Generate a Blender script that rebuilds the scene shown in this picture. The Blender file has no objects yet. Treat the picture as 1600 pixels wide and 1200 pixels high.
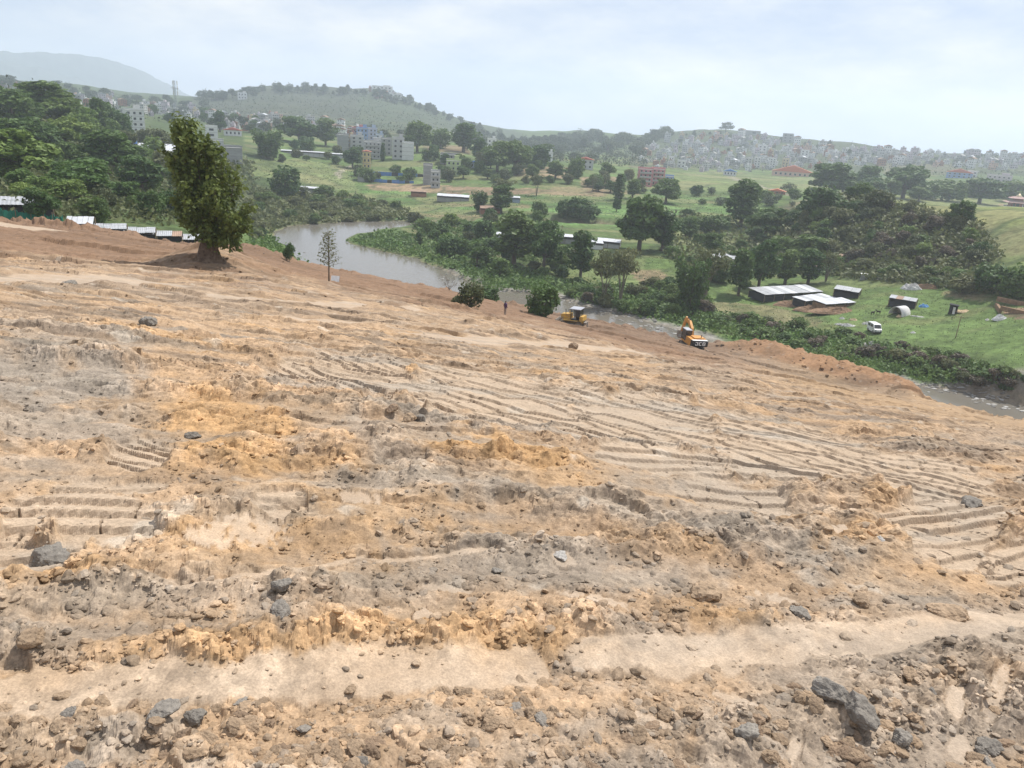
import bpy, math, random
import numpy as np
from mathutils import Vector, Matrix

SC = bpy.context.scene
COL = SC.collection
R = math.radians
rng = np.random.default_rng(11)
random.seed(11)

# ------------------------------------------------------------------ camera
FOCAL = 1186.0                     # focal length in photo pixels (1600 wide)
PITCH = math.atan(0.3449)          # looking down the slope
ROLL = R(3.8)                      # the phone was held a little askew
R0 = np.array([1.0, 0, 0]); FWD = np.array([0, math.cos(PITCH), -math.sin(PITCH)])
U0 = np.array([0, math.sin(PITCH), math.cos(PITCH)])
RIGHT = math.cos(ROLL) * R0 + math.sin(ROLL) * U0
UP = -math.sin(ROLL) * R0 + math.cos(ROLL) * U0

cam_d = bpy.data.cameras.new('camera'); cam = bpy.data.objects.new('camera', cam_d)
COL.objects.link(cam); SC.camera = cam
cam_d.sensor_width = 36; cam_d.lens = FOCAL / 1600 * 36
cam_d.clip_start = 0.05; cam_d.clip_end = 20000
M = Matrix.Identity(4)
for i in range(3):
    M[i][0] = RIGHT[i]; M[i][1] = UP[i]; M[i][2] = -FWD[i]
cam.matrix_world = M

# ------------------------------------------------------------------ light
SUN_EL, SUN_AZ = R(58), R(44)     # sun high, ahead of the camera and to the right (azimuth from +y)
SUN_DIR = Vector((math.sin(SUN_AZ) * math.cos(SUN_EL), math.cos(SUN_AZ) * math.cos(SUN_EL), math.sin(SUN_EL)))
world = bpy.data.worlds.new('World'); SC.world = world; world.use_nodes = True
wn = world.node_tree; wn.nodes.clear()
def wnode(t, **k):
    n = wn.nodes.new(t)
    for a, b in k.items(): setattr(n, a, b)
    return n
out = wnode('ShaderNodeOutputWorld'); bg = wnode('ShaderNodeBackground'); bg2 = wnode('ShaderNodeBackground')
sky = wnode('ShaderNodeTexSky', sky_type='NISHITA', sun_disc=False)
sky.sun_elevation = SUN_EL; sky.sun_rotation = SUN_AZ
sky.altitude = 1300; sky.air_density = 1.0; sky.dust_density = 1.5; sky.ozone_density = 2.0
bg.inputs['Strength'].default_value = 0.058
wn.links.new(sky.outputs[0], bg.inputs['Color'])
# thin bright cloud veil over the blue
tc = wnode('ShaderNodeTexCoord'); mp = wnode('ShaderNodeMapping'); mp.inputs['Scale'].default_value = (2.0, 2.0, 5.5)
mp.inputs['Location'].default_value = (0.35, 0.1, 0.2)
nz = wnode('ShaderNodeTexNoise'); nz.inputs['Scale'].default_value = 1.9; nz.inputs['Detail'].default_value = 7; nz.inputs['Roughness'].default_value = 0.56
rp = wnode('ShaderNodeValToRGB'); rp.color_ramp.elements[0].position = 0.34; rp.color_ramp.elements[0].color = (0.74, 0.74, 0.74, 1)
rp.color_ramp.elements[1].position = 0.66; rp.color_ramp.elements[1].color = (1, 1, 1, 1)
rc = wnode('ShaderNodeValToRGB'); rc.color_ramp.elements[0].position = 0.40; rc.color_ramp.elements[0].color = (0.64, 0.745, 0.98, 1)
rc.color_ramp.elements[1].position = 0.66; rc.color_ramp.elements[1].color = (1.0, 1.0, 1.0, 1)
mixs = wnode('ShaderNodeMixShader')
bg2.inputs['Strength'].default_value = 0.93; wn.links.new(nz.outputs['Fac'], rc.inputs[0]); wn.links.new(rc.outputs[0], bg2.inputs['Color'])
wn.links.new(tc.outputs['Generated'], mp.inputs['Vector']); wn.links.new(mp.outputs[0], nz.inputs['Vector'])
wn.links.new(nz.outputs['Fac'], rp.inputs[0]); wn.links.new(rp.outputs[0], mixs.inputs[0])
wn.links.new(bg.outputs[0], mixs.inputs[1]); wn.links.new(bg2.outputs[0], mixs.inputs[2]); wn.links.new(mixs.outputs[0], out.inputs[0])

sun_d = bpy.data.lights.new('sun', 'SUN'); sun_d.energy = 5.0; sun_d.angle = R(0.55); sun_d.color = (1.0, 0.955, 0.88)
sun = bpy.data.objects.new('sun', sun_d); COL.objects.link(sun)
sun.rotation_euler = (-SUN_DIR).to_track_quat('-Z', 'Y').to_euler()

SC.view_settings.view_transform = 'Standard'; SC.view_settings.look = 'None'
SC.view_settings.exposure = 0.14; SC.view_settings.gamma = 1.0; SC.view_settings.use_curve_mapping = False
SC.render.engine = 'CYCLES'
SC.cycles.use_denoising = True
SC.cycles.volume_bounces = 1; SC.cycles.max_bounces = 6; SC.cycles.diffuse_bounces = 3
SC.cycles.transparent_max_bounces = 4

# ------------------------------------------------------------------ helpers
def ray(px, py):
    u = (np.asarray(px, float) - 800) / FOCAL; v = -(np.asarray(py, float) - 600) / FOCAL
    d = FWD + u[..., None] * RIGHT + v[..., None] * UP
    return d / np.linalg.norm(d, axis=-1, keepdims=True)
def at_dist(px, py, d):
    """point seen at (px, py) of the survey picture, d metres away in plan"""
    r = ray(px, py); h = np.hypot(r[..., 0], r[..., 1])
    return r * (np.asarray(d, float) / h)[..., None]
def azl(p):
    return np.arctan2(p[..., 0], p[..., 1]), np.log(np.hypot(p[..., 0], p[..., 1]))

def smooth(a, b, x):
    t = np.clip((x - a) / (b - a), 0, 1); return t * t * (3 - 2 * t)
def hashu(ix, iy, seed):
    h = (ix.astype(np.int64) * 374761393 + iy.astype(np.int64) * 668265263 + seed * 1442695041) & 0xFFFFFFFF
    h = ((h ^ (h >> 13)) * 1274126177) & 0xFFFFFFFF
    h = ((h ^ (h >> 16)) * 2246822519) & 0xFFFFFFFF
    return ((h ^ (h >> 15)) & 0xFFFFFF).astype(np.float32) / 16777216.0
def perlin(x, y, seed=0):
    ix = np.floor(x); iy = np.floor(y); fx = (x - ix).astype(np.float32); fy = (y - iy).astype(np.float32)
    ux = fx * fx * fx * (fx * (fx * 6 - 15) + 10); uy = fy * fy * fy * (fy * (fy * 6 - 15) + 10)
    def g(dx, dy):
        a = hashu(ix + dx, iy + dy, seed) * 6.2831853
        return np.cos(a) * (fx - dx) + np.sin(a) * (fy - dy)
    a = g(0, 0); b = g(1, 0); c = g(0, 1); d = g(1, 1)
    return (a + ux * (b - a) + uy * (c - a + ux * (a - b - c + d))) * 1.5
def fbm(x, y, octv=4, seed=0, gain=0.5):
    s = 0; a = 1.0
    for i in range(octv):
        s = s + a * perlin(x * 2 ** i + 17.3 * i, y * 2 ** i - 9.1 * i, seed + i); a *= gain
    return s
def worley(x, y, seed=0):
    ix = np.floor(x); iy = np.floor(y); fx = (x - ix).astype(np.float32); fy = (y - iy).astype(np.float32)
    f1 = np.full(x.shape, 9.0, np.float32); f2 = f1.copy(); rid = np.zeros_like(f1); tl = np.zeros_like(f1)
    for dx in (-1, 0, 1):
        for dy in (-1, 0, 1):
            hx = hashu(ix + dx, iy + dy, seed); hy = hashu(ix + dx, iy + dy, seed + 77)
            dd = (dx + hx - fx) ** 2 + (dy + hy - fy) ** 2
            m = dd < f1
            f2 = np.where(m, f1, np.minimum(f2, dd)); hr = hashu(ix + dx, iy + dy, seed + 5); rid = np.where(m, hr, rid)
            tl = np.where(m, (hx - .5) * 2.2 * (fx - dx - hx) + (hy - .5 + hr - .5) * 1.6 * (fy - dy - hy), tl); f1 = np.where(m, dd, f1)
    return np.sqrt(f1), np.sqrt(f2), rid, tl

def npmesh(name, verts, faces, smooth_=True, mats=(), mi=None):
    """mesh from numpy arrays; faces is an (n, 3) or (n, 4) array"""
    me = bpy.data.meshes.new(name)
    verts = np.asarray(verts, np.float32); faces = np.asarray(faces, np.int32)
    k = faces.shape[1]
    me.vertices.add(len(verts)); me.vertices.foreach_set('co', verts.ravel())
    me.loops.add(faces.size); me.loops.foreach_set('vertex_index', faces.ravel())
    me.polygons.add(len(faces)); me.polygons.foreach_set('loop_start', np.arange(0, faces.size, k, dtype=np.int32))
    me.polygons.foreach_set('use_smooth', np.full(len(faces), smooth_, bool))
    for m in mats: me.materials.append(m)
    if mi is not None: me.polygons.foreach_set('material_index', np.asarray(mi, np.int32))
    me.update(calc_edges=True)
    return me
def put(name, me, parent=None, kind=None, loc=None):
    o = bpy.data.objects.new(name, me); COL.objects.link(o)
    if parent is not None: o.parent = parent
    if kind: o['kind'] = kind
    if loc is not None: o.location = loc
    return o
def tag(o, label, cat, group=None):
    o['label'] = label; o['category'] = cat
    if group: o['group'] = group
    return o
def thing(name, loc, label, cat, group=None, rz=0.0):
    o = bpy.data.objects.new(name, None); COL.objects.link(o); o.empty_display_size = 0.5
    o.location = loc; o.rotation_euler = (0, 0, rz)
    return tag(o, label, cat, group)
def copy_tree(o, parent=None):
    c = o.copy(); COL.objects.link(c); c.parent = parent
    for ch in o.children: copy_tree(ch, c)
    return c

class MB:
    """collects boxes, tubes and sheets into one mesh"""
    def __init__(s): s.v = []; s.f = []; s.m = []
    def add(s, vs, fs, mi=0, T=None):
        n = len(s.v)
        for v in vs:
            v = Vector(v)
            if T is not None: v = T @ v
            s.v.append(tuple(v))
        for f in fs: s.f.append(tuple(i + n for i in f)); s.m.append(mi)
        return s
    def box(s, c, d, mi=0, T=None, rz=0.0, ry=0.0, taper=1.0):
        x, y, z = (a / 2 for a in d); t = taper
        vs = [(-x, -y, -z), (x, -y, -z), (x, y, -z), (-x, y, -z), (-x * t, -y * t, z), (x * t, -y * t, z), (x * t, y * t, z), (-x * t, y * t, z)]
        m = Matrix.Translation(c) @ Matrix.Rotation(rz, 4, 'Z') @ Matrix.Rotation(ry, 4, 'Y')
        if T is not None: m = T @ m
        return s.add(vs, [(3, 2, 1, 0), (4, 5, 6, 7), (0, 1, 5, 4), (1, 2, 6, 5), (2, 3, 7, 6), (3, 0, 4, 7)], mi, m)
    def tube(s, p0, p1, r0, r1=None, n=8, mi=0, T=None, cap=True):
        r1 = r0 if r1 is None else r1
        p0 = Vector(p0); p1 = Vector(p1); q = (p1 - p0).to_track_quat('Z', 'Y')
        vs = []
        for p, r in ((p0, r0), (p1, r1)):
            for i in range(n):
                a = 2 * math.pi * i / n; vs.append(p + q @ Vector((r * math.cos(a), r * math.sin(a), 0)))
        fs = [(i, (i + 1) % n, n + (i + 1) % n, n + i) for i in range(n)]
        if cap: fs += [tuple(range(n - 1, -1, -1)), tuple(range(n, 2 * n))]
        return s.add(vs, fs, mi, T)
    def prism(s, pts, y0, y1, mi=0, T=None):
        """outline in x-z, extruded along y"""
        n = len(pts); vs = [(p[0], y0, p[1]) for p in pts] + [(p[0], y1, p[1]) for p in pts]
        fs = [(i, (i + 1) % n, n + (i + 1) % n, n + i) for i in range(n)] + [tuple(range(n - 1, -1, -1)), tuple(range(n, 2 * n))]
        return s.add(vs, fs, mi, T)
    def mesh(s, name, mats, smooth_=False):
        me = bpy.data.meshes.new(name); me.from_pydata(s.v, [], s.f)
        for m in (mats if isinstance(mats, (list, tuple)) else [mats]): me.materials.append(m)
        me.polygons.foreach_set('material_index', np.array(s.m, np.int32))
        if smooth_: me.polygons.foreach_set('use_smooth', np.ones(len(s.f), bool))
        me.update(); return me
    def build(s, name, mats, parent=None, smooth_=False, loc=None):
        return put(name, s.mesh(name, mats, smooth_), parent, loc=loc)

# ------------------------------------------------------------------ materials
def mat(name, c1, c2=None, rough=0.8, scale=3.0, metal=0.0, bump=0.0, rand=0.0, spec=0.3, detail=4, stretch=None):
    m = bpy.data.materials.new(name); m.use_nodes = True
    nt = m.node_tree; p = nt.nodes['Principled BSDF']
    p.inputs['Roughness'].default_value = rough; p.inputs['Metallic'].default_value = metal
    p.inputs['Specular IOR Level'].default_value = spec
    if c2 is None: c2 = tuple(a * 0.8 for a in c1)
    tc = nt.nodes.new('ShaderNodeTexCoord'); nz = nt.nodes.new('ShaderNodeTexNoise')
    nz.inputs['Scale'].default_value = scale; nz.inputs['Detail'].default_value = detail; nz.inputs['Roughness'].default_value = 0.65
    src = tc.outputs['Object']
    if stretch:
        mp = nt.nodes.new('ShaderNodeMapping'); mp.inputs['Scale'].default_value = stretch
        nt.links.new(src, mp.inputs[0]); src = mp.outputs[0]
    nt.links.new(src, nz.inputs['Vector'])
    rp = nt.nodes.new('ShaderNodeValToRGB'); rp.color_ramp.elements[0].position = 0.33; rp.color_ramp.elements[1].position = 0.67
    rp.color_ramp.elements[0].color = (*c2, 1); rp.color_ramp.elements[1].color = (*c1, 1)
    nt.links.new(nz.outputs['Fac'], rp.inputs[0]); col = rp.outputs[0]
    if rand:
        oi = nt.nodes.new('ShaderNodeObjectInfo'); hs = nt.nodes.new('ShaderNodeHueSaturation')
        mr = nt.nodes.new('ShaderNodeMapRange'); mr.inputs['To Min'].default_value = 1 - rand; mr.inputs['To Max'].default_value = 1 + rand
        nt.links.new(oi.outputs['Random'], mr.inputs['Value']); nt.links.new(mr.outputs[0], hs.inputs['Value']); nt.links.new(col, hs.inputs['Color']); col = hs.outputs[0]
    nt.links.new(col, p.inputs['Base Color'])
    if bump:
        b = nt.nodes.new('ShaderNodeBump'); b.inputs['Strength'].default_value = bump; b.inputs['Distance'].default_value = 0.05
        nt.links.new(nz.outputs['Fac'], b.inputs['Height']); nt.links.new(b.outputs[0], p.inputs['Normal'])
    return m
def leaf_mat(name, c1, c2, scale=0.6, rand=0.25, transl=0.3):
    m = bpy.data.materials.new(name); m.use_nodes = True
    nt = m.node_tree; nt.nodes.clear()
    o = nt.nodes.new('ShaderNodeOutputMaterial'); d = nt.nodes.new('ShaderNodeBsdfPrincipled'); t = nt.nodes.new('ShaderNodeBsdfTranslucent'); mx = nt.nodes.new('ShaderNodeMixShader')
    d.inputs['Roughness'].default_value = 0.55; d.inputs['Specular IOR Level'].default_value = 0.25
    g = nt.nodes.new('ShaderNodeNewGeometry'); nz = nt.nodes.new('ShaderNodeTexNoise'); nz.inputs['Scale'].default_value = scale; nz.inputs['Detail'].default_value = 3
    nt.links.new(g.outputs['Position'], nz.inputs['Vector'])
    rp = nt.nodes.new('ShaderNodeValToRGB'); rp.color_ramp.elements[0].position = 0.35; rp.color_ramp.elements[1].position = 0.65
    rp.color_ramp.elements[0].color = (*c2, 1); rp.color_ramp.elements[1].color = (*c1, 1)
    oi = nt.nodes.new('ShaderNodeObjectInfo'); hs = nt.nodes.new('ShaderNodeHueSaturation')
    mr = nt.nodes.new('ShaderNodeMapRange'); mr.inputs['To Min'].default_value = 1 - rand; mr.inputs['To Max'].default_value = 1 + rand
    mh = nt.nodes.new('ShaderNodeMapRange'); mh.inputs['To Min'].default_value = 0.515; mh.inputs['To Max'].default_value = 0.475
    nt.links.new(oi.outputs['Random'], mr.inputs['Value']); nt.links.new(mr.outputs[0], hs.inputs['Value'])
    nt.links.new(oi.outputs['Random'], mh.inputs['Value']); nt.links.new(mh.outputs[0], hs.inputs['Hue'])
    nt.links.new(nz.outputs['Fac'], rp.inputs[0]); nt.links.new(rp.outputs[0], hs.inputs['Color'])
    nt.links.new(hs.outputs[0], d.inputs['Base Color']); nt.links.new(hs.outputs[0], t.inputs['Color'])
    mx.inputs[0].default_value = transl
    nt.links.new(d.outputs[0], mx.inputs[1]); nt.links.new(t.outputs[0], mx.inputs[2]); nt.links.new(mx.outputs[0], o.inputs[0])
    return m
# ================================================================== THE LAND
# ---- earth slope: a cut hillside falling from the viewpoint to the river terrace
PROF_Y = np.array([-200, -20, 0, 2.1, 6.5, 12, 24, 45, 85, 118, 200.0])
PROF_Z = np.array([-2.0, -1.9, -1.92, -2.16, -2.87, -4.14, -7.2, -12.25, -20.85, -27.1, -42.0])
_py = np.linspace(-200, 200, 4001); _pz = np.interp(_py, PROF_Y, PROF_Z)
for _ in range(3): _pz = np.convolve(np.pad(_pz, 12, 'edge'), np.ones(25) / 25, 'valid')
def prof(y): return np.interp(y, _py, _pz)

EDGE = np.array([(0, 345, 95), (120, 353, 98), (250, 374, 100), (340, 386, 102), (430, 404, 104), (515, 420, 108), (600, 436, 112), (700, 453, 116), (789, 473, 118),
                 (870, 492, 120), (960, 508, 123), (1075, 532, 126), (1140, 545, 125), (1200, 560, 123), (1300, 590, 120), (1420, 622, 117), (1500, 638, 116), (1600, 658, 115)], float)
_ep = at_dist(EDGE[:, 0], EDGE[:, 1], EDGE[:, 2]); EDGE_AZ, _el = azl(_ep); EDGE_D = EDGE[:, 2]
def edge_d(az): return np.interp(az, EDGE_AZ, EDGE_D)
def base0(x, y): return prof(y) - 0.09 * x
# levelling points that pull the smooth slope onto surveyed spots
_fix = [(320, 406, 52), (515, 443, 66), (250, 430, 40), (150, 420, 55)]
_fp = np.vstack([_ep, at_dist([f[0] for f in _fix], [f[1] for f in _fix], [f[2] for f in _fix])])
_zero = np.array([(r * math.sin(a), r * math.cos(a), 0) for r in (1.5, 4, 10, 22) for a in np.radians([-75, -45, -22, 0, 22, 45, 75])])
_far = np.array([(r * math.sin(a), r * math.cos(a), 0) for r in (5, 40, 110) for a in np.radians([110, 150, 180, 210, 250])])
def feat(p):
    a, l = azl(p); return np.stack([np.clip(a, -1.4, 1.4) * 1.3, l], -1)
_ctr = np.vstack([feat(_fp), feat(_zero), feat(_far)])
_val = np.concatenate([_fp[:, 2] - base0(_fp[:, 0], _fp[:, 1]), np.zeros(len(_zero) + len(_far))])
def rbf_solve(c, v, eps=1e-3):
    d = np.linalg.norm(c[:, None] - c[None], axis=-1); n = len(c)
    A = np.zeros((n + 3, n + 3)); A[:n, :n] = -np.sqrt(d * d + 0.03 ** 2) + eps * np.eye(n); A[:n, n] = 1; A[:n, n + 1:] = c; A[n, :n] = 1; A[n + 1:, :n] = c.T
    return np.linalg.solve(A, np.concatenate([v, np.zeros(3)]))
def rbf_eval(c, w, q):
    r = np.zeros(len(q)); n = len(c)
    for i in range(n): r -= w[i] * np.sqrt(((q - c[i]) ** 2).sum(-1) + 0.03 ** 2)
    return r + w[n] + q @ w[n + 1:]
_wd = rbf_solve(_ctr, _val)
def bump(az, l, px, py, d, saz, sl):
    p = at_dist(px, py, d); a0, l0 = azl(p)
    return np.exp(-((az - a0) / saz) ** 2 - ((l - l0) / sl) ** 2)
# coarse polar table of the slope's smooth surface
TA = np.concatenate([np.radians(np.arange(-180, -60, 4)), np.radians(np.arange(-60, 60.01, 0.25)), np.radians(np.arange(64, 181, 4))])
TL = np.linspace(math.log(0.25), math.log(135), 420)
_A, _L = np.meshgrid(TA, TL, indexing='ij'); _r = np.exp(_L); _x = _r * np.sin(_A); _y = _r * np.cos(_A)
_q = np.stack([np.clip(_A, -1.4, 1.4).ravel() * 1.3, _L.ravel()], -1)
_DT = (base0(_x, _y).ravel() + rbf_eval(_ctr, _wd, _q) * smooth(0.3, 3, _r).ravel()).reshape(_A.shape)
# loose berm along the river edge on the right, and the mound under the old tree
for (bx, by, bd, hh, sa, sl) in [(1170, 552, 121, 1.5, 0.05, .05), (1230, 566, 119.5, 1.8, 0.05, .05), (1300, 590, 117, 2.1, 0.05, .05), (1370, 608, 115, 1.9, 0.045, .05), (1412, 622, 114.5, 1.4, 0.02, .045),
                                 (325, 405, 52, 0.8, 0.05, 0.09), (405, 398, 98, 1.3, 0.035, .06)]:
    _DT += hh * bump(_A, _L, bx, by, bd, sa, sl)
def lookup(TAb, TLb, T, az, l):
    i = np.clip(np.searchsorted(TAb, az) - 1, 0, len(TAb) - 2); f = np.clip((az - TAb[i]) / (TAb[i + 1] - TAb[i]), 0, 1)
    j = np.clip((l - TLb[0]) / (TLb[1] - TLb[0]), 0, len(TLb) - 1.001); jj = j.astype(int); g = j - jj
    return (T[i, jj] * (1 - f) + T[i + 1, jj] * f) * (1 - g) + (T[i, jj + 1] * (1 - f) + T[i + 1, jj + 1] * f) * g
def slope_z(az, l): return lookup(TA, TL, _DT, az, l)

# ---- valley: terrace, river flat, far banks and hills.  Rows are (picture x, [(picture y, plan distance)...])
RIVER_Z = -36.0
VAL = {
 0: [(340, 108), (325, 118), (300, 140), (270, 170), (235, 215), (200, 270), (165, 320), (152, 350)],
 60: [(150, 330)], 30: [(147, 340)],
 100: [(352, 108), (330, 120), (300, 150), (260, 210), (215, 280), (180, 340), (168, 400), (158, 700)],
 200: [(364, 110), (345, 120), (315, 150), (280, 200), (250, 260), (225, 340), (205, 450), (190, 560), (172, 800), (160, 1200)],
 300: [(378, 112), (360, 122), (330, 160), (290, 230), (250, 320), (225, 420), (205, 560), (188, 800), (170, 1150)],
 400: [(398, 116), (385, 150), (352, 250), (320, 290), (290, 330), (262, 390), (240, 440), (215, 540), (195, 720), (182, 1000), (160, 1200), (142, 1400), (136, 1460)],
 500: [(345, 272), (330, 300), (305, 340), (280, 380), (255, 440), (235, 520), (215, 640), (196, 850), (172, 1150), (150, 1350), (138, 1480)],
 600: [(349, 268), (330, 315), (312, 345), (297, 375), (280, 410), (262, 450), (245, 500), (226, 580), (208, 740), (192, 1000), (165, 1250), (142, 1500)],
 700: [(330, 310), (312, 345), (297, 380), (283, 410), (262, 450), (240, 510), (222, 650), (208, 950), (190, 1250), (181, 1450)],
 800: [(400, 206), (370, 238), (340, 275), (315, 330), (300, 372), (285, 405), (265, 450), (250, 520), (240, 640), (230, 1000), (216, 1400)],
 900: [(480, 162), (450, 178), (400, 208), (370, 240), (345, 282), (320, 335), (295, 395), (275, 450), (258, 540), (248, 700), (238, 1000), (222, 1250), (205, 1500)],
 1000: [(480, 165), (450, 182), (400, 212), (350, 288), (320, 345), (300, 420), (280, 500), (262, 650), (245, 900), (226, 1150), (216, 1350)],
 1100: [(500, 162), (460, 182), (400, 220), (350, 298), (320, 370), (300, 430), (280, 560), (266, 800), (250, 980), (225, 1200), (204, 1400)],
 1200: [(520, 158), (480, 175), (440, 205), (400, 245), (370, 285), (340, 340), (310, 400), (290, 520), (274, 780), (258, 980), (232, 1200), (209, 1420)],
 1300: [(560, 146), (520, 158), (480, 178), (440, 208), (415, 228), (385, 240), (355, 252), (325, 266), (308, 280)],
 1400: [(600, 134), (550, 148), (500, 168), (460, 188), (432, 205), (410, 218), (380, 232), (350, 246), (328, 258), (317, 290), (275, 900), (255, 1100), (237, 1350)],
 1500: [(625, 130), (580, 140), (520, 160), (470, 184), (440, 198), (410, 212), (380, 224), (350, 238), (336, 252), (322, 290), (280, 900), (260, 1100), (241, 1400)],
 1600: [(645, 127), (600, 134), (550, 148), (500, 164), (470, 178), (445, 190), (405, 202), (370, 216), (345, 232), (322, 280), (282, 900), (264, 1100), (246, 1450)],
}
_vp = []
for px, rows in VAL.items():
    for py, d in rows: _vp.append(at_dist(px, py, d))
# spots hidden from the viewpoint: back of the wooded hill, plain before the far town, beyond crests
for px, d, z in [(1300, 340, -27), (1400, 350, -28), (1500, 350, -28), (1600, 350, -28), (1300, 500, -29), (1450, 520, -30), (1600, 520, -30), (1300, 740, -31), (1450, 700, -33), (1600, 700, -33),
                 (0, 450, -8), (60, 480, -8), (0, 900, -4), (0, 1300, 6), (100, 1300, 10), (200, 1700, 6), (0, 1900, 12), (300, 1500, 2), (0, 2500, 0), (400, 1900, 5), (500, 2000, 0), (600, 2000, 0), (700, 2000, -10),
                 (800, 1900, -28), (900, 2000, -25), (1000, 1900, -25), (1100, 1900, -25), (1200, 2000, -25), (1300, 1300, 2), (1300, 2000, -25), (1400, 2100, -25), (1500, 2100, -25), (1600, 2100, -25),
                 (400, 235, -36.3), (800, 2500, -30), (1600, 2500, -30), (1000, 165, -36.2), (760, 190, -35.6), (600, 260, -36.5)]:
    p = at_dist(px, 300, d); p[2] = z; _vp.append(p)
_vp = np.array(_vp)
def vfeat(az, l): return np.stack([np.clip(az, -0.85, 0.85) * 2.2, l], -1)
_va, _vl = azl(_vp); _vc = vfeat(_va, _vl); _wv = rbf_solve(_vc, _vp[:, 2], 4e-3)
VA = np.concatenate([np.radians(np.arange(-180, -52, 4)), np.radians(np.arange(-52, 52.01, 0.125)), np.radians(np.arange(56, 181, 4))])
VL = np.linspace(math.log(60), math.log(2700), 520)
_A, _L = np.meshgrid(VA, VL, indexing='ij')
_VT = rbf_eval(_vc, _wv, np.stack([np.clip(_A, -0.85, 0.85).ravel() * 2.2, _L.ravel()], -1)).reshape(_A.shape)
_r = np.exp(_L); _X = _r * np.sin(_A); _Y = _r * np.cos(_A)
# terraces and lumps, then the river bed cut down
_flat = smooth(150, 260, _r) * (1 - smooth(700, 1100, _r))
_VT += fbm(_X / 60, _Y / 60, 4, 3) * 0.8 * smooth(120, 300, _r) + fbm(_X / 14, _Y / 14, 3, 8) * 0.22 * smooth(110, 200, _r) * (1 - smooth(600, 900, _r))
_VT += fbm(_X / 170, _Y / 170, 4, 5) * 5 * smooth(800, 1300, _r)
def river_line(pts):
    p = ray([a for a, b in pts], [b for a, b in pts]); return (p * (RIVER_Z / p[:, 2])[:, None])[:, :2]
# outline of the water in plan: far bank, then near bank (the near bank runs under the foot of the slope)
RIV = np.vstack([river_line([(1800, 668), (1600, 633), (1500, 612), (1430, 602), (1330, 590), (1200, 562), (1120, 540), (1060, 518), (1000, 500), (940, 483), (880, 468), (820, 459), (770, 453), (735, 447), (700, 425), (655, 407), (600, 394),
                            (548, 382), (537, 374), (560, 365), (600, 357), (640, 352), (700, 351), (780, 353), (860, 351), (990, 356), (990, 362), (880, 360), (790, 359)]),
                 river_line([(720, 347), (620, 345.5), (560, 347), (500, 350), (455, 354), (432, 362), (428, 372), (452, 396)])])
_near = [at_dist(px, 500, d)[:2] for px, d in [(480, 150), (560, 140), (640, 132), (740, 130), (850, 128), (950, 127), (1075, 128), (1200, 127), (1330, 122), (1420, 119), (1500, 118), (1600, 117), (1800, 110)]]
RIV = np.vstack([RIV, np.array(_near)])
def poly_sd(P, x, y):
    """signed distance to a closed outline, negative inside"""
    d = np.full(x.shape, 1e9); ins = np.zeros(x.shape, bool); n = len(P)
    for i in range(n):
        a = P[i]; b = P[(i + 1) % n]; e = b - a
        wx = x - a[0]; wy = y - a[1]; t = np.clip((wx * e[0] + wy * e[1]) / (e @ e + 1e-9), 0, 1)
        d = np.minimum(d, (wx - t * e[0]) ** 2 + (wy - t * e[1]) ** 2)
        c = ((a[1] > y) != (b[1] > y)) & (x < (b[0] - a[0]) * (y - a[1]) / (b[1] - a[1] + 1e-12) + a[0]); ins ^= c
    return np.where(ins, -1, 1) * np.sqrt(d)
_near_m = (_r < 700) & (np.abs(_A) < 0.9)
RSD = np.full(_A.shape, 99.0); RSD[_near_m] = poly_sd(RIV, _X[_near_m], _Y[_near_m])
RSD += fbm(_X / 9, _Y / 9, 3, 31) * 1.6 * (RSD < 60)
_bank = np.maximum(_VT, RIVER_Z + 0.35)                       # land keeps its feet dry
_bedz = RIVER_Z - 0.6
_VT = np.where(RSD < 90, _bedz + (_bank - _bedz) * smooth(-2.0, 2.0, RSD), _VT)
# keep the valley sheet under the earth slope
_ed = edge_d(_A); _under = slope_z(_A, np.minimum(_L, np.log(_ed)))
_VT = np.where(_r < _ed + 1.0, np.minimum(_VT, _under - 1.5), _VT)
def valley_z(az, l): return lookup(VA, VL, _VT, az, l)
def riv_sd(az, l): return lookup(VA, VL, RSD, az, l)

def spots(px, py):
    """where the sight lines through picture points meet the valley; returns points (n, 3), nan where they miss"""
    r = ray(np.atleast_1d(px), np.atleast_1d(py)); h = np.hypot(r[:, 0], r[:, 1]); az = np.arctan2(r[:, 0], r[:, 1]); tn = r[:, 2] / h
    ls = np.linspace(math.log(90), math.log(2600), 900); out = np.full((len(r), 3), np.nan)
    for s in range(0, len(r), 2000):
        a = az[s:s + 2000]; dz = np.exp(ls)[None] * tn[s:s + 2000, None] - valley_z(np.repeat(a[:, None], len(ls), 1), np.repeat(ls[None], len(a), 0))
        dz[np.exp(ls)[None] < edge_d(a)[:, None] + 1] = 1
        neg = dz < 0; k = np.argmax(neg, 1); ok = neg.any(1) & (k > 0)
        i = np.arange(len(a)); d1 = dz[i, k]; d0 = dz[i, np.maximum(k - 1, 0)]; t = d0 / (d0 - d1 + 1e-9)
        l = ls[np.maximum(k - 1, 0)] + t * (ls[1] - ls[0]); d = np.exp(l)
        p = np.stack([d * np.sin(a), d * np.cos(a), d * tn[s:s + 2000]], -1); p[~ok] = np.nan; out[s:s + 2000] = p
    return out
def spot(px, py): return spots([px], [py])[0]
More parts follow.
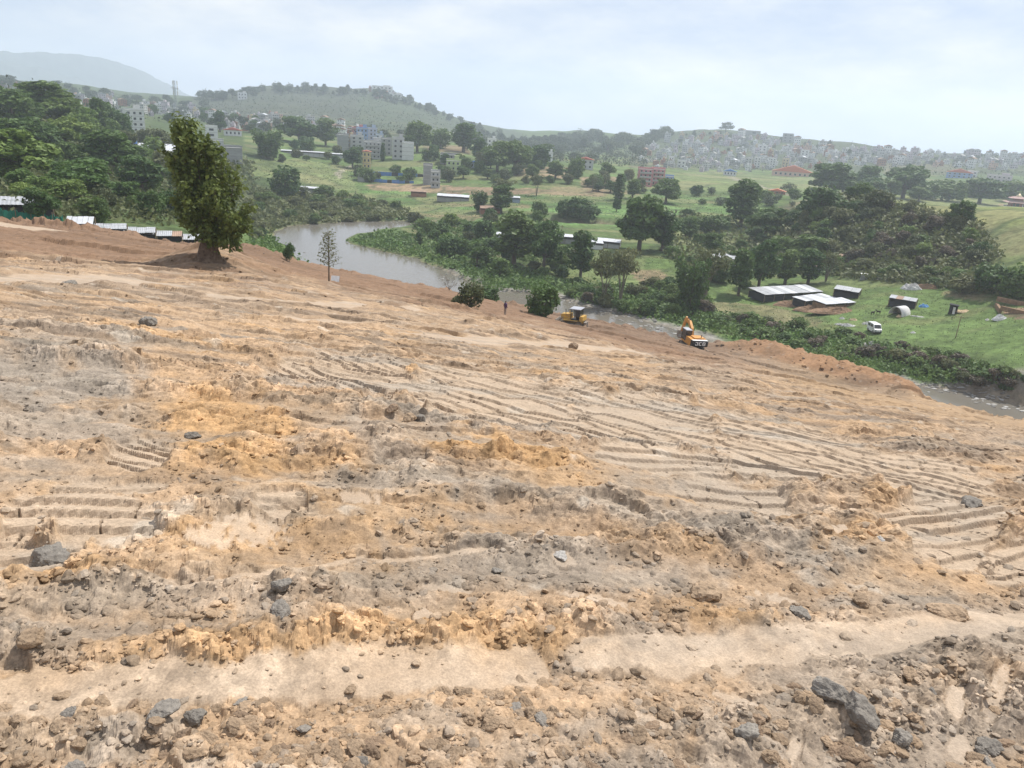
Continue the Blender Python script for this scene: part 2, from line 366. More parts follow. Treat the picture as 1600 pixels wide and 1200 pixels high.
def slope_spots(px, py):
    r = ray(np.atleast_1d(px), np.atleast_1d(py)); h = np.hypot(r[:, 0], r[:, 1]); az = np.arctan2(r[:, 0], r[:, 1]); tn = r[:, 2] / h
    ls = np.linspace(math.log(1.0), math.log(126), 900); a2 = np.repeat(az[:, None], len(ls), 1); l2 = np.repeat(ls[None], len(az), 0)
    dz = np.exp(l2) * tn[:, None] - slope_z(a2, l2); neg = dz < 0; k = np.argmax(neg, 1); ok = neg.any(1); i = np.arange(len(az))
    k0 = np.maximum(k - 1, 0); t = np.clip(dz[i, k0] / (dz[i, k0] - dz[i, k] + 1e-9), 0, 1); d = np.exp(ls[k0] + t * (ls[1] - ls[0]))
    p = np.stack([d * np.sin(az), d * np.cos(az), d * tn], -1); p[~ok] = np.nan; return p
def slope_spot(px, py): return slope_spots([px], [py])[0]
def mpp(p): return float(np.dot(p, FWD)) / FOCAL              # metres across one picture pixel at a point
# ================================================================== GROUND SURFACES
def band(az, l, pts):
    """0..: how far (in half widths) a spot lies from a lane running across the slope; pts = (picture x, y, half width)"""
    p = slope_spots([a for a, b, c in pts], [b for a, b, c in pts]); a, lc = azl(p)
    q = slope_spots([x for x, b, c in pts], [b - c for x, b, c in pts]); _, lt = azl(q)
    hw = np.maximum(np.interp(az, a, lt - lc), 0.004)
    d = np.abs(l - np.interp(az, a, lc)) / hw
    return d + np.maximum(a[0] - az, 0) / 0.03 + np.maximum(az - a[-1], 0) / 0.03
def blob(az, l, px, py, rx, ry):
    c = slope_spots([px, px + rx, px, px], [py, py, py - ry, py + ry]); a, lc = azl(c)
    if np.isnan(lc[0]): return np.full_like(az, 99.0)
    if np.isnan(a[1]): a[1] = a[0] + rx / FOCAL
    if np.isnan(lc[2]): lc[2] = lc[0] + 0.3
    if np.isnan(lc[3]): lc[3] = lc[0] - 0.3
    sa = abs(a[1] - a[0]) + 1e-3; up = abs(lc[2] - lc[0]) + 1e-3; dn = abs(lc[3] - lc[0]) + 1e-3
    dl = l - lc[0]
    return ((az - a[0]) / sa) ** 2 + (dl / np.where(dl > 0, up, dn)) ** 2

LANES = [[(-150, 1125, 44), (0, 1112, 44), (300, 1092, 36), (500, 1073, 36), (700, 1062, 38), (835, 1058, 34)],
         [(900, 1040, 26), (1100, 1035, 38), (1350, 1010, 34), (1600, 975, 30), (1750, 960, 30)],
         [(640, 529, 5), (760, 536, 6), (900, 547, 6), (1010, 556, 4)],
         [(-60, 438, 9), (0, 439, 9), (120, 442, 7), (260, 449, 5)], [(350, 470, 4), (480, 478, 4), (640, 486, 3)],
         [(-60, 352, 4), (0, 353, 4), (70, 357, 3)], [(300, 934, 5), (440, 906, 7), (560, 880, 4)], [(600, 884, 4), (760, 868, 4)],
         [(0, 905, 12), (60, 900, 10)], [(430, 503, 3), (560, 511, 3)]]
POOLS = [(390, 838, 62, 22), (330, 855, 40, 14), (1548, 1108, 14, 44), (1488, 1115, 18, 24), (1010, 1143, 46, 11), (1238, 1182, 10, 26), (660, 968, 16, 12), (1215, 937, 40, 8), (1150, 1105, 40, 8),
         (80, 934, 18, 8), (880, 885, 18, 9), (1310, 842, 16, 10), (560, 790, 40, 8), (1500, 1175, 20, 20), (930, 950, 60, 8), (700, 925, 40, 6)]
GREY = [(90, 600, 130, 55, .9), (40, 660, 90, 40, .7), (180, 640, 80, 40, .5), (830, 880, 190, 38, .75), (1160, 850, 170, 30, .8), (430, 965, 60, 50, .6), (1310, 1130, 50, 42, .7), (80, 880, 40, 22, .6), (600, 690, 60, 28, .7),
        (1180, 760, 160, 40, .5), (1000, 740, 120, 20, .4), (200, 1180, 90, 30, .7), (1480, 800, 90, 24, .5), (250, 950, 160, 28, .5), (560, 940, 120, 30, .5), (660, 1150, 80, 24, .5), (1560, 690, 80, 40, .4), (1100, 590, 60, 18, .5), (620, 735, 50, 22, .7), (980, 650, 120, 30, .35), (300, 470, 160, 16, .4), (60, 510, 100, 20, .4), (1240, 975, 30, 16, .5), (1000, 1010, 80, 26, .6), (350, 800, 60, 10, .5)]
ORNG = [(350, 690, 120, 60, .9), (270, 645, 40, 18, .9), (760, 715, 180, 26, .9), (480, 760, 130, 40, .6), (960, 770, 160, 34, .6), (1230, 690, 160, 26, .5), (700, 1000, 190, 40, .6), (480, 1020, 110, 36, .6), (60, 1060, 110, 40, .6), (1150, 985, 110, 30, .6), (1330, 640, 120, 24, .4), (1380, 790, 90, 24, .5), (1500, 860, 120, 50, .3), (1080, 1160, 110, 40, .4), (620, 800, 150, 28, .5), (1300, 560, 150, 22, .3), (450, 870, 160, 30, .4), (200, 470, 70, 8, .4), (930, 560, 160, 8, .3), (1180, 850, 50, 12, .3)]
DARK = [(700, 735, 90, 14, .7), (1000, 850, 300, 24, .4), (300, 760, 80, 14, .5), (1000, 525, 180, 12, .5), (450, 500, 90, 8, .4), (1360, 605, 60, 12, .7), (1240, 585, 120, 10, .6), (200, 1030, 160, 30, .35), (920, 945, 260, 26, .35), (640, 860, 200, 16, .3)]
RIDGES = [  # patch centre, half size, a ridge line from-to, ridge spacing (picture px), height factor
    (560, 597, 150, 42, (480, 566), (640, 612), 8.5, 1.0), (760, 630, 200, 50, (640, 610), (900, 672), 9, 1.0), (990, 665, 200, 48, (900, 640), (1120, 692), 9, 0.9), (1230, 712, 190, 52, (1100, 685), (1360, 742), 10, 0.9), (1440, 752, 130, 40, (1350, 735), (1540, 775), 11, 0.8),
    (1060, 728, 180, 26, (930, 718), (1210, 748), 14, 1.0), (1160, 785, 120, 28, (1060, 780), (1260, 800), 15, 1.0),
    (1480, 838, 140, 62, (1390, 862), (1600, 828), 22, 1.1), (1570, 880, 80, 40, (1500, 890), (1600, 872), 24, 1.0), (140, 822, 120, 66, (50, 812), (250, 812), 27, 1.1), (40, 885, 70, 34, (0, 890), (80, 884), 28, 1.0), (225, 718, 66, 28, (175, 704), (275, 738), 15, 1.0), (960, 800, 70, 14, (900, 808), (1020, 790), 14, .8), (440, 800, 50, 20, (400, 806), (480, 798), 18, 0.8), (210, 775, 60, 14, (150, 775), (260, 772), 22, 1.1)]

fine = np.radians(np.arange(-51, 51.001, 0.14)); AZ = np.concatenate([np.radians(np.arange(-180, -52, 4.0)), fine, np.radians(np.arange(52, 180, 4.0))])
# rows: dense where the ground is seen at a flat angle
_l = np.linspace(math.log(0.45), math.log(120), 4000); _dens = np.interp(np.exp(_l), [.45, 1.2, 1.6, 4, 5.5, 14, 30, 120], [30, 40, 170, 200, 320, 320, 270, 230])
_cum = np.cumsum(_dens); _cum = (_cum - _cum[0]) / (_cum[-1] - _cum[0])
NR = 1400
_rowl = np.interp(np.linspace(0, 1, NR), _cum, _l); _rowt = (_rowl - _rowl[0]) / (_rowl[-1] - _rowl[0])
_lend = np.log(edge_d(AZ) + 9.0)
L = _rowl[0] + _rowt[None] * (_lend[:, None] - _rowl[0]); A = np.repeat(AZ[:, None], NR, 1)
D = np.exp(L); X = D * np.sin(A); Y = D * np.cos(A); PS = D / 759.0
Z = slope_z(A, np.minimum(L, np.log(edge_d(A) + 2)))
def lod(w): return smooth(1.2, 3.5, w / PS)
# lanes run along the dozer's passes
_p0 = slope_spot(0, 1112); _p1 = slope_spot(1600, 985); _dir = (_p1 - _p0)[:2]; _dir /= np.linalg.norm(_dir)
S = X * _dir[0] + Y * _dir[1]; T = -X * _dir[1] + Y * _dir[0]
wn1 = fbm(X * 1.6, Y * 1.6, 4, 41); wn2 = fbm(X * 0.35, Y * 0.35, 4, 47); wn3 = fbm(S * .22, T * 1.1, 4, 53); wnl = fbm(A * 26, L * 9, 5, 57)
calm = np.zeros_like(X); quiet = np.zeros_like(X)
for pts in LANES: _b = band(A, L, pts) + 0.30 * wnl + 0.14 * wn1; calm = np.maximum(calm, 1 - smooth(0.72, 1.05, _b)); quiet = np.maximum(quiet, 1 - smooth(0.8, 1.8, _b))
pool = np.zeros_like(X); wnp = 0.75 * fbm(A * 85, L * 30, 4, 59)
for b in POOLS: _b = blob(A, L, *b) + 0.45 * wnl + 0.25 * wn1 + wnp; pool = np.maximum(pool, 1 - smooth(0.6, 1.15, _b)); quiet = np.maximum(quiet, 1 - smooth(0.8, 2.4, _b))
def soft(lst):
    m = np.zeros_like(X)
    for b in lst: m = np.maximum(m, b[4] * (1 - smooth(0.25, 1.9, blob(A, L, *b[:4]) + 0.9 * wnl + 0.35 * wn1)))
    return m
grey = soft(GREY); orng = soft(ORNG); dark = soft(DARK)
# generic streaky variation away from the named patches
grey = np.maximum(grey, 0.72 * smooth(0.05, 0.6, wn3 + 0.4 * wn2 + 0.15 * wnl)); orng = np.maximum(orng, 0.62 * smooth(0.1, 0.75, fbm(S * .3 + 9, T * 1.2, 4, 61) + .3 * wnl))
fresh = smooth(0.30, 0.62, D / edge_d(A) + 0.12 * wn2 + 0.06 * wnl) * (1 - 0.75 * smooth(0.22, 0.36, A)) * (1 - calm)
# relief
H = 0.06 * fbm(S * .35, T * .8, 3, 71) * smooth(1, 6, D) + 0.03 * fbm(S * .9, T * 1.6, 3, 75) + 0.28 * fbm(S * .05, T * .14, 4, 78) * smooth(12, 45, D) + 0.22 * fbm(X * .12, Y * .30, 3, 79) * smooth(20, 50, D)
# step edges left between passes
_st = T * 1.0 + 0.35 * wn2 + 0.10 * wn1
H += 0.05 * (smooth(0.0, 0.06, np.mod(_st / 0.9, 1)) - np.mod(_st / 0.9, 1)) * smooth(-0.1, 0.5, fbm(S * .3, T * .4, 2, 83)) * lod(.5)
for _lam, _am, _d0, _sd in [(1.7, .075, 9, 86), (3.6, .16, 18, 88), (7.5, .36, 38, 90)]:
    _ph = T / _lam + 0.9 * fbm(S / _lam * .22, T / _lam * .45, 4, _sd); _f = np.mod(_ph, 1); H += _am * smooth(0, .03, _f) * (1 - _f) * smooth(-.15, .35, fbm(S / _lam * .35, T / _lam * .6, 3, _sd + 1)) * smooth(_d0, _d0 * 1.6, D) * (1 - smooth(_d0 * 3.2, _d0 * 5, D))
_ridge = np.zeros_like(X); ridge_m = np.zeros_like(X); crack = np.zeros_like(X)
for k, (cx, cy, rx, ry, q0, q1, sp, fac) in enumerate(RIDGES):
    m = 1 - smooth(0.55, 1.0, blob(A, L, cx, cy, rx, ry) + 0.55 * wnl + 0.15 * wn1)
    if m.max() <= 0: continue
    a = slope_spot(*q0); b = slope_spot(*q1); c = slope_spot(cx, cy); c2 = slope_spot(cx, cy + sp)
    dr = (b - a)[:2] / np.linalg.norm((b - a)[:2]); nr = np.array([-dr[1], dr[0]]); nr = nr * (1 if nr @ c[:2] > 0 else -1)
    lam = abs((c2 - c)[:2] @ nr) * (.74 if sp < 12 else .95); s = (X - c[0]) * dr[0] + (Y - c[1]) * dr[1]; t = (X - c[0]) * nr[0] + (Y - c[1]) * nr[1]
    ph = t / lam + (0.5 if sp < 12 else 0.28) * fbm(s / lam * .10, t / lam * .22, 3, 91 + k) + 0.05 * wn1; idx = np.floor(ph); f = ph - idx
    hgt = 0.6 + 0.8 * hashu(idx, np.zeros_like(idx), 7 + k)
    pr = smooth(0.0, 0.06 if sp < 12 else .12, f) * (1 - 0.92 * f ** 1.3) + .05 * perlin(s / lam * 1.3, t / lam * 6, 8)
    along = s / lam * 0.42 + 3.7 * hashu(idx, np.zeros_like(idx), 31 + k) + 0.10 * wn1; fc = np.abs(np.mod(along, 1) - 0.5)
    cr = (1 - smooth(0.0, 0.022, fc)) * (hashu(idx, np.floor(along + .5), 3 + k) > 0.6)
    stop = smooth(.04, .10, hashu(idx, np.floor(s / lam * 0.12 + 5 * hashu(idx, idx * 0, 2)), 19 + k))
    amp = (0.56 if sp < 12 else .42) * sp * mpp(c) * fac
    hh = amp * (pr * hgt * stop - 0.8 * cr)
    _ridge = np.where(m > ridge_m, hh, _ridge); crack = np.where(m > ridge_m, cr, crack); ridge_m = np.maximum(ridge_m, m)
rough = (0.45 + 0.75 * smooth(-0.35, 0.5, fbm(S * .45, T * 1.4, 4, 101) + 0.3 * wn1)) * (1 - 0.35 * quiet) * (1 - 0.88 * ridge_m)
CL = np.zeros_like(X); cell = np.zeros_like(X); _an = 1.0 + 0.9 * smooth(3, 12, D); _fd = 1 - 0.35 * smooth(9, 16, D)
for w, amp, thr, sd in [(2.6, .085, .50, 111), (1.2, .060, .50, 112), (0.55, .036, .50, 113), (0.28, .034, .42, 114), (0.15, .029, .28, 115), (0.085, .021, .12, 116), (0.048, .0125, .1, 117)]:
    lf = lod(w) * (smooth(8, 25, D) if w > 1 else (smooth(2.5, 7, D) if w > .4 else 1)) * _fd
    if lf.max() <= 0: continue
    wx = S / _an + 0.40 * w * perlin(X / w * 1.5, Y / w * 1.5, sd + 30) + 0.14 * w * perlin(X / w * 4.1, Y / w * 4.1, sd + 33); wy = T + 0.40 * w * perlin(X / w * 1.5 + 40, Y / w * 1.5, sd + 31) + 0.14 * w * perlin(X / w * 4.1, Y / w * 4.1 + 9, sd + 34)
    f1, f2, rid, tl = worley(wx / w, wy / w, sd)
    on = smooth(thr, thr + .12, hashu(np.floor(rid * 997), np.floor(rid * 331), sd) * .55 + .45 * np.clip(.5 + .8 * perlin(S / w / 5, T / w / 3.2, sd + 50), 0, 1))
    plate = (0.35 + .65 * rid + 0.42 * tl) * (.15 + .85 * smooth(0.0, 0.15, f2 - f1)) * .95 + .45 * np.sqrt(np.clip(1 - (f1 / .75) ** 2, 0, 1))
    CL += lf * amp * plate * on; cell += lf * on * (rid - .5) * (.5 if w > .3 else .8)
_nr = .85 + .15 * smooth(4, 9, D)
CL += _nr * 0.030 * (1 - np.abs(perlin(X / .21, Y / .21, 121))) * lod(.2) + _nr * 0.017 * (1 - np.abs(perlin(X / .09, Y / .09, 122))) * lod(.09) + 0.005 * perlin(X / .045, Y / .045, 123) * lod(.045)
# weathered: lumps slump a little, so no needle stands free; lanes and pools are the same ground pressed smooth
def slump(h, n, k=1):
    for _ in range(n):
        h = (np.roll(h, 1, 0) + 2 * h + np.roll(h, -1, 0)) / 4; q = np.pad(h, ((0, 0), (k, k)), 'edge'); h = (q[:, :-2 * k] + 2 * h + q[:, 2 * k:]) / 4
    return h
_sw = (1 - smooth(5, 9, D)) * .55; CL = CL + (slump(CL, 2) - CL) * _sw
H = H + CL * rough
_flatm = np.maximum(calm * .93, pool); H = H + (slump(slump(H, 10, 4), 8, 2) - H) * _flatm - 0.008 * _flatm + 0.006 * fbm(S * 1.5, T * 9, 3, 131) * calm * lod(.2) + .004 * fbm(X * 6, Y * 6, 3, 133) * calm * lod(.1)
H += _ridge * ridge_m
H *= smooth(0.2, 1.0, D)
# ragged outer rim, then the cut bank down to the water
_eo = D - edge_d(A) - 1.2 * fbm(A * 60, A * 3, 4, 141) - 0.5 * fbm(A * 200, L * 30, 3, 142)
Z = Z + H + (0.45 * fbm(A * 90, L * 20, 4, 143) * smooth(-9, -1, _eo)) * (np.abs(A) < 1) - 1.25 * np.maximum(_eo, 0) - 0.5 * smooth(0, 1.0, _eo)
# soil colours (linear reflectance)
def C(*c): return np.array(c, np.float32)
tanc, orc, brc, grc, palec, whc, drk = C(.365, .258, .170), C(.375, .232, .112), C(.180, .112, .072), C(.235, .214, .192), C(.41, .327, .252), C(.46, .42, .37), C(.135, .10, .074)
v = np.clip(0.5 + 0.5 * fbm(X * 2.5, Y * 2.5, 4, 151), 0, 1)[..., None]; v2 = np.clip(0.5 + 0.6 * fbm(X * 11, Y * 11, 3, 155) * lod(.1), 0, 1)[..., None]
def mixc(a, b, t): return a + (b - a) * np.clip(t, 0, 1)[..., None]
col = tanc * (0.82 + 0.22 * v + .14 * v2)
col = mixc(col, orc * (0.85 + .3 * v), orng * 0.85); col = mixc(col, grc * (0.72 + .35 * v + .25 * v2), grey * 0.9)
col = mixc(col, C(.275, .207, .150) * (.8 + .4 * v), .75 * smooth(9, 26, D + 6 * wn2) * (1 - calm) * (.35 + .65 * smooth(-.3, .4, fbm(S * .12, T * .7, 4, 165))))
col = mixc(col, drk * (.9 + .4 * v), .65 * smooth(.10, .55, fbm(S * .16, T * 1.1, 4, 167)) * smooth(5, 12, D) * (1 - calm) * (1 - ridge_m))
col = mixc(col, C(.22, .195, .165) * (.8 + .4 * v), .42 * smooth(.05, .5, fbm(S * .4 + 5, T * 1.3, 4, 169)) * (1 - smooth(12, 30, D)) * (1 - calm) * (1 - orng))
col = mixc(col, brc * (0.8 + .4 * v), fresh * 0.9)
_far_t = smooth(.28, .42, A) * smooth(20, 50, D); col = mixc(col, C(.31, .215, .13) * (0.8 + .4 * v), _far_t * .7)
_berm = smooth(0.35, .7, bump(A, L, 1230, 566, 119, .10, .06) + bump(A, L, 1360, 606, 115, .07, .06)); col = mixc(col, C(.26, .155, .088) * (.75 + .5 * v), _berm)
col = mixc(col, drk * (0.8 + .5 * v), dark * 0.75 * (1 - calm))
col = mixc(col, palec * (0.93 + .1 * v), np.maximum(calm * (0.62 + .3 * wn1), pool * .6)); col = col * (1 - .22 * np.clip(1 - np.abs(pool - .3) / .3, 0, 1) - .12 * np.clip(1 - np.abs(calm - .35) / .3, 0, 1))[..., None]; col = mixc(col, palec * (0.84 + .2 * v), ridge_m * 0.85 * (1 - grey * .6) * (1 - fresh))
col = mixc(col, C(.36, .325, .285), ridge_m * grey * .5)
col = mixc(col, drk * .7, crack * ridge_m * 0.8)
col = mixc(col, whc, 0.45 * smooth(0.68, 0.9, fbm(X * 1.3 + 30, Y * 1.3, 4, 161)) * (1 - fresh))
# clay tone follows height: hollows darker, crests paler
_hl = np.clip((H - 0.02) / 0.12, -1, 1)[..., None]; col = col * (1 + 0.10 * _hl * (1 - calm[..., None]))
col = col * np.clip(1 + .42 * cell * rough, .6, 1.5)[..., None]; col = np.clip(col * C(1.0, .975, .925), 0.02, 0.7)
wet = np.maximum(pool, calm * 0.55)
NA = len(AZ); ii = np.arange(NA); jj = np.arange(NR - 1); I0 = np.repeat(ii, NR - 1); J0 = np.tile(jj, NA); I1 = (I0 + 1) % NA
F = np.stack([I0 * NR + J0, I1 * NR + J0, I1 * NR + J0 + 1, I0 * NR + J0 + 1], -1)
V = np.stack([X, Y, Z], -1).reshape(-1, 3)

def soil_material():
    m = bpy.data.materials.new('clay_soil'); m.use_nodes = True; nt = m.node_tree; p = nt.nodes['Principled BSDF']
    at = nt.nodes.new('ShaderNodeAttribute'); at.attribute_name = 'soil'; aw = nt.nodes.new('ShaderNodeAttribute'); aw.attribute_name = 'wet'
    tc = nt.nodes.new('ShaderNodeTexCoord'); n1 = nt.nodes.new('ShaderNodeTexNoise'); n1.inputs['Scale'].default_value = 24; n1.inputs['Detail'].default_value = 7; n1.inputs['Roughness'].default_value = 0.7
    n2 = nt.nodes.new('ShaderNodeTexVoronoi'); n2.inputs['Scale'].default_value = 34
    nt.links.new(tc.outputs['Object'], n1.inputs['Vector']); nt.links.new(tc.outputs['Object'], n2.inputs['Vector'])
    mr = nt.nodes.new('ShaderNodeMapRange'); mr.inputs['From Min'].default_value = .3; mr.inputs['From Max'].default_value = .7; mr.inputs['To Min'].default_value = 0.72; mr.inputs['To Max'].default_value = 1.22
    nt.links.new(n1.outputs['Fac'], mr.inputs['Value'])
    iv = nt.nodes.new('ShaderNodeMath'); iv.operation = 'SUBTRACT'; iv.inputs[0].default_value = 1.0; nt.links.new(aw.outputs['Fac'], iv.inputs[1])
    m1 = nt.nodes.new('ShaderNodeMath'); m1.operation = 'SUBTRACT'; m1.inputs[1].default_value = 1.0; nt.links.new(mr.outputs[0], m1.inputs[0])
    mw = nt.nodes.new('ShaderNodeMath'); mw.operation = 'MULTIPLY_ADD'; mw.inputs[2].default_value = 1.0; nt.links.new(m1.outputs[0], mw.inputs[0]); nt.links.new(iv.outputs[0], mw.inputs[1])
    n3 = nt.nodes.new('ShaderNodeTexNoise'); n3.inputs['Scale'].default_value = 95; n3.inputs['Detail'].default_value = 5; n3.inputs['Roughness'].default_value = 0.75; nt.links.new(tc.outputs['Object'], n3.inputs['Vector'])
    m3 = nt.nodes.new('ShaderNodeMapRange'); m3.inputs['From Min'].default_value = .32; m3.inputs['From Max'].default_value = .68; m3.inputs['To Min'].default_value = 0.70; m3.inputs['To Max'].default_value = 1.25; nt.links.new(n3.outputs['Fac'], m3.inputs['Value'])
    g3 = nt.nodes.new('ShaderNodeMath'); g3.operation = 'MULTIPLY'; nt.links.new(mw.outputs[0], g3.inputs[0]); nt.links.new(m3.outputs[0], g3.inputs[1])
    vm = nt.nodes.new('ShaderNodeVectorMath'); vm.operation = 'SCALE'; nt.links.new(at.outputs['Color'], vm.inputs[0]); nt.links.new(g3.outputs[0], vm.inputs['Scale'])
    nt.links.new(vm.outputs[0], p.inputs['Base Color'])
    rr = nt.nodes.new('ShaderNodeMapRange'); rr.inputs['To Min'].default_value = 0.92; rr.inputs['To Max'].default_value = 0.42; nt.links.new(aw.outputs['Fac'], rr.inputs['Value']); nt.links.new(rr.outputs[0], p.inputs['Roughness'])
    p.inputs['Specular IOR Level'].default_value = 0.18
    b = nt.nodes.new('ShaderNodeBump'); b.inputs['Distance'].default_value = 0.006; ad = nt.nodes.new('ShaderNodeMath'); ad.operation = 'ADD'
    nt.links.new(n1.outputs['Fac'], ad.inputs[0]); nt.links.new(n2.outputs['Distance'], ad.inputs[1]); nt.links.new(ad.outputs[0], b.inputs['Height'])
    bs = nt.nodes.new('ShaderNodeMath'); bs.operation = 'MULTIPLY'; bs.inputs[1].default_value = 0.55; nt.links.new(iv.outputs[0], bs.inputs[0]); nt.links.new(bs.outputs[0], b.inputs['Strength'])
    nt.links.new(b.outputs[0], p.inputs['Normal'])
    return m
M_SOIL = soil_material()
me = npmesh('mud_slope', V, F, False, [M_SOIL])
ca = me.attributes.new('soil', 'FLOAT_COLOR', 'POINT'); ca.data.foreach_set('color', np.concatenate([col.reshape(-1, 3), np.ones((len(V), 1), np.float32)], 1).astype(np.float32).ravel())
wa = me.attributes.new('wet', 'FLOAT', 'POINT'); wa.data.foreach_set('value', wet.astype(np.float32).ravel())
mud = put('mud_slope', me, kind='structure')
MUD_TL = L; MUD_Z = Z; MUD_COL = col; MUD_CALM = np.maximum(calm, pool); MUD_RIDGE = ridge_m
def mud_index(az, l):
    i = np.clip(np.searchsorted(AZ, az), 0, NA - 1); t = (l - _rowl[0]) / (np.log(edge_d(az) + 9) - _rowl[0])
    return i, np.clip(np.searchsorted(_rowt, t), 0, NR - 1)
def mud_z(x, y):
    az = np.arctan2(x, y); l = np.log(np.hypot(x, y)); i, j = mud_index(az, l); return Z[i, j]

# ------------------------------------------------------------------ valley sheet
M_far = np.radians(np.concatenate([np.arange(-180, -52, 6), np.arange(-52, 52.01, 0.24), np.arange(56, 180, 6)]))
NV = 400; _t = np.linspace(0, 1, NV); VA2 = np.repeat(M_far[:, None], NV, 1); _s0 = np.log(edge_d(M_far) - 4); VL2 = _s0[:, None] + _t[None] * (math.log(2650) - _s0[:, None])
vz = valley_z(VA2, VL2); vd = np.exp(VL2); vx = vd * np.sin(VA2); vy = vd * np.cos(VA2)
rs = riv_sd(VA2, VL2)
# land cover
def poly_mask(px, py, P):
    ins = np.zeros(px.shape, bool); n = len(P)
    for i in range(n):
        (ax, ay), (bx, by) = P[i], P[(i + 1) % n]
        ins ^= ((ay > py) != (by > py)) & (px < (bx - ax) * (py - ay) / (by - ay + 1e-9) + ax)
    return ins
_P = np.stack([vx, vy, vz], -1); _dd = np.maximum(_P @ FWD, 1e-3); vpx = 800 + FOCAL * (_P @ RIGHT) / _dd; vpy = 600 - FOCAL * (_P @ UP) / _dd
wob = fbm(vx / 22, vy / 22, 4, 171); wob2 = fbm(vx / 6, vy / 6, 3, 172); wob3 = fbm(vx / 90, vy / 90, 4, 173)
jx = vpx + 7 * wob * (vd < 400) + 3 * wob2 * (vd < 400); jy = vpy + 2.2 * wob + 1.2 * wob2
grass, lush, scrub, bare, dry, crop, field_p, haze_scrub = C(.105, .155, .052), C(.085, .165, .042), C(.055, .075, .034), C(.27, .185, .125), C(.20, .17, .10), C(.115, .20, .062), C(.17, .205, .085), C(.062, .060, .048)
vc = np.broadcast_to(grass, vx.shape + (3,)).copy() * (0.85 + .3 * np.clip(.5 + .5 * wob, 0, 1))[..., None]
def cover(c, P, k=1.0, n=0.0):
    global vc
    m = poly_mask(jx, jy, P) * (k * np.clip(1 + n * (wob + wob2), 0, 1)); vc = mixc(vc, c * (0.82 + .36 * np.clip(.5 + .6 * wob2, 0, 1))[..., None], m)
cover(scrub, [(-200, 100), (420, 150), (420, 330), (330, 380), (-200, 345)], .8, .5)
cover(field_p, [(385, 250), (470, 248), (540, 262), (560, 300), (480, 290), (395, 275)], 1); cover(grass * 1.1, [(380, 210), (470, 225), (470, 238), (385, 225)], 1)
cover(scrub, [(395, 300), (560, 310), (640, 335), (640, 348), (430, 358), (390, 390)], .75, .6)
for k in range(9):
    y0 = 297 + 5.2 * k; cover([crop, field_p, crop * .8, grass * .8][k % 4], [(560 + 4 * k, y0), (1010, y0 + 12), (1010, y0 + 17), (565 + 4 * k, y0 + 5)], .85)
cover(bare, [(575, 287), (700, 291), (760, 292), (940, 300), (940, 307), (700, 303), (575, 296)], .9); cover(bare, [(810, 262), (890, 262), (890, 278), (805, 276)], .8); cover(bare, [(905, 278), (965, 277), (960, 305), (915, 303)], .9); cover(bare * .9, [(860, 292), (1000, 296), (1000, 305), (860, 306)], .6)
cover(bare * .9, [(620, 330), (760, 338), (760, 342), (625, 335)], .7, .3); cover(bare * .9, [(700, 318), (830, 322), (830, 326), (700, 322)], .6, .3); cover(crop * 1.1, [(860, 318), (1100, 330), (1095, 345), (860, 332)], .8, .2)
cover(bare * .8, [(660, 225), (730, 228), (735, 242), (668, 238)], .8)
cover(lush, [(545, 376), (600, 362), (680, 368), (760, 400), (860, 440), (850, 462), (740, 440), (640, 405)], .9, .3); cover(scrub, [(640, 345), (850, 345), (880, 420), (740, 420), (640, 385)], .6, .6)
cover(field_p, [(830, 385), (1010, 390), (1010, 450), (840, 430)], .8, .2); cover(bare * 1.05, [(985, 425), (1030, 422), (1060, 438), (1000, 442)], .8); cover(grass * 1.15, [(1000, 398), (1080, 400), (1090, 428), (1020, 420)], .9)
cover(scrub, [(860, 440), (1100, 455), (1120, 500), (1010, 500), (900, 470)], .8, .4)
cover(dry, [(1110, 470), (1200, 478), (1290, 500), (1270, 512), (1180, 500), (1105, 483)], .75, .2); cover(grass * 1.15, [(1330, 480), (1620, 510), (1620, 580), (1430, 530), (1280, 505)], .8, .2)
cover(lush, [(1100, 490), (1300, 525), (1430, 550), (1620, 600), (1620, 622), (1430, 580), (1250, 545), (1090, 510)], .8, .5); cover(lush * .8, [(1080, 500), (1620, 600), (1620, 640), (1380, 590), (1080, 525)], .5, .3)
cover(C(.13, .105, .07), [(1200, 330), (1300, 300), (1420, 322), (1530, 350), (1560, 400), (1500, 425), (1340, 420), (1215, 405)], .85, .4); cover(C(.16, .175, .08), [(1530, 350), (1640, 350), (1640, 400), (1560, 400)], .9, .2)
cover(C(.20, .22, .085), [(1330, 305), (1640, 312), (1640, 352), (1530, 350), (1420, 322)], .9, .1); cover(bare, [(1470, 455), (1560, 462), (1560, 472), (1480, 466)], .6, .6); cover(bare * .8, [(1560, 480), (1640, 483), (1640, 500), (1575, 497)], 1)
cover(C(.062, .078, .046), [(300, 140), (430, 120), (620, 130), (830, 215), (830, 236), (560, 208), (300, 185)], .95, .3); cover(haze_scrub, [(300, 135), (560, 130), (560, 185), (300, 180)], .8, .3)
cover(C(.066, .068, .050), [(985, 215), (1150, 195), (1640, 240), (1640, 275), (985, 262)], .75, .5); cover(field_p, [(1040, 268), (1280, 275), (1280, 300), (1180, 305), (1040, 290)], .8, .3); cover(C(.21, .17, .12), [(1380, 255), (1500, 258), (1500, 272), (1380, 268)], .7, .3)
cover(crop, [(1030, 305), (1150, 315), (1150, 340), (1040, 335)], .7, .3); cover(C(.3, .27, .21), [(1130, 273), (1150, 277), (1215, 297), (1240, 306), (1236, 307), (1205, 297), (1145, 280)], .9)
cover(C(.3, .27, .21), [(525, 268), (545, 258), (552, 258), (532, 272), (526, 285)], .9)
cover(C(.10, .16, .04), [(400, 365), (425, 372), (445, 400), (470, 420), (420, 412), (385, 395)], .9)
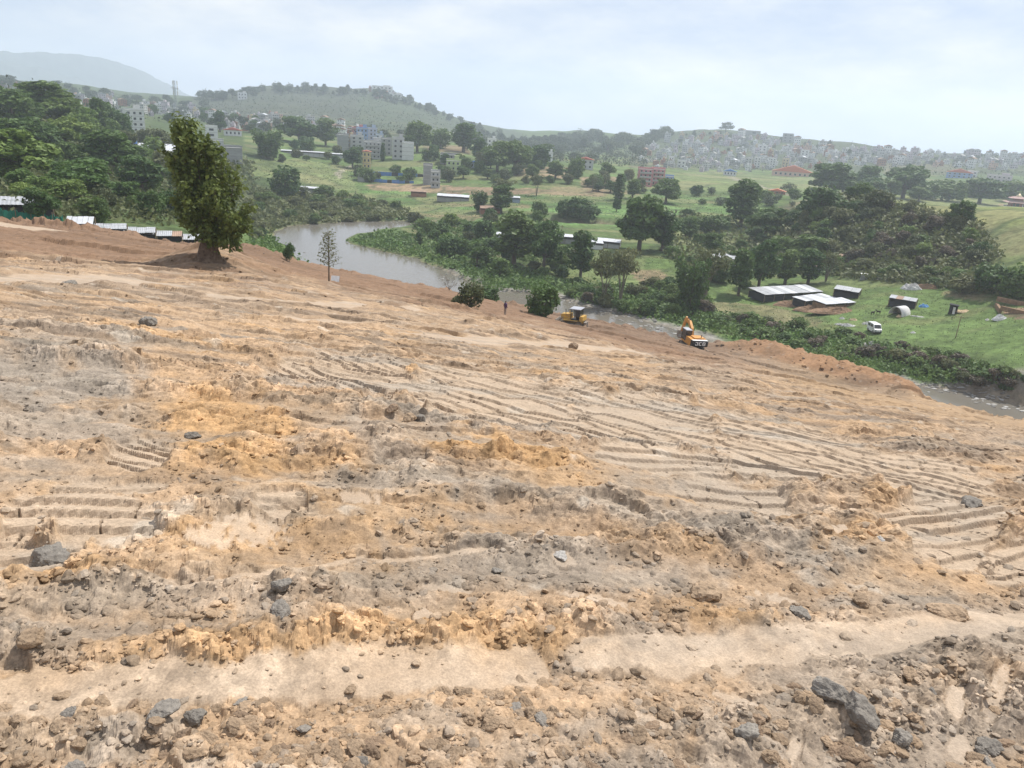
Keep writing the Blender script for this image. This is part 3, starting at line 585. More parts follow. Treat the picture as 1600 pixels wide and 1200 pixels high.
_pf1, _pf2, _pid, _ = worley(vx / 34 + .5 * wob3, vy / 19 + .3 * wob3, 181); _pm = smooth(170, 230, vd) * (1 - smooth(900, 1300, vd)) * (vpx > 380)
vc = vc * (1 + _pm * (.62 * (_pid - .5)))[..., None]; vc = mixc(vc, C(.19, .165, .09), _pm * .55 * smooth(.72, .8, _pid)); vc = mixc(vc, C(.055, .075, .034), _pm * .75 * (1 - smooth(.02, .10, _pf2 - _pf1)))
vc = mixc(vc, C(.16, .15, .075) , .45 * smooth(.1, .7, fbm(vx / 16, vy / 9, 4, 187)) * (vd < 900)); vc = mixc(vc, C(.06, .085, .036), .55 * smooth(.25, .7, fbm(vx / 5, vy / 4, 4, 189)) * (vd < 500))
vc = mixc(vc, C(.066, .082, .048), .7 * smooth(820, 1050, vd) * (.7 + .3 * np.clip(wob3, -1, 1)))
# gravel and rubbish strewn water margin
vc = mixc(vc, C(.26, .245, .215) * (0.7 + .6 * np.clip(.5 + .8 * wob2, 0, 1))[..., None], (1 - smooth(1.0, 4.5, rs + 2.5 * wob2)) * (vd < 190) * (vpx > 640))
vc = mixc(vc, C(.19, .155, .11), (1 - smooth(0, 1.6, rs)) * (vd < 700) * .8)
vfc = np.stack([np.repeat(np.arange(len(M_far)), NV - 1), np.tile(np.arange(NV - 1), len(M_far))], 0); i1 = (vfc[0] + 1) % len(M_far)
VF = np.stack([vfc[0] * NV + vfc[1], i1 * NV + vfc[1], i1 * NV + vfc[1] + 1, vfc[0] * NV + vfc[1] + 1], -1)
def land_material():
    m = bpy.data.materials.new('valley_land'); m.use_nodes = True; nt = m.node_tree; p = nt.nodes['Principled BSDF']; p.inputs['Roughness'].default_value = 0.95; p.inputs['Specular IOR Level'].default_value = 0.1
    at = nt.nodes.new('ShaderNodeAttribute'); at.attribute_name = 'cover'; tc = nt.nodes.new('ShaderNodeTexCoord')
    n1 = nt.nodes.new('ShaderNodeTexNoise'); n1.inputs['Scale'].default_value = 0.55; n1.inputs['Detail'].default_value = 8; n1.inputs['Roughness'].default_value = 0.72; nt.links.new(tc.outputs['Object'], n1.inputs['Vector'])
    mr = nt.nodes.new('ShaderNodeMapRange'); mr.inputs['From Min'].default_value = .3; mr.inputs['From Max'].default_value = .7; mr.inputs['To Min'].default_value = 0.5; mr.inputs['To Max'].default_value = 1.45; nt.links.new(n1.outputs['Fac'], mr.inputs['Value'])
    vm = nt.nodes.new('ShaderNodeVectorMath'); vm.operation = 'SCALE'; nt.links.new(at.outputs['Color'], vm.inputs[0]); nt.links.new(mr.outputs[0], vm.inputs['Scale']); nt.links.new(vm.outputs[0], p.inputs['Base Color'])
    b = nt.nodes.new('ShaderNodeBump'); b.inputs['Distance'].default_value = 0.5; b.inputs['Strength'].default_value = 0.6; nt.links.new(n1.outputs['Fac'], b.inputs['Height']); nt.links.new(b.outputs[0], p.inputs['Normal'])
    return m
me = npmesh('valley_ground', np.stack([vx, vy, vz], -1).reshape(-1, 3), VF, True, [land_material()])
ca = me.attributes.new('cover', 'FLOAT_COLOR', 'POINT'); ca.data.foreach_set('color', np.concatenate([vc.reshape(-1, 3), np.ones((vc.size // 3, 1))], 1).astype(np.float32).ravel())
put('valley_ground', me, kind='structure')

# ------------------------------------------------------------------ river
def water_material():
    m = bpy.data.materials.new('river_water'); m.use_nodes = True; nt = m.node_tree; p = nt.nodes['Principled BSDF']
    p.inputs['Base Color'].default_value = (.16, .145, .12, 1); p.inputs['Roughness'].default_value = 0.13; p.inputs['IOR'].default_value = 1.33
    tc = nt.nodes.new('ShaderNodeTexCoord'); n = nt.nodes.new('ShaderNodeTexNoise'); n.inputs['Scale'].default_value = 0.9; n.inputs['Detail'].default_value = 6; n.inputs['Roughness'].default_value = .6
    nt.links.new(tc.outputs['Object'], n.inputs['Vector']); b = nt.nodes.new('ShaderNodeBump'); b.inputs['Strength'].default_value = 0.28; b.inputs['Distance'].default_value = 0.12
    nt.links.new(n.outputs['Fac'], b.inputs['Height']); nt.links.new(b.outputs[0], p.inputs['Normal'])
    return m
wv = [(-150, 60), (190, 60), (230, 160), (120, 330), (-140, 330)]
me = bpy.data.meshes.new('river_water'); me.from_pydata([(a, b, RIVER_Z) for a, b in wv], [], [tuple(range(5))]); me.materials.append(water_material())
put('river_water', me, kind='structure')

# ------------------------------------------------------------------ far mountains, mostly lost in the haze; forest colour paled to add to it
def mountain(name, sky, dist, depth, colr, seed):
    px = np.array([s[0] for s in sky]); py = np.array([s[1] for s in sky]); p = at_dist(px, py, dist); a, _ = azl(p); zt = p[:, 2]
    az = np.linspace(a[0], a[-1], 160); top = np.interp(az, a, zt) + fbm(az * 40, az * 0 + seed, 4, seed) * 9
    rows = np.linspace(-1, 1, 24); Vv = []
    for r in rows:
        d = dist + r * depth; h = (1 - abs(r)) ** 0.9; z = -40 + (top + 40) * h + fbm(az * 60, az * 0 + r * 6, 4, seed + 3) * 14 * (1 - abs(r)) * abs(r) * 2
        Vv.append(np.stack([d * np.sin(az), d * np.cos(az), z], -1))
    n = 160; f = [(i * n + j, (i + 1) * n + j, (i + 1) * n + j + 1, i * n + j + 1) for i in range(23) for j in range(n - 1)]
    put(name, npmesh(name, np.concatenate(Vv), np.array(f)[:, ::-1], True, [mat('haze_paled_forest', colr, tuple(c * .6 for c in colr), .95, .02)]), kind='structure')
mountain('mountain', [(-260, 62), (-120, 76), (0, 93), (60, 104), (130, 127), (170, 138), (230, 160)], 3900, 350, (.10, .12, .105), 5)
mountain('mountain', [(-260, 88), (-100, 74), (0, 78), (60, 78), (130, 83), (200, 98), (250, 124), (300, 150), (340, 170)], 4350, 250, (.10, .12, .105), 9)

# ------------------------------------------------------------------ the air
hb = MB().box((0, 0, 100.0), (9400, 9400, 280)).mesh('haze', [])
hm = bpy.data.materials.new('summer_haze'); hm.use_nodes = True; hm.node_tree.nodes.clear()
ho = hm.node_tree.nodes.new('ShaderNodeOutputMaterial'); hv = hm.node_tree.nodes.new('ShaderNodeVolumePrincipled')
hv.inputs['Color'].default_value = (.80, .90, 1, 1); hv.inputs['Density'].default_value = 0.00032; hv.inputs['Anisotropy'].default_value = 0.25
hm.node_tree.links.new(hv.outputs[0], ho.inputs['Volume']); hb.materials.append(hm)
put('haze', hb, kind='stuff')
# ================================================================== TREES AND SHRUBS
M_LEAF = leaf_mat('leaf_dark', (.108, .180, .044), (.070, .124, .034))
M_LEAF_L = leaf_mat('leaf_light', (.150, .235, .055), (.100, .165, .042))
M_LEAF_O = leaf_mat('leaf_olive', (.145, .165, .065), (.092, .112, .046))
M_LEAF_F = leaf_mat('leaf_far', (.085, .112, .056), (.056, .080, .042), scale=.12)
M_LEAF_B = leaf_mat('leaf_brown', (.150, .128, .082), (.100, .085, .058))
M_LEAF_H = leaf_mat('leaf_pollard', (.165, .220, .058), (.092, .135, .036), scale=1.3, rand=.05, transl=.4)
M_BARK = mat('bark', (.17, .135, .10), (.085, .065, .05), .95, 4, bump=.5)
M_BARK_P = mat('bark_pale', (.25, .22, .17), (.13, .11, .085), .95, 4, bump=.5)

def leaf_quads(P, N, size, flat=0.9):
    """leaf clumps: one small four cornered leaf spray at each point, facing roughly along N"""
    n = len(P); r = rng.normal(size=(n, 3)); Nn = N + flat * r; Nn /= np.linalg.norm(Nn, axis=1, keepdims=True) + 1e-9
    t = np.cross(Nn, rng.normal(size=(n, 3))); t /= np.linalg.norm(t, axis=1, keepdims=True) + 1e-9; b = np.cross(Nn, t)
    s = np.asarray(size).reshape(-1, 1) * rng.uniform(0.6, 1.35, (n, 1)); w = s * rng.uniform(.45, .8, (n, 1))
    c = np.stack([P - t * s, P + b * w, P + t * s, P - b * w], 1)
    c[:, 1] += Nn * s * .18; c[:, 3] += Nn * s * .18
    return c.reshape(-1, 3), np.arange(4 * n).reshape(-1, 4)
def blob_leaves(blobs, size):
    Ps, Ns = [], []
    for (c, r, n) in blobs:
        d = rng.normal(size=(n, 3)); d /= np.linalg.norm(d, axis=1, keepdims=True)
        k = rng.uniform(0.55, 1.05, (n, 1)) ** .6 * (1 + .22 * np.sin(d[:, :1] * 5 + c[0] * 9) * np.cos(d[:, 1:2] * 6 + c[1] * 7))
        Ps.append(np.array(c) + d * k * np.array(r)); Ns.append(d + np.array([0, 0, .35]))
    return leaf_quads(np.vstack(Ps), np.vstack(Ns), size)
def limbs(segs, n=6):
    b = MB()
    for p0, p1, r0, r1 in segs: b.tube(p0, p1, r0, r1, n, cap=False)
    return b
def rnd(a, b): return float(rng.uniform(a, b))
# every kind is built 10 m tall and stretched to the surveyed size
def k_round(n=2400):
    bl = [((0, 0, 6.4), (2.6, 2.6, 2.3), n // 4)]; sg = [((0, 0, -.5), (rnd(-.2, .2), 0, 3.2), .38, .26)]
    for i in range(14):
        a = i * 2.4 + rnd(-.3, .3); rr = rnd(1.5, 3.1); z = rnd(3.2, 8.8); rr *= math.sqrt(max(.05, 1 - ((z - 4.6) / 4.9) ** 2)); c = (rr * math.cos(a), rr * math.sin(a), z); s = rnd(1.1, 1.8)
        bl.append((c, (s, s, s * .72), n // 12)); sg.append(((0, 0, 2.6 + rnd(0, .8)), (c[0] * .8, c[1] * .8, c[2] - .3), .15, .05))
    return bl, sg, .36
def k_tall(n=2200):
    bl = []; sg = [((0, 0, -.5), (.1, 0, 5), .30, .20), ((.1, 0, 5), (rnd(-.3, .3), .1, 9), .2, .06)]
    for i in range(13):
        z = 2.8 + i * .53; a = i * 2.4; rr = rnd(.5, 1.9) * (1.1 - abs(z - 5.8) / 6); c = (rr * math.cos(a), rr * math.sin(a), z); s = rnd(.9, 1.5)
        bl.append((c, (s, s, s * .8), n // 13)); sg.append(((0, 0, z - .8), c, .1, .04))
    return bl, sg, .33
def k_bush(n=1900):
    bl = [((0, 0, 4.2), (3.2, 3.2, 4.0), n // 3)]; sg = [((0, 0, -.5), (0, 0, 5), .25, .1)]
    for i in range(10):
        a = i * 2.4; rr = rnd(1.4, 3.2); z = rnd(1.4, 7.6); rr *= 1 - max(0, z - 5) * .2; s = rnd(1.2, 1.9)
        bl.append(((rr * math.cos(a), rr * math.sin(a), z), (s, s, s * .9), n // 15)); sg.append(((0, 0, .5), (rr * .7 * math.cos(a), rr * .7 * math.sin(a), z), .1, .03))
    return bl, sg, .42
def k_feather(n=1500):
    bl = []; sg = []
    for i in range(5):
        a = i * 1.3 + .4; t = (1.9 * math.cos(a), .8 * math.sin(a), 6.6 + rnd(-.6, .8)); m = (.5 * math.cos(a), .3 * math.sin(a), 3.4); sg += [((rnd(-.15, .15), 0, -.4), m, .17, .13), (m, t, .13, .04)]
        for k in range(5):
            c = (t[0] + rnd(-1.5, 1.5), t[1] + rnd(-1.4, 1.4), t[2] + rnd(-1.2, 2.2)); sg.append((tuple(m[j] * .35 + t[j] * .65 for j in range(3)), c, .05, .02)); bl.append((c, (1.35, 1.3, .55), n // 25))
    return bl, sg, .26
def k_bamboo(n=2600):
    bl = []; sg = []
    for i in range(30):
        a = rnd(0, 6.28); r0 = rnd(0, 1.5); l = rnd(.4, 2.6); h = rnd(6, 10); p0 = (r0 * math.cos(a), r0 * math.sin(a), -.3); p1 = ((r0 + l * .3) * math.cos(a), (r0 + l * .3) * math.sin(a), h * .6); p2 = ((r0 + l) * math.cos(a), (r0 + l) * math.sin(a), h)
        sg += [(p0, p1, .06, .05), (p1, p2, .05, .015)]
        for k in range(4):
            t = k / 3; c = tuple(p1[j] * (1 - t) + p2[j] * t for j in range(3)); bl.append(((c[0], c[1], c[2] - .6), (.6, .6, 1.1), n // 120))
        bl.append(((p1[0], p1[1], h * .3), (.55, .55, 1.4), n // 90))
    return bl, sg, .34
def k_pine(n=1100):
    bl = []; sg = [((0, 0, -.5), (0, 0, 9.6), .22, .04)]
    for i in range(9):
        z = 2.6 + i * .8; s = (10.6 - z) * .27
        for k in range(3):
            a = k * 2.1 + i; bl.append(((s * .55 * math.cos(a), s * .55 * math.sin(a), z), (s * .7, s * .7, .55), n // 27))
    return bl, sg, .3
def k_cypress(n=1000):
    return [((0, 0, 1.2 + i), (.95 * (1 - abs(i - 3) / 9), .95 * (1 - abs(i - 3) / 9), 1.0), n // 9) for i in range(9)], [((0, 0, -.5), (0, 0, 8), .2, .05)], .3
def k_bare(n=260):
    bl = []; sg = [((0, 0, -.4), (.2, 0, 3), .18, .12)]
    for i in range(9):
        a = i * 2.4; t = (2.4 * math.cos(a), 2.4 * math.sin(a), rnd(5, 9.6)); m = (t[0] * .4, t[1] * .4, 4 + rnd(-.6, .6)); sg += [((.2, 0, 2 + rnd(0, 1)), m, .09, .06), (m, t, .06, .02)]; bl.append((t, (.9, .9, .9), n // 9))
        for k in range(3): sg.append((tuple(m[j] * .5 + t[j] * .5 for j in range(3)), (t[0] + rnd(-1, 1), t[1] + rnd(-1, 1), t[2] + rnd(-.6, .8)), .03, .012))
    return bl, sg, .2
KINDS = {}
def make_kind(key, fn, variants, mleaf, mbark, width):
    KINDS[key] = []
    for i in range(variants):
        bl, sg, ls = fn(); v, f = blob_leaves(bl, ls); v[:, 2] = np.maximum(v[:, 2], .02)
        top = np.percentile(v[:, 2], 99.6); w = np.percentile(np.abs(v[:, :2]), 98) * 2
        v = v * np.array([1 / w, 1 / w, 1 / top])
        b = limbs(sg); b.v = [(a / w, c / w, z / top) for a, c, z in b.v]
        KINDS[key].append((npmesh('crown', v, f, False, [mleaf]), b.mesh('trunk', mbark, True)))
make_kind('round', k_round, 3, M_LEAF, M_BARK, 6); make_kind('light', k_round, 3, M_LEAF_L, M_BARK, 6); make_kind('tall', k_tall, 3, M_LEAF, M_BARK, 4); make_kind('bush', k_bush, 3, M_LEAF, M_BARK, 6)
make_kind('bushl', k_bush, 2, M_LEAF_L, M_BARK, 6); make_kind('olive', k_bush, 2, M_LEAF_O, M_BARK, 6); make_kind('brown', k_bush, 2, M_LEAF_B, M_BARK, 6)
make_kind('feather', k_feather, 2, M_LEAF_O, M_BARK_P, 6); make_kind('bamboo', k_bamboo, 2, M_LEAF, M_BARK_P, 5); make_kind('pine', k_pine, 2, M_LEAF_F, M_BARK, 4); make_kind('cypress', k_cypress, 1, M_LEAF, M_BARK, 3); make_kind('bare', k_bare, 1, M_LEAF_B, M_BARK, 5)
make_kind('farround', lambda: k_round(900), 2, M_LEAF_F, M_BARK, 6); make_kind('farbush', lambda: k_bush(700), 2, M_LEAF_F, M_BARK, 6)
for k in ('farround', 'farbush'):
    pass
NAMES = {'round': 'broadleaf_tree', 'light': 'broadleaf_tree', 'tall': 'tall_tree', 'bush': 'bushy_tree', 'bushl': 'shrub', 'olive': 'shrub', 'brown': 'shrub', 'feather': 'feathery_tree', 'bamboo': 'bamboo_clump', 'pine': 'pine_tree', 'cypress': 'cypress_tree', 'bare': 'bare_shrub', 'farround': 'broadleaf_tree', 'farbush': 'bushy_tree'}
_kn = {}
def tree_at(p, h, w, kind, label, group=None, cat=None, parts=True):
    i = _kn.get(kind, 0); _kn[kind] = i + 1; crown, trunk = KINDS[kind][i % len(KINDS[kind])]
    name = NAMES[kind]; cat = cat or ('shrub' if 'shrub' in name else 'bamboo' if kind == 'bamboo' else 'tree')
    t = thing(name, (p[0], p[1], p[2] - 0.02 * h), label, cat, group, rz=rnd(0, 6.28)); t.scale = (w, w, h)
    put('trunk', trunk, t); put('crown', crown, t)
    return t
def tree(px, py, hpx, wpx, kind, label, group=None, on_slope=False):
    p = slope_spot(px, py) if on_slope else spot(px, py)
    if np.isnan(p[0]): return None
    m = mpp(p)
    return tree_at(p, hpx * m, wpx * m, kind, label, group)

# ---- trees one can tell apart, near to far: picture x, foot y, height, width (px), kind, label
for a in [
 (28, 292, 88, 118, 'light', 'big pale green tree, largest crown on the left edge of the hillside'), (131, 312, 62, 92, 'light', 'bright rounded tree with a domed crown below the dark tree on the left hillside'),
 (176, 275, 68, 76, 'round', 'very dark broad tree just below the white tower block'), (222, 303, 58, 66, 'round', 'mid green tree left of the lone pollard crown'), (157, 207, 52, 30, 'tall', 'tall dark narrow tree left of the white tower block'),
 (66, 349, 54, 48, 'round', 'small dark round tree behind the green netting fence'), (139, 346, 36, 26, 'tall', 'slim dark tree behind the first grey sheet roof'), (158, 348, 40, 26, 'bush', 'dark bushy tree behind the torn sheet roofs'), (236, 342, 44, 40, 'bush', 'small bushy tree behind the long sheet roof'), (198, 318, 34, 40, 'light', 'light green shrub like tree above the sheet roofs'), (265, 338, 40, 36, 'bush', 'dark green tree close left of the pollard tree trunk'),
 (20, 190, 50, 76, 'bush', 'dark tree clump on the left hill crest edge'), (72, 176, 46, 76, 'round', 'broad dark tree topping the left hill'), (103, 196, 42, 64, 'round', 'dark tree stepping down right from the hill top'), (58, 243, 56, 62, 'round', 'dark tree in the middle of the left hillside'), (104, 232, 48, 60, 'light', 'mid green tree below the tiny white hut on the hillside'), (10, 238, 50, 60, 'round', 'dark tree at the left picture edge, mid hillside'), (130, 208, 38, 42, 'light', 'yellow green tree left of the tall narrow tree'),
 (344, 206, 32, 19, 'tall', 'dark tree beside the white roofed house'), (420, 248, 44, 40, 'bamboo', 'dense dark bamboo clump above the bright field'), (468, 224, 40, 58, 'round', 'large rounded tree at the town edge'), (509, 228, 42, 30, 'tall', 'tall dark tree right of the large rounded tree'), (480, 241, 22, 24, 'bush', 'small dark bush tree on the slope below the town'), (446, 308, 46, 44, 'bush', 'dark solitary tree at the lower end of the bright field'),
 (551, 263, 30, 28, 'round', 'dark tree standing left of the orange roofed house'), (598, 252, 28, 8, 'cypress', 'thin dark cypress in front of the white flats'), (652, 238, 46, 42, 'round', 'big dark tree right of the pale blue flats'), (688, 232, 30, 34, 'bush', 'bushy tree on the earth bluff'), (724, 238, 44, 38, 'tall', 'tall dark tree on the bluff above the green house'), (748, 252, 36, 22, 'tall', 'slim dark tree right of the bluff'), (777, 268, 46, 48, 'round', 'broad tree on the slope right of the bluff'), (806, 268, 46, 46, 'round', 'dark tree with wide crown right of the slope trees'), (838, 262, 34, 42, 'bush', 'dark bushy tree at the top of the bare brown field'),
 (785, 318, 38, 36, 'feather', 'feathery tree on the bare terrace'), (748, 331, 32, 22, 'bamboo', 'small bamboo like clump beside the brown shacks'), (783, 333, 44, 34, 'tall', 'dark tree behind the brown shacks'), (838, 306, 34, 20, 'feather', 'thin tree in front of the bare terrace bank'), (842, 340, 26, 24, 'bush', 'round bush at the edge of the far crops'), (905, 341, 32, 50, 'bush', 'clump of dark shrubby trees in the far crop fields'), (880, 340, 26, 24, 'bush', 'dark shrub left of the shrubby clump'), (963, 331, 20, 14, 'round', 'small lone tree in the far green field'), (926, 300, 24, 18, 'feather', 'small tree on the bare brown knoll'), (900, 278, 32, 24, 'bush', 'tree below the red roofed house'), (966, 312, 40, 18, 'cypress', 'dark upright tree left of the pink building'), (988, 310, 30, 22, 'tall', 'dark tree in front of the pink building'), (1040, 318, 38, 44, 'round', 'broad dark tree just below the pink building'),
 (802, 414, 84, 60, 'tall', 'tallest dark tree by the river meadow'), (849, 424, 78, 54, 'round', 'wide tree with bare trunk in the river meadow'), (906, 438, 78, 42, 'tall', 'dark ragged tree right of the bare trunk tree'), (942, 478, 88, 46, 'feather', 'left of the two thin feathery trees by the river'), (968, 476, 88, 50, 'feather', 'right of the two thin feathery trees by the river'), (998, 392, 84, 66, 'round', 'big spreading tree with dark shade in the meadow'), (1034, 392, 62, 36, 'tall', 'dark tree close right of the big spreading tree'), (1071, 372, 32, 34, 'round', 'small open crowned tree in the pale meadow'), (1074, 490, 88, 48, 'bamboo', 'dense tall bamboo clump behind the excavator'), (1100, 470, 84, 60, 'feather', 'open feathery tree beside the tall bamboo clump'), (1157, 354, 72, 48, 'tall', 'tall dark poplar shaped tree standing alone in mid valley'), (1108, 362, 26, 44, 'bush', 'dark hedge like tree in mid valley'), (1195, 374, 50, 56, 'round', 'broad dark tree at the left foot of the wooded hill'), (1112, 398, 34, 32, 'round', 'round dark tree in the meadow behind the pale shed'), (1130, 360, 22, 20, 'bush', 'small bush tree next to the tall poplar shaped tree'),
 (1153, 462, 74, 40, 'tall', 'thin trunked tree behind the left end of the farm sheds'), (1185, 450, 76, 48, 'round', 'leafy tree behind the long farm shed'), (1226, 446, 56, 36, 'tall', 'dark tree behind the middle of the farm sheds'), (1262, 444, 54, 38, 'tall', 'dark leafy tree right behind the farm sheds'), (1290, 440, 46, 34, 'feather', 'leaning tree at the right end of the farm sheds'), (1120, 440, 40, 44, 'bush', 'bushy tree beside the pale shed'), 
 (670, 366, 22, 22, 'bush', 'left small tree on the grassy river point'), (655, 386, 24, 13, 'tall', 'thin small tree near the river point'), (692, 366, 18, 20, 'bush', 'right small bush on the grassy river point'), (698, 402, 32, 34, 'bush', 'round bush tree halfway along the river bank'), (722, 400, 28, 30, 'bush', 'small dark tree among the river bank scrub'), (745, 416, 38, 36, 'round', 'dark round tree on the river bank'), (781, 432, 30, 30, 'light', 'light small tree near the river bank shrubs'), (756, 374, 30, 36, 'bush', 'bushy tree left of the tallest meadow tree'),
 (1297, 304, 48, 62, 'round', 'large tree on the left shoulder of the wooded hill'), (1351, 302, 42, 42, 'round', 'round tree on the wooded hill crest'), (1280, 336, 44, 58, 'bush', 'dark bush tree on the hill shoulder'), (1410, 310, 50, 66, 'round', 'spreading tree alone on the hill top grass'), (1446, 312, 28, 44, 'bush', 'low dark tree behind the hill top grass'), (1481, 314, 32, 50, 'bush', 'dark tree behind the grass near the temple'), (1530, 318, 38, 62, 'round', 'wide tree left of the temple'), (1590, 316, 32, 50, 'round', 'dark tree right behind the temple'), (1500, 352, 38, 38, 'round', 'leafy tree on the rim of the hill top'), (1368, 330, 34, 44, 'olive', 'pale green bush on the upper hill slope'), (1440, 402, 24, 26, 'bushl', 'bright green shrub low on the hill slope'),
 (1592, 466, 52, 56, 'bush', 'large dark tree at the right edge beyond the pasture'), (1545, 456, 44, 56, 'bush', 'dark tree at the foot of the grassy slope, right'), (1222, 404, 34, 44, 'bushl', 'bright bush at the hill foot'), (1262, 404, 36, 54, 'round', 'dark leafy tree at the hill foot'), (1504, 458, 30, 40, 'olive', 'olive shrub at the back of the pasture'),
]: tree(*a[:5], a[5])
# on the earth slope
tree(736, 482, 42, 40, 'olive', 'olive green shrub on the lip of the earth slope', on_slope=True); tree(762, 472, 24, 36, 'bush', 'small dark leaning tree on the lip of the earth slope', on_slope=True); tree(845, 496, 52, 46, 'bush', 'dark green bush left of the bulldozer', on_slope=True); tree(702, 458, 26, 22, 'bare', 'leafless purple brown shrub above the river', on_slope=True); tree(452, 406, 26, 15, 'bush', 'small dark shrub at the river corner', on_slope=True); tree(712, 476, 14, 14, 'olive', 'tuft of low shrub left of the olive shrub', on_slope=True)

TODO = []
# ---- repeated fill: groups whose members nothing tells apart
def scatter(poly, n, hr, wr, kinds, label, group, mind=0, tries=6):
    P = np.array(poly, float); lo, hi = P.min(0), P.max(0); q = rng.uniform(lo, hi, (n * tries, 2)); q = q[poly_mask(q[:, 0], q[:, 1], poly)]
    kept = []
    for a in q:
        if len(kept) >= n: break
        if mind and kept and min((a[0] - b[0]) ** 2 + 4 * (a[1] - b[1]) ** 2 for b in kept) < mind * mind: continue
        kept.append(a)
    if not kept: return
    pts = spots([k[0] for k in kept], [k[1] for k in kept])
    for k, p in zip(kept, pts):
        if np.isnan(p[0]): continue
        m = mpp(p); h = rnd(*hr) * m; w = rnd(*wr) * h
        kd = kinds[int(rng.integers(len(kinds)))]; TODO.append((tree_at(p, h, w, kd, label, group), k[0], k[1] - h / m / 2, h / m, w / m, kd))
scatter([(0, 165), (150, 185), (260, 230), (380, 260), (380, 330), (260, 345), (0, 330)], 62, (18, 42), (.8, 1.4), ['round', 'light', 'light', 'bush', 'olive', 'bushl', 'bushl'], 'leafy tree in the thick growth of the left hillside', 'trees covering the left hillside', 16)
scatter([(390, 300), (560, 306), (640, 330), (640, 346), (430, 352), (395, 390)], 34, (7, 17), (1.1, 1.9), ['bush', 'olive', 'bushl', 'bush'], 'low shrub on the far river bank', 'shrubs along the far river bank', 11)
scatter([(390, 205), (540, 240), (640, 262), (660, 290), (560, 282), (540, 262), (400, 250)], 22, (8, 20), (.9, 1.5), ['bush', 'round', 'olive'], 'dark shrub between field and town', 'shrubs between fields and town', 12)
scatter([(660, 250), (870, 250), (1000, 285), (1000, 312), (870, 290), (700, 285)], 44, (10, 26), (.8, 1.3), ['bush', 'round', 'tall', 'olive'], 'tree on the terraced slope in mid valley', 'trees on the terraced slope', 12)
scatter([(640, 340), (860, 345), (900, 400), (880, 440), (760, 405), (660, 372)], 36, (8, 20), (.9, 1.6), ['bush', 'bushl', 'olive', 'bush'], 'shrub in the rough ground beside the river', 'shrubs on the river flat', 11)
scatter([(860, 440), (1080, 455), (1110, 500), (1010, 496), (890, 468)], 36, (10, 24), (.9, 1.5), ['bush', 'olive', 'bush', 'brown'], 'bush in the riverside thicket behind the machines', 'bushes of the riverside thicket', 9)
scatter([(1000, 330), (1180, 345), (1210, 420), (1090, 440), (1040, 400)], 24, (8, 20), (.9, 1.5), ['bush', 'bushl', 'round'], 'shrub between the meadow trees', 'shrubs between the meadow trees', 12)
scatter([(1205, 345), (1300, 308), (1420, 325), (1520, 352), (1560, 405), (1500, 428), (1330, 425), (1210, 412)], 64, (11, 24), (.9, 1.5), ['olive', 'olive', 'brown', 'olive', 'bush', 'bushl', 'brown'], 'scrubby bush on the wooded hill', 'bushes covering the wooded hill', 13)
scatter([(1260, 410), (1560, 430), (1600, 440), (1600, 462), (1480, 448), (1300, 428)], 30, (8, 18), (1., 1.8), ['bush', 'bushl', 'olive'], 'low bush at the back edge of the pasture', 'bushes at the back of the pasture', 12)
scatter([(1110, 490), (1300, 520), (1450, 552), (1600, 590), (1600, 618), (1420, 580), (1240, 545), (1100, 515)], 60, (8, 20), (1.1, 2.0), ['bush', 'bushl', 'olive', 'bush', 'brown'], 'leafy bush on the near river margin', 'bushes on the near river margin', 11)
scatter([(1270, 300), (1600, 306), (1600, 318), (1290, 312)], 16, (16, 30), (1., 1.5), ['bush', 'round'], 'dark tree in the row behind the hill top', 'tree row behind the hill top', 12)
scatter([(1090, 300), (1280, 300), (1250, 325), (1080, 322)], 16, (8, 18), (1., 1.6), ['farbush', 'bush'], 'hedge shrub in the far fields', 'shrubs in the far fields', 10)
# skyline and far hills
def skyline(pts, n, hr, kinds, label, group, dy=(0, 5), wr=(.7, 1.3)):
    xs = rng.uniform(pts[0][0], pts[-1][0], n); ys = np.interp(xs, [p[0] for p in pts], [p[1] for p in pts]) + rng.uniform(dy[0], dy[1], n)
    for x, y, p in zip(xs, ys, spots(xs, ys)):
        if np.isnan(p[0]): continue
        m = mpp(p); h = rnd(*hr) * m; w = h * rnd(*wr); kd = kinds[int(rng.integers(len(kinds)))]; TODO.append((tree_at(p, h, w, kd, label, group), x, y - h / m / 2, h / m, w / m, kd))
skyline([(300, 150), (340, 150), (430, 140), (500, 140), (560, 145), (640, 158)], 70, (6, 14), ['farround', 'pine', 'farbush'], 'small hazy tree on the ridge of the central hill', 'trees on the central ridge', (0, 7))
skyline([(640, 160), (700, 182), (760, 208), (812, 222)], 34, (6, 13), ['farround', 'pine', 'farbush'], 'hazy tree on the falling right end of the central hill', 'trees on the falling ridge end', (-1, 8))
skyline([(815, 224), (860, 222), (900, 214), (960, 218), (1000, 226)], 75, (9, 18), ['farround', 'farbush', 'pine'], 'hazy tree on the wooded saddle between the two hills', 'trees on the wooded saddle', (0, 22), (.9, 1.5))
skyline([(1003, 226), (1030, 208), (1048, 206)], 20, (8, 14), ['farround', 'farbush'], 'dark tree in the sloping grove left of the hill town', 'sloping grove left of the hill town', (0, 12), (.9, 1.4))
tree(1134, 206, 15, 20, 'farround', 'large solitary tree on top of the hill town skyline')
skyline([(1060, 212), (1200, 216), (1380, 238), (1600, 246)], 60, (4, 9), ['farround', 'pine', 'farbush'], 'tiny tree among the houses of the far hill town', 'trees among the far hill town houses', (-2, 24))
skyline([(0, 128), (120, 140), (220, 158), (330, 168)], 60, (7, 13), ['farround', 'farbush'], 'hazy tree along the far left skyline', 'trees on the far left skyline', (-1, 12), (.9, 1.7))
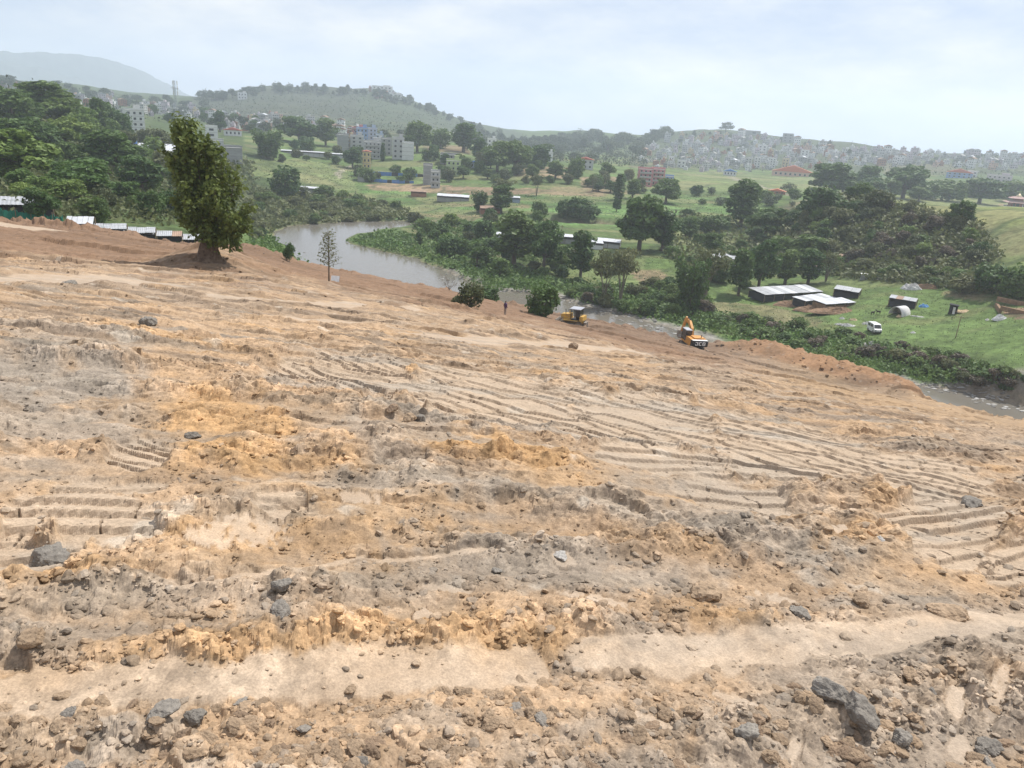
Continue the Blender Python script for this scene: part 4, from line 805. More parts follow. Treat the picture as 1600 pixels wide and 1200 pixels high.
skyline([(170, 180), (330, 190), (520, 205)], 36, (8, 16), ['farround', 'bush'], 'tree among the houses of the left town', 'trees among the left town houses', (-8, 14), (.8, 1.3))
skyline([(560, 205), (700, 222), (860, 240), (1000, 250)], 50, (6, 13), ['farround', 'farbush'], 'small hazy tree at the foot of the central hill', 'trees at the foot of the central hill', (-6, 10), (.9, 1.5))

# ---- the old pollard on the earth slope
def pollard():
    p = slope_spot(329, 408); m = mpp(p); t = thing('pollard_tree', p, 'lone pollarded tree with upright leafy shoots and a fat root base on bare earth', 'tree')
    h = 212 * m; u = m                      # picture pixel in metres here
    def P(px, py, y=0.0): return Vector(((px - 322) * u * 1.0, y, (408 - py) * u))
    # flared root mass
    b = MB(); n = 18; rings = []
    for k, (py, hw, cx) in enumerate([(418, 27, 318), (408, 22, 319), (398, 17, 318), (387, 14, 319), (376, 12, 321), (364, 11, 324), (352, 12, 327)]):
        ring = []
        for i in range(n):
            a = 2 * math.pi * i / n; rr = hw * u * (1 + .20 * math.sin(3 * a + k * .4) * (1.2 - k * .12) + .10 * math.sin(7 * a + k)); c = P(cx, py); ring.append((c.x + rr * math.cos(a), rr * .85 * math.sin(a), c.z))
        rings.append(ring)
    b.v = [v for r in rings for v in r]
    for k in range(len(rings) - 1):
        for i in range(n): b.f.append((k * n + i, k * n + (i + 1) % n, (k + 1) * n + (i + 1) % n, (k + 1) * n + i)); b.m.append(0)
    b.f.append(tuple(range((len(rings) - 1) * n, len(rings) * n))); b.m.append(0)
    put('trunk', b.mesh('trunk', mat('root_bark', (.19, .135, .095), (.075, .05, .036), .95, 5, bump=1.0), True), t)
    # stems and shoots: an upright oval of plumes, fullest low on the right
    sg = []; pts = []; nrm = []
    ey = [195, 215, 240, 270, 300, 330, 360, 385, 392]; el = [282, 270, 264, 262, 264, 268, 284, 320, 345]; er = [308, 332, 352, 372, 386, 393, 390, 374, 352]
    for i in range(190):
        ty = 388 - 190 * rng.random() ** .85; f = rng.random()
        l_, r_ = np.interp(ty, ey, el) + 5, np.interp(ty, ey, er) - 5; tx = l_ + f * (r_ - l_) + (rnd(-10, 10) if i % 4 == 0 else 0); hw = (r_ - l_) / 2 * u; ca = (tx - (l_ + r_) / 2) * u / max(hw, .1)
        tip = P(tx, ty, rnd(-1, 1) * hw * math.sqrt(max(.03, 1 - ca * ca))); base = P(327 + rnd(-8, 10), 356 + rnd(-6, 8), rnd(-.3, .3))
        mid = base.lerp(tip, .5); mid.z += rnd(-.2, .1); mid.x += .18 * (tip.x - base.x)
        if i % 3 == 0: sg += [(base, mid, .06, .04), (mid, tip, .04, .01)]
        L0 = (tip - base).length
        for k in range(int(22 + 17 * L0)):
            s = 1 - rng.random() ** 1.3 * .78; c = base.lerp(mid, s * 2) if s < .5 else mid.lerp(tip, s * 2 - 1); d = Vector(rng.normal(size=3)); d.z = d.z * 1.3
            pts.append(c + d * .17 * (1.25 - s * .5)); nrm.append(d.normalized() + Vector((0, -.1, .8)))
    limbs(sg, 5).build('limb', M_BARK, t, True)['kind'] = 'stuff'
    v, f = leaf_quads(np.array(pts), np.array(nrm), .14, .9)
    put('crown', npmesh('crown', v, f, False, [M_LEAF_H]), t)
pollard()
# ---- sapling
def sapling():
    p = slope_spot(514, 444); m = mpp(p); t = thing('sapling', p, 'slender young tree with sparse whorled twigs on the earth slope', 'tree'); h = 82 * m
    MB().tube((0, 0, -.2), (.02, 0, h * .5), .055, .045, 8).tube((.02, 0, h * .5), (-.03, 0, h), .045, .012, 8).build('trunk', M_BARK, t, True)
    sg = []; pts = []; nr = []
    for i in range(56):
        z = h * (.34 + .64 * i / 56); a = i * 2.4; l = (h - z) * .22 + .35; q = Vector((l * math.cos(a), l * math.sin(a), z + l * .35)); sg.append((Vector((0, 0, z)), q, .014, .005))
        for k in range(11): s = rnd(.25, 1.05); pts.append(Vector((0, 0, z)).lerp(q, s) + Vector(rng.normal(size=3)) * .07); nr.append(Vector(rng.normal(size=3)))
    limbs(sg, 4).build('twig', M_BARK, t)['kind'] = 'stuff'; v, f = leaf_quads(np.array(pts), np.array(nr), .06, .9); put('crown', npmesh('crown', v, f, False, [M_LEAF_O]), t)
sapling()

# ---- undergrowth nobody could count
def undergrowth(polys, n, size, m, name='undergrowth', lift=.5, hgt=1.0, fn=spots):
    Ps = []
    for poly, k in polys:
        P = np.array(poly, float); lo, hi = P.min(0), P.max(0); q = rng.uniform(lo, hi, (int(k * 2.4), 2)); q = q[poly_mask(q[:, 0], q[:, 1], poly)][:k]
        cl = fbm(q[:, 0] / 14, q[:, 1] / 5, 3, 201); q = q[cl > -0.25]; cl = cl[cl > -.25]
        s = fn(q[:, 0], q[:, 1]); ok = ~np.isnan(s[:, 0]); s = s[ok]; cl = cl[ok]
        if fn is spots:
            a, l = azl(s); keep = riv_sd(a, l) > 1.0; s = s[keep]; cl = cl[keep]
        s[:, 2] += rng.uniform(0, 1, len(s)) * lift * (0.4 + np.clip(cl + .3, 0, 1) * hgt); s[:, :2] += rng.normal(size=(len(s), 2)) * .8; Ps.append(s)
    s = np.vstack(Ps); d = s @ FWD; v, f = leaf_quads(s, np.tile([0, -.2, .9], (len(s), 1)), size * np.clip(d / 160, .8, 3.0), .8)
    put(name, npmesh(name, v, f, False, [m]), kind='stuff')
M_UG = leaf_mat('undergrowth_leaf', (.115, .200, .048), (.070, .130, .036), scale=.25, rand=0)
M_UG2 = leaf_mat('undergrowth_dry', (.140, .165, .062), (.085, .112, .042), scale=.2, rand=0)
undergrowth([([(545, 376), (600, 362), (680, 368), (760, 400), (870, 440), (860, 470), (740, 445), (640, 408)], 9000), ([(860, 440), (1100, 458), (1130, 520), (1010, 496), (890, 466)], 8000), ([(1100, 488), (1300, 522), (1440, 552), (1620, 598), (1620, 632), (1420, 590), (1240, 552), (1085, 516)], 15000), ([(640, 345), (860, 350), (890, 420), (780, 400), (660, 368)], 7000), ([(400, 365), (425, 372), (445, 396), (470, 415), (420, 408), (388, 392)], 1500)], 1, .40, M_UG, lift=1.3)
undergrowth([([(0, 165), (150, 185), (270, 225), (400, 255), (400, 345), (260, 352), (0, 335)], 16000), ([(395, 302), (560, 308), (640, 332), (640, 348), (430, 356), (395, 388)], 7000), ([(1205, 340), (1300, 306), (1420, 322), (1530, 350), (1565, 405), (1500, 430), (1330, 428), (1205, 415)], 14000), ([(1260, 412), (1600, 436), (1600, 466), (1480, 452), (1300, 432)], 5000), ([(1000, 330), (1190, 345), (1210, 420), (1090, 440), (1040, 400)], 3500)], 1, .50, M_UG2, lift=1.8)
M_TUFT = leaf_mat('grass_tuft', (.13, .165, .065), (.085, .12, .048), scale=.2, rand=0)
undergrowth([([(1110, 470), (1300, 470), (1620, 510), (1620, 600), (1430, 548), (1110, 490)], 5000), ([(1300, 440), (1620, 470), (1620, 512), (1300, 478)], 2500), ([(830, 380), (1100, 392), (1110, 440), (840, 432)], 2500), ([(560, 296), (1000, 306), (1010, 350), (640, 342)], 4000), ([(390, 240), (560, 262), (560, 305), (395, 296)], 2500), ([(1000, 300), (1200, 300), (1190, 345), (1010, 345)], 2000)], 1, .13, M_TUFT, 'grass_tufts', lift=.12)
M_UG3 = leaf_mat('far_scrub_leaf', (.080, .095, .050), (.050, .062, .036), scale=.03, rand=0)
undergrowth([([(300, 150), (430, 140), (560, 146), (700, 186), (820, 224), (820, 234), (560, 205), (300, 182)], 5000), ([(810, 222), (900, 212), (1010, 222), (1010, 262), (810, 250)], 7000), ([(1000, 228), (1050, 206), (1200, 216), (1600, 250), (1600, 282), (1000, 262)], 4000), ([(0, 128), (120, 142), (330, 170), (560, 205), (560, 222), (200, 185), (0, 150)], 4500)], 1, .34, M_UG3, 'far_scrub', lift=5)
# ================================================================== BUILDINGS
def wallmat(n, c, k=.8): return mat(n, c, tuple(a * k for a in c), .9, .7, rand=.0, stretch=(1, 1, 3))
MW = {'white': wallmat('white_render', (.70, .70, .68)), 'cream': wallmat('cream_paint', (.62, .50, .30)), 'yellow': wallmat('yellow_paint', (.66, .52, .24)), 'grey': wallmat('cement_render', (.33, .33, .32)), 'pale': wallmat('pale_cement', (.50, .50, .49)), 'blue': wallmat('pale_blue_paint', (.42, .50, .62)),
      'sky': wallmat('blue_paint', (.25, .36, .60)), 'pink': wallmat('pink_paint', (.60, .26, .27)), 'brick': wallmat('brick_wall', (.36, .17, .11)), 'green': wallmat('lime_paint', (.47, .56, .26)), 'lilac': wallmat('lilac_paint', (.55, .48, .52)), 'red': wallmat('red_brick', (.34, .09, .07)), 'dark': wallmat('dark_timber', (.08, .07, .07)), 'peach': wallmat('peach_paint', (.62, .42, .33))}
M_GLASS = mat('window_glass', (.045, .05, .06), (.03, .035, .04), .15, 1, spec=.6); M_FRAME = mat('window_frame', (.55, .53, .50), None, .6, 2); M_SLAB = mat('concrete_slab', (.47, .46, .44), None, .9, 1.5); M_ROOFR = mat('red_roof', (.50, .13, .09), None, .7, 1.5); M_ROOFO = mat('orange_roof', (.62, .20, .12), None, .7, 1.5)
M_TIN = mat('tin_roof', (.44, .45, .47), (.25, .26, .27), .65, .8, metal=.1, stretch=(1, 4, 1)); M_TINW = mat('bright_tin_roof', (.60, .61, .64), (.47, .48, .50), .45, .8, metal=.15); M_TINB = mat('blue_tin', (.08, .20, .50), None, .5, 1); M_RUST = mat('rusty_tin', (.36, .24, .17), (.22, .15, .11), .75, .7); M_DARKW = mat('dark_cloth_and_shade', (.035, .035, .04), None, .9, 1); M_GNET = mat('green_netting', (.02, .20, .14), (.015, .14, .10), .8, 3)
M_PLAST = mat('white_plastic', (.66, .65, .64), (.50, .49, .48), .5, .6); M_WOOD = mat('weathered_timber', (.25, .19, .13), None, .9, 4); M_STRAW = mat('brown_straw', (.28, .18, .11), (.17, .11, .07), .95, 2, bump=.6); M_RUBB = mat('white_rubbish', (.62, .61, .58), (.35, .33, .31), .8, 1.2); M_SAND = mat('pale_sand', (.52, .40, .26), (.42, .31, .19), .95, 2)
M_BLUET = mat('blue_tarp', (.12, .30, .58), (.08, .22, .45), .5, 1.5)
LAND = []                                     # named spots, used to say where unnamed trees stand
WIN_ME = MB().box((0, 0, 0), (1, .10, 1)).mesh('window', M_FRAME); PANE_ME = MB().box((0, -.03, 0), (.84, .09, .86)).mesh('pane', M_GLASS)
_panes = {}
def window(parent, x, y, z, w, h, rz):
    o = put('window', WIN_ME, parent, loc=(x, y, z)); o.scale = (w, 1, h); o.rotation_euler = (0, 0, rz)
    put('pane', PANE_ME, o); return o
def building(px, py, wpx, hpx, floors, wall, label, name='apartment_house', cat='house', depth=.8, yaw=0.0, roof='flat', cols=3, side=2, side_wall=None, win=True, balcony=False, stair=True, d=None, group=None):
    p = spot(px, py) if d is None else at_dist(px, py, d)
    if np.isnan(p[0]): return None
    m = mpp(p); W = wpx * m; H = hpx * m; Dp = W * depth; az = math.atan2(p[0], p[1])
    face = -az + yaw
    t = thing(name, (p[0], p[1], p[2]), label, cat, group, rz=face); fh = H / floors
    w = MB().box((0, 0, H / 2 - .75), (W, Dp, H + 1.5), 0)
    if side_wall:
        w.box((W / 2 + .01, 0, H / 2 - .74), (.06, Dp - .02, H + 1.46), 1); w.box((-W / 2 - .01, 0, H / 2 - .74), (.06, Dp - .02, H + 1.46), 1)
    w.build('wall', [MW[wall], MW[side_wall or wall]], t)
    for k in range(1, floors + 1): MB().box((0, 0, k * fh - .01), (W + .36, Dp + .36, .20)).build('floor_slab', M_SLAB, t)
    if roof == 'flat':
        r = MB(); e = .12
        for sx in (-1, 1): r.box((sx * W / 2, 0, H + .55), (.15, Dp + .3, .75))
        for sy in (-1, 1): r.box((0, sy * Dp / 2, H + .56), (W + .1, .15, .72))
        r.build('parapet', MW[wall], t)
        if stair: MB().box((W * .22, Dp * .15, H + 1.35), (W * .32, Dp * .4, 2.4)).box((W * .22, Dp * .15, H + 2.6), (W * .38, Dp * .48, .14)).build('stair_tower', MW[wall], t)
    else:
        rm = {'red': M_ROOFR, 'orange': M_ROOFO, 'tin': M_TINW, 'blue': M_TINB}[roof]; rh = W * .16
        MB().prism([(-W / 2 - .5, H + .12), (W / 2 + .5, H + .12), (0, H + rh + .1)], -Dp / 2 - .5, Dp / 2 + .5).build('roof', rm, t)
    if win:
        for k in range(floors):
            z = (k + .52) * fh
            for i in range(cols): window(t, (i + .5) / cols * W * .92 - W * .46, -Dp / 2 - .03, z, W / cols * .42, fh * .46, 0)
            for sx in (-1, 1):
                for i in range(side): window(t, sx * (W / 2 + .06), (i + .5) / max(side, 1) * Dp * .9 - Dp * .45, z, Dp / max(side, 1) * .36, fh * .46, math.pi / 2 * sx)
    if balcony:
        for k in range(1, floors):
            b = MB().box((0, -Dp / 2 - .65, k * fh + .1), (W * .8, 1.2, .14)).box((0, -Dp / 2 - 1.22, k * fh + .55), (W * .8, .06, .8)).build('balcony', M_SLAB, t)
    LAND.append((px, py - hpx / 2, label)); return t

building(211, 207, 27, 33, 4, 'white', 'plain white four storey tower block above the dark trees', cols=3, side=0, yaw=.15)
building(221, 222, 27, 8, 2, 'red', 'long dark red brick house below the white tower block', name='brick_house', cols=5, side=1, depth=.5, stair=False)
building(331, 215, 18, 16, 2, 'white', 'white two storey house with a flat overhanging white roof behind the pollard tree', cols=1, side=2, stair=False)
building(338, 232, 22, 12, 1, 'pale', 'low pale grey house under the white flat roofed house', cols=2, side=1, stair=False)
building(360, 252, 32, 21, 2, 'grey', 'blank grey cement house right behind the pollard crown', cols=0, side=0, stair=False, yaw=.2)
building(364, 212, 26, 8, 1, 'white', 'long white house with a bright red roof at the town edge', roof='red', cols=4, side=1, depth=.4)
building(536, 236, 17, 24, 4, 'grey', 'narrow blank walled house in shaded grey at the left end of the flats', cols=0, side=0, stair=False)  # grey wall colour stands for the shaded side of the cream house
building(547, 234, 12, 20, 4, 'cream', 'narrow cream house with stacked balconies beside the grey blank wall', cols=2, side=1, balcony=True)
building(552, 226, 18, 22, 4, 'brick', 'red brown brick house above the cream balconies', name='brick_house', cols=2, side=1)
building(560, 226, 18, 24, 4, 'pink', 'rose coloured house in the middle of the flats', cols=3, side=1)
building(566, 228, 18, 26, 4, 'sky', 'strong blue house behind the pale flats', cols=3, side=1)
building(580, 224, 18, 22, 4, 'blue', 'pale blue house at the top of the flats', cols=3, side=1)
building(558, 236, 20, 22, 4, 'pale', 'light grey house in front of the blue house', cols=2, side=1)
building(582, 247, 26, 24, 4, 'pale', 'broad light grey block of flats with dark windows in the middle of the cluster', name='apartment_block', cols=4, side=2, balcony=True)
building(592, 242, 12, 22, 4, 'white', 'slim white house right of the broad grey flats', cols=2, side=1)
building(593, 232, 12, 20, 4, 'blue', 'pale turquoise house at the top right of the flats', cols=2, side=1)
building(604, 242, 16, 24, 4, 'grey', 'unfinished grey house behind the cypress', cols=2, side=2, stair=False)
building(622, 248, 18, 30, 4, 'pale', 'tall flats in shaded light grey with dark square windows right of the cypress', name='apartment_block', cols=2, side=2)  # light grey paints the shaded front of the white house
building(637, 249, 18, 24, 4, 'white', 'blank white walled house at the right end of the flats', cols=0, side=1, stair=False)
building(573, 264, 12, 26, 3, 'yellow', 'small yellow house with an orange roof below the flats', roof='orange', cols=2, side=1)
building(573, 246, 9, 10, 2, 'peach', 'peach house squeezed above the orange roof', cols=2, side=0, stair=False)
building(668, 288, 14, 29, 4, 'grey', 'bare grey concrete house standing on the cut earth bank', cols=0, side=0, stair=False)
building(680, 293, 14, 24, 3, 'pale', 'unfinished concrete annex with open floors beside the grey house', cols=2, side=1, balcony=True, stair=False)
building(708, 274, 22, 22, 3, 'green', 'lime green three storey house below the bluff', cols=3, side=1)
building(702, 254, 28, 12, 2, 'grey', 'unfinished open concrete frame above the lime green house', cols=4, side=1, stair=False)
building(741, 262, 13, 8, 1, 'blue', 'small blue roofed house right of the lime green house', roof='blue', cols=2, side=0)
building(914, 264, 24, 14, 2, 'pale', 'grey house with a red flat roof on the terraced ridge', roof='red', cols=3, side=1, depth=.5)
building(1006, 290, 22, 25, 4, 'pink', 'left half of the pink four storey building with red balconies', name='apartment_block', cols=3, side=2, balcony=True, yaw=.1, stair=False)
building(1026, 289, 20, 24, 4, 'pink', 'right half of the pink four storey building with white edges', name='apartment_block', cols=3, side=2, balcony=True, side_wall='white', yaw=.1, stair=False)
building(1045, 288, 13, 12, 2, 'sky', 'blue house attached right of the pink building', cols=2, side=1, stair=False)
building(768, 230, 14, 12, 2, 'white', 'small white house between the bluff trees and the hazy hill', cols=2, side=1)
building(858, 254, 10, 14, 2, 'white', 'pale house half hidden at the ridge trees end', cols=1, side=1)
building(78, 187, 9, 5, 1, 'white', 'tiny white hut among the left hillside trees', name='hut', roof='tin', cols=1, side=0)
building(1498, 278, 36, 8, 2, 'sky', 'long blue building with a red and white roof beyond the tree row', roof='red', cols=5, side=0, depth=.4, name='warehouse', cat='warehouse')
building(1518, 277, 14, 9, 2, 'white', 'white house joined to the right of the long blue building', cols=2, side=1, stair=False)
building(1560, 284, 34, 9, 2, 'lilac', 'pale lilac flats beyond the tree row left of the temple', cols=5, side=1, depth=.5)
building(379, 155, 14, 9, 2, 'white', 'white house standing alone on the left flank of the central hill', cols=3, side=1)
building(597, 144, 32, 8, 2, 'white', 'pale monastery like block on top of the central hill', name='hilltop_building', cat='building', cols=5, side=1, depth=.6)
building(618, 155, 20, 7, 2, 'white', 'smaller pale building below the hill top block', name='hilltop_building', cat='building', cols=3, side=1)
building(1238, 276, 62, 7, 1, 'peach', 'long row of orange roofed barracks at the foot of the hill town', roof='orange', cols=8, side=0, depth=.2, name='barracks', cat='building')
building(1140, 274, 20, 6, 1, 'white', 'long low shed with a blue roof at the foot of the hill town', roof='blue', cols=4, side=0, depth=.4, name='shed', cat='shed')
building(1214, 303, 24, 4, 1, 'brick', 'low house with a bright orange roof in the far fields', roof='orange', cols=3, side=0, depth=.4)
for a in [(1255, 254, 12, 18, 5, 'white', 'tallest white block in the hill town'), (1182, 262, 10, 15, 4, 'white', 'white house with a gallery front low in the hill town'), (1168, 262, 10, 14, 4, 'pale', 'pale house left of the white gallery house'), (1206, 262, 9, 14, 4, 'white', 'slim white house right of the gallery house'), (1226, 262, 10, 13, 3, 'cream', 'cream house low in the hill town'), (1064, 262, 13, 10, 2, 'white', 'white house at the lower left of the hill town'), (1048, 258, 8, 12, 3, 'white', 'small white house right above the pink building'), (1190, 240, 14, 12, 3, 'white', 'broad white house halfway up the hill town'), (1230, 222, 16, 12, 3, 'grey', 'dark grey flats on the hill town skyline'), (1170, 210, 34, 5, 1, 'grey', 'long flat roofed barrack on the hill top skyline')]:
    building(*a[:5], a[5], a[6], cols=2, side=1, stair=False, depth=.7)

# ---- small far houses: walls, flat roof, dark windows
def far_house_mesh(i):
    r = np.random.default_rng(300 + i); fl = int(r.integers(2, 5)); W = 1.0; Dp = float(r.uniform(.7, 1.1)); H = fl * float(r.uniform(.27, .36)); b = MB()
    b.box((0, 0, H / 2 - .2), (W, Dp, H + .4), 0); b.box((0, 0, H + .02), (W + .06, Dp + .06, .05), 1)
    if r.random() < .7: b.box((float(r.uniform(-.25, .25)), .1, H + .16), (.34, .36, .27), 0)
    else: b.prism([(-.55, H + .05), (.55, H + .05), (0, H + .24)], -Dp / 2 - .05, Dp / 2 + .05, 1)
    for k in range(fl):
        for x in (-.3, 0, .3):
            if r.random() < .85: b.box((x, -Dp / 2 - .005, (k + .55) * H / fl), (.15, .02, .12), 2)
        for y in (-.25, .25): b.box((.505, y, (k + .55) * H / fl), (.02, .15, .12), 2); b.box((-.505, y, (k + .55) * H / fl), (.02, .15, .12), 2)
    return b
_fh = []
_pal = ['white', 'pale', 'pale', 'lilac', 'pale', 'grey', 'lilac', 'white', 'white', 'cream', 'pale', 'grey', 'lilac', 'white', 'peach', 'brick']; _rf = [M_SLAB, M_SLAB, M_TIN, M_SLAB, M_SLAB, M_RUST, M_SLAB, M_TINW]
_fcol = []
for i in range(24): _fh.append(far_house_mesh(i).mesh('house', [MW[_pal[i % 16]], _rf[(i * 3) % 8], M_GLASS])); _fcol.append(_pal[i % 16])
_roofn = {0: 'a concrete roof', 3: 'a red roof', 5: 'an orange roof', 2: 'a tin roof', 7: 'a bright tin roof'}
FAR = []
def town(poly, n, wr, where, group, mind):
    P = np.array(poly, float); lo, hi = P.min(0), P.max(0); q = rng.uniform(lo, hi, (n * 14, 2)); q = q[poly_mask(q[:, 0], q[:, 1], poly)]; kept = []
    for a in q:
        if len(kept) >= n: break
        if kept and min((a[0] - b[0]) ** 2 + 5 * (a[1] - b[1]) ** 2 for b in kept) < mind * mind: continue
        kept.append(a)
    for k, p in zip(kept, spots([k[0] for k in kept], [k[1] for k in kept])):
        if np.isnan(p[0]): continue
        i = int(rng.integers(24)); s = rnd(*wr) * mpp(p); o = put('house', _fh[i], loc=tuple(p)); o.scale = (s, s, s); o.rotation_euler = (0, 0, -math.atan2(p[0], p[1]) + rnd(-.5, .5))
        c = {'pale': 'light grey', 'pink': 'rose'}.get(_fcol[i], _fcol[i]); rf = {0: 'flat', 1: 'flat', 2: 'tin', 3: 'flat', 4: 'flat', 5: 'rusty', 6: 'flat', 7: 'bright tin'}[(i * 3) % 8]
        tag(o, 'small %s house with a %s roof %s' % (c, rf, where), 'house', group); FAR.append((k[0], k[1], o, where))
town([(1000, 236), (1060, 214), (1190, 216), (1280, 228), (1300, 262), (1140, 270), (1040, 268), (1000, 255)], 120, (5.5, 9.5), 'in the far hill town', 'houses of the far hill town', 6.5)
town([(1280, 232), (1400, 240), (1600, 250), (1600, 268), (1480, 262), (1300, 258)], 70, (6, 11), 'along the far right skyline', 'houses along the far right skyline', 7)
town([(330, 182), (420, 186), (530, 200), (560, 214), (540, 222), (470, 206), (340, 204)], 56, (7, 12), 'in the left town', 'houses of the left town', 7)
town([(100, 148), (200, 160), (330, 178), (330, 186), (230, 182), (110, 165)], 40, (6, 11), 'on the far left rise', 'houses on the far left rise', 8)

def far_blocks(polys):
    vs, fs, mi = [], [], []; off = 0; ms = [MW['white'], MW['pale'], MW['lilac'], MW['grey'], M_SLAB, MW['brick'], M_GLASS]
    for poly, n, wr in polys:
        P = np.array(poly, float); lo, hi = P.min(0), P.max(0); q = rng.uniform(lo, hi, (n * 3, 2)); q = q[poly_mask(q[:, 0], q[:, 1], poly)][:n]; s = spots(q[:, 0], q[:, 1]); s = s[~np.isnan(s[:, 0])]
        for p in s:
            w = rnd(*wr) * mpp(p); h = w * rnd(.5, 1.3); d = w * rnd(.6, 1); az = -math.atan2(p[0], p[1]) + rnd(-.6, .6); m = MB().box((0, 0, h / 2 - 1), (w, d, h + 2)).box((w * rnd(-.2, .2), 0, h + .9), (w * .35, d * .4, 1.8))
            for k in range(3):
                for z in (.3, .68): m.box(((k - 1) * w * .3, -d / 2 - .02, h * z), (w * .15, .06, h * .17))
            c, sn = math.cos(az), math.sin(az); v = np.array(m.v) @ np.array([[c, sn, 0], [-sn, c, 0], [0, 0, 1]]) + p; k0 = int(rng.integers(6)); vs.append(v); fs.append(np.array(m.f) + off); off += len(v); mi += [k0] * 12 + [6] * (len(m.f) - 12)
    put('distant_houses', npmesh('distant_houses', np.concatenate(vs), np.concatenate(fs), False, ms, mi), kind='stuff')
far_blocks([([(1000, 232), (1060, 212), (1190, 214), (1290, 228), (1310, 264), (1140, 270), (1040, 266), (1000, 252)], 170, (3.5, 7)), ([(1280, 230), (1400, 238), (1620, 246), (1620, 262), (1480, 260), (1300, 256)], 120, (4, 8)), ([(320, 178), (440, 184), (560, 205), (560, 216), (460, 206), (330, 202)], 90, (4, 8)), ([(0, 128), (140, 145), (330, 176), (330, 186), (200, 172), (0, 142)], 80, (3, 7)), ([(560, 140), (620, 146), (650, 160), (580, 156)], 20, (3, 6))])
# ---- sheds
def shed(px, py, L_, W_, H_, yaw, label, roofm, wallm=None, slope=.10, sheets=6, name='shed', cat='shed', ridge=False, posts=True, mound=False, z0=0.0, on_slope=False, curved=False, ends=True, to=None):
    """long low shed; yaw turns its long side away from square to the view"""
    p = slope_spot(px, py) if on_slope else spot(px, py)
    if np.isnan(p[0]): return None
    az = math.atan2(p[0], p[1])
    if to is not None:                         # far end of the long axis given instead of a turn
        q = spot(*to); L_ = float(np.hypot(*(q - p)[:2])); yaw = math.atan2(q[1] - p[1], q[0] - p[0]) + az; p = (p + q) / 2
    t = thing(name, (p[0], p[1], p[2] + z0), label, cat, None, rz=-az + yaw)
    for i in range(sheets):
        x0 = -L_ / 2 + L_ * i / sheets; x1 = x0 + L_ / sheets - .03; jz = rnd(-.02, .05); b = MB(); nc = 5
        if curved:
            ang = [math.pi * (.08 + .84 * k / 10) for k in range(11)]; pts = [(-math.cos(a) * W_ / 2, H_ * .55 + math.sin(a) * H_ * .45) for a in ang]
            vs = []; 
            for (yy, zz) in pts: vs += [(x0, yy, zz + jz), (x1, yy, zz + jz), (x0, yy * .985, zz + jz - .05), (x1, yy * .985, zz + jz - .05)]
            fs = []
            for k in range(10): a0 = 4 * k; fs += [(a0, a0 + 1, a0 + 5, a0 + 4), (a0 + 2, a0 + 6, a0 + 7, a0 + 3), (a0, a0 + 4, a0 + 6, a0 + 2), (a0 + 1, a0 + 3, a0 + 7, a0 + 5)]
            b.add(vs, fs)
        else:
            for (ya, yb, za, zb) in ([(-W_ / 2 - .3, 0, H_ - slope * W_ * .5, H_ + .15), (0, W_ / 2 + .3, H_ + .15, H_ - slope * W_ * .5)] if ridge else [(-W_ / 2 - .3, W_ / 2 + .3, H_ - slope * W_ / 2, H_ + slope * W_ / 2)]):
                vs = []; fs = []
                for k in range(2 * nc + 1):
                    x = x0 + (x1 - x0) * k / (2 * nc); c = .04 if k % 2 else 0.0
                    vs += [(x, ya, za + c + jz), (x, yb, zb + c + jz), (x, ya, za + c + jz - .03), (x, yb, zb + c + jz - .03)]
                for k in range(2 * nc): a0 = 4 * k; fs += [(a0, a0 + 4, a0 + 5, a0 + 1), (a0 + 2, a0 + 3, a0 + 7, a0 + 6), (a0, a0 + 2, a0 + 6, a0 + 4), (a0 + 1, a0 + 5, a0 + 7, a0 + 3)]
                b.add(vs, fs)
        b.build('roof_sheet', roofm if not isinstance(roofm, list) else roofm[i % len(roofm)], t)
    if posts and not curved:
        n = max(2, int(L_ / 3) + 1)
        for i in range(n):
            for sy in (-1, 1): MB().tube((-L_ / 2 + L_ * i / (n - 1) * .985 + .1, sy * W_ / 2, -.4), (-L_ / 2 + L_ * i / (n - 1) * .985 + .1, sy * W_ / 2, H_ + sy * (0 if ridge else slope * W_ / 2) - (slope * W_ / 2 if ridge else 0) - .05), .07, n=6).build('post', M_WOOD, t)
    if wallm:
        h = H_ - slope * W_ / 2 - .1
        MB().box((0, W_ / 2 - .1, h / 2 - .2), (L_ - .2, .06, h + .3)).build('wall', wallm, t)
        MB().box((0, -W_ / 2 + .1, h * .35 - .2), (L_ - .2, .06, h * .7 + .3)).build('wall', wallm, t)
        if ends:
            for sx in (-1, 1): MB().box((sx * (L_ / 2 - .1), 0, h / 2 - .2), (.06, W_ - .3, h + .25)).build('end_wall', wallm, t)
    LAND.append((px, py, label)); return t
def rough_heap(name, p, r, h, m, label, cat, n=900, seed=0, group=None, rz=0.0, lum=1.0):
    """heaped loose material with a broken outline"""
    k = int(math.sqrt(n)); u, v_ = np.meshgrid(np.linspace(0, 1, k), np.linspace(0, 2 * math.pi, k + 1)[:-1], indexing='ij'); x = u * np.cos(v_); y = u * np.sin(v_)
    e = 1 + .25 * perlin(np.cos(v_) * 1.6 + seed, np.sin(v_) * 1.6, seed); z = h * np.clip(1 - u ** 1.6, 0, 1) * (.7 + .5 * perlin(x * 2 + seed, y * 2, seed + 1)) + lum * h * .35 * np.abs(fbm(x * 5 + seed, y * 5, 3, seed + 2)) * (1 - u ** 4) - .25 * h * u ** 6
    V_ = np.stack([x * e * r[0], y * e * r[1], z], -1).reshape(-1, 3); kk = k; f = [(i * kk + j, (i + 1) * kk + j, (i + 1) * kk + (j + 1) % kk, i * kk + (j + 1) % kk) for i in range(k - 1) for j in range(kk)]
    o = put(name, npmesh(name, V_, np.array(f), False, [m])); o.location = tuple(p); o.rotation_euler = (0, 0, rz); tag(o, label, cat, group); return o

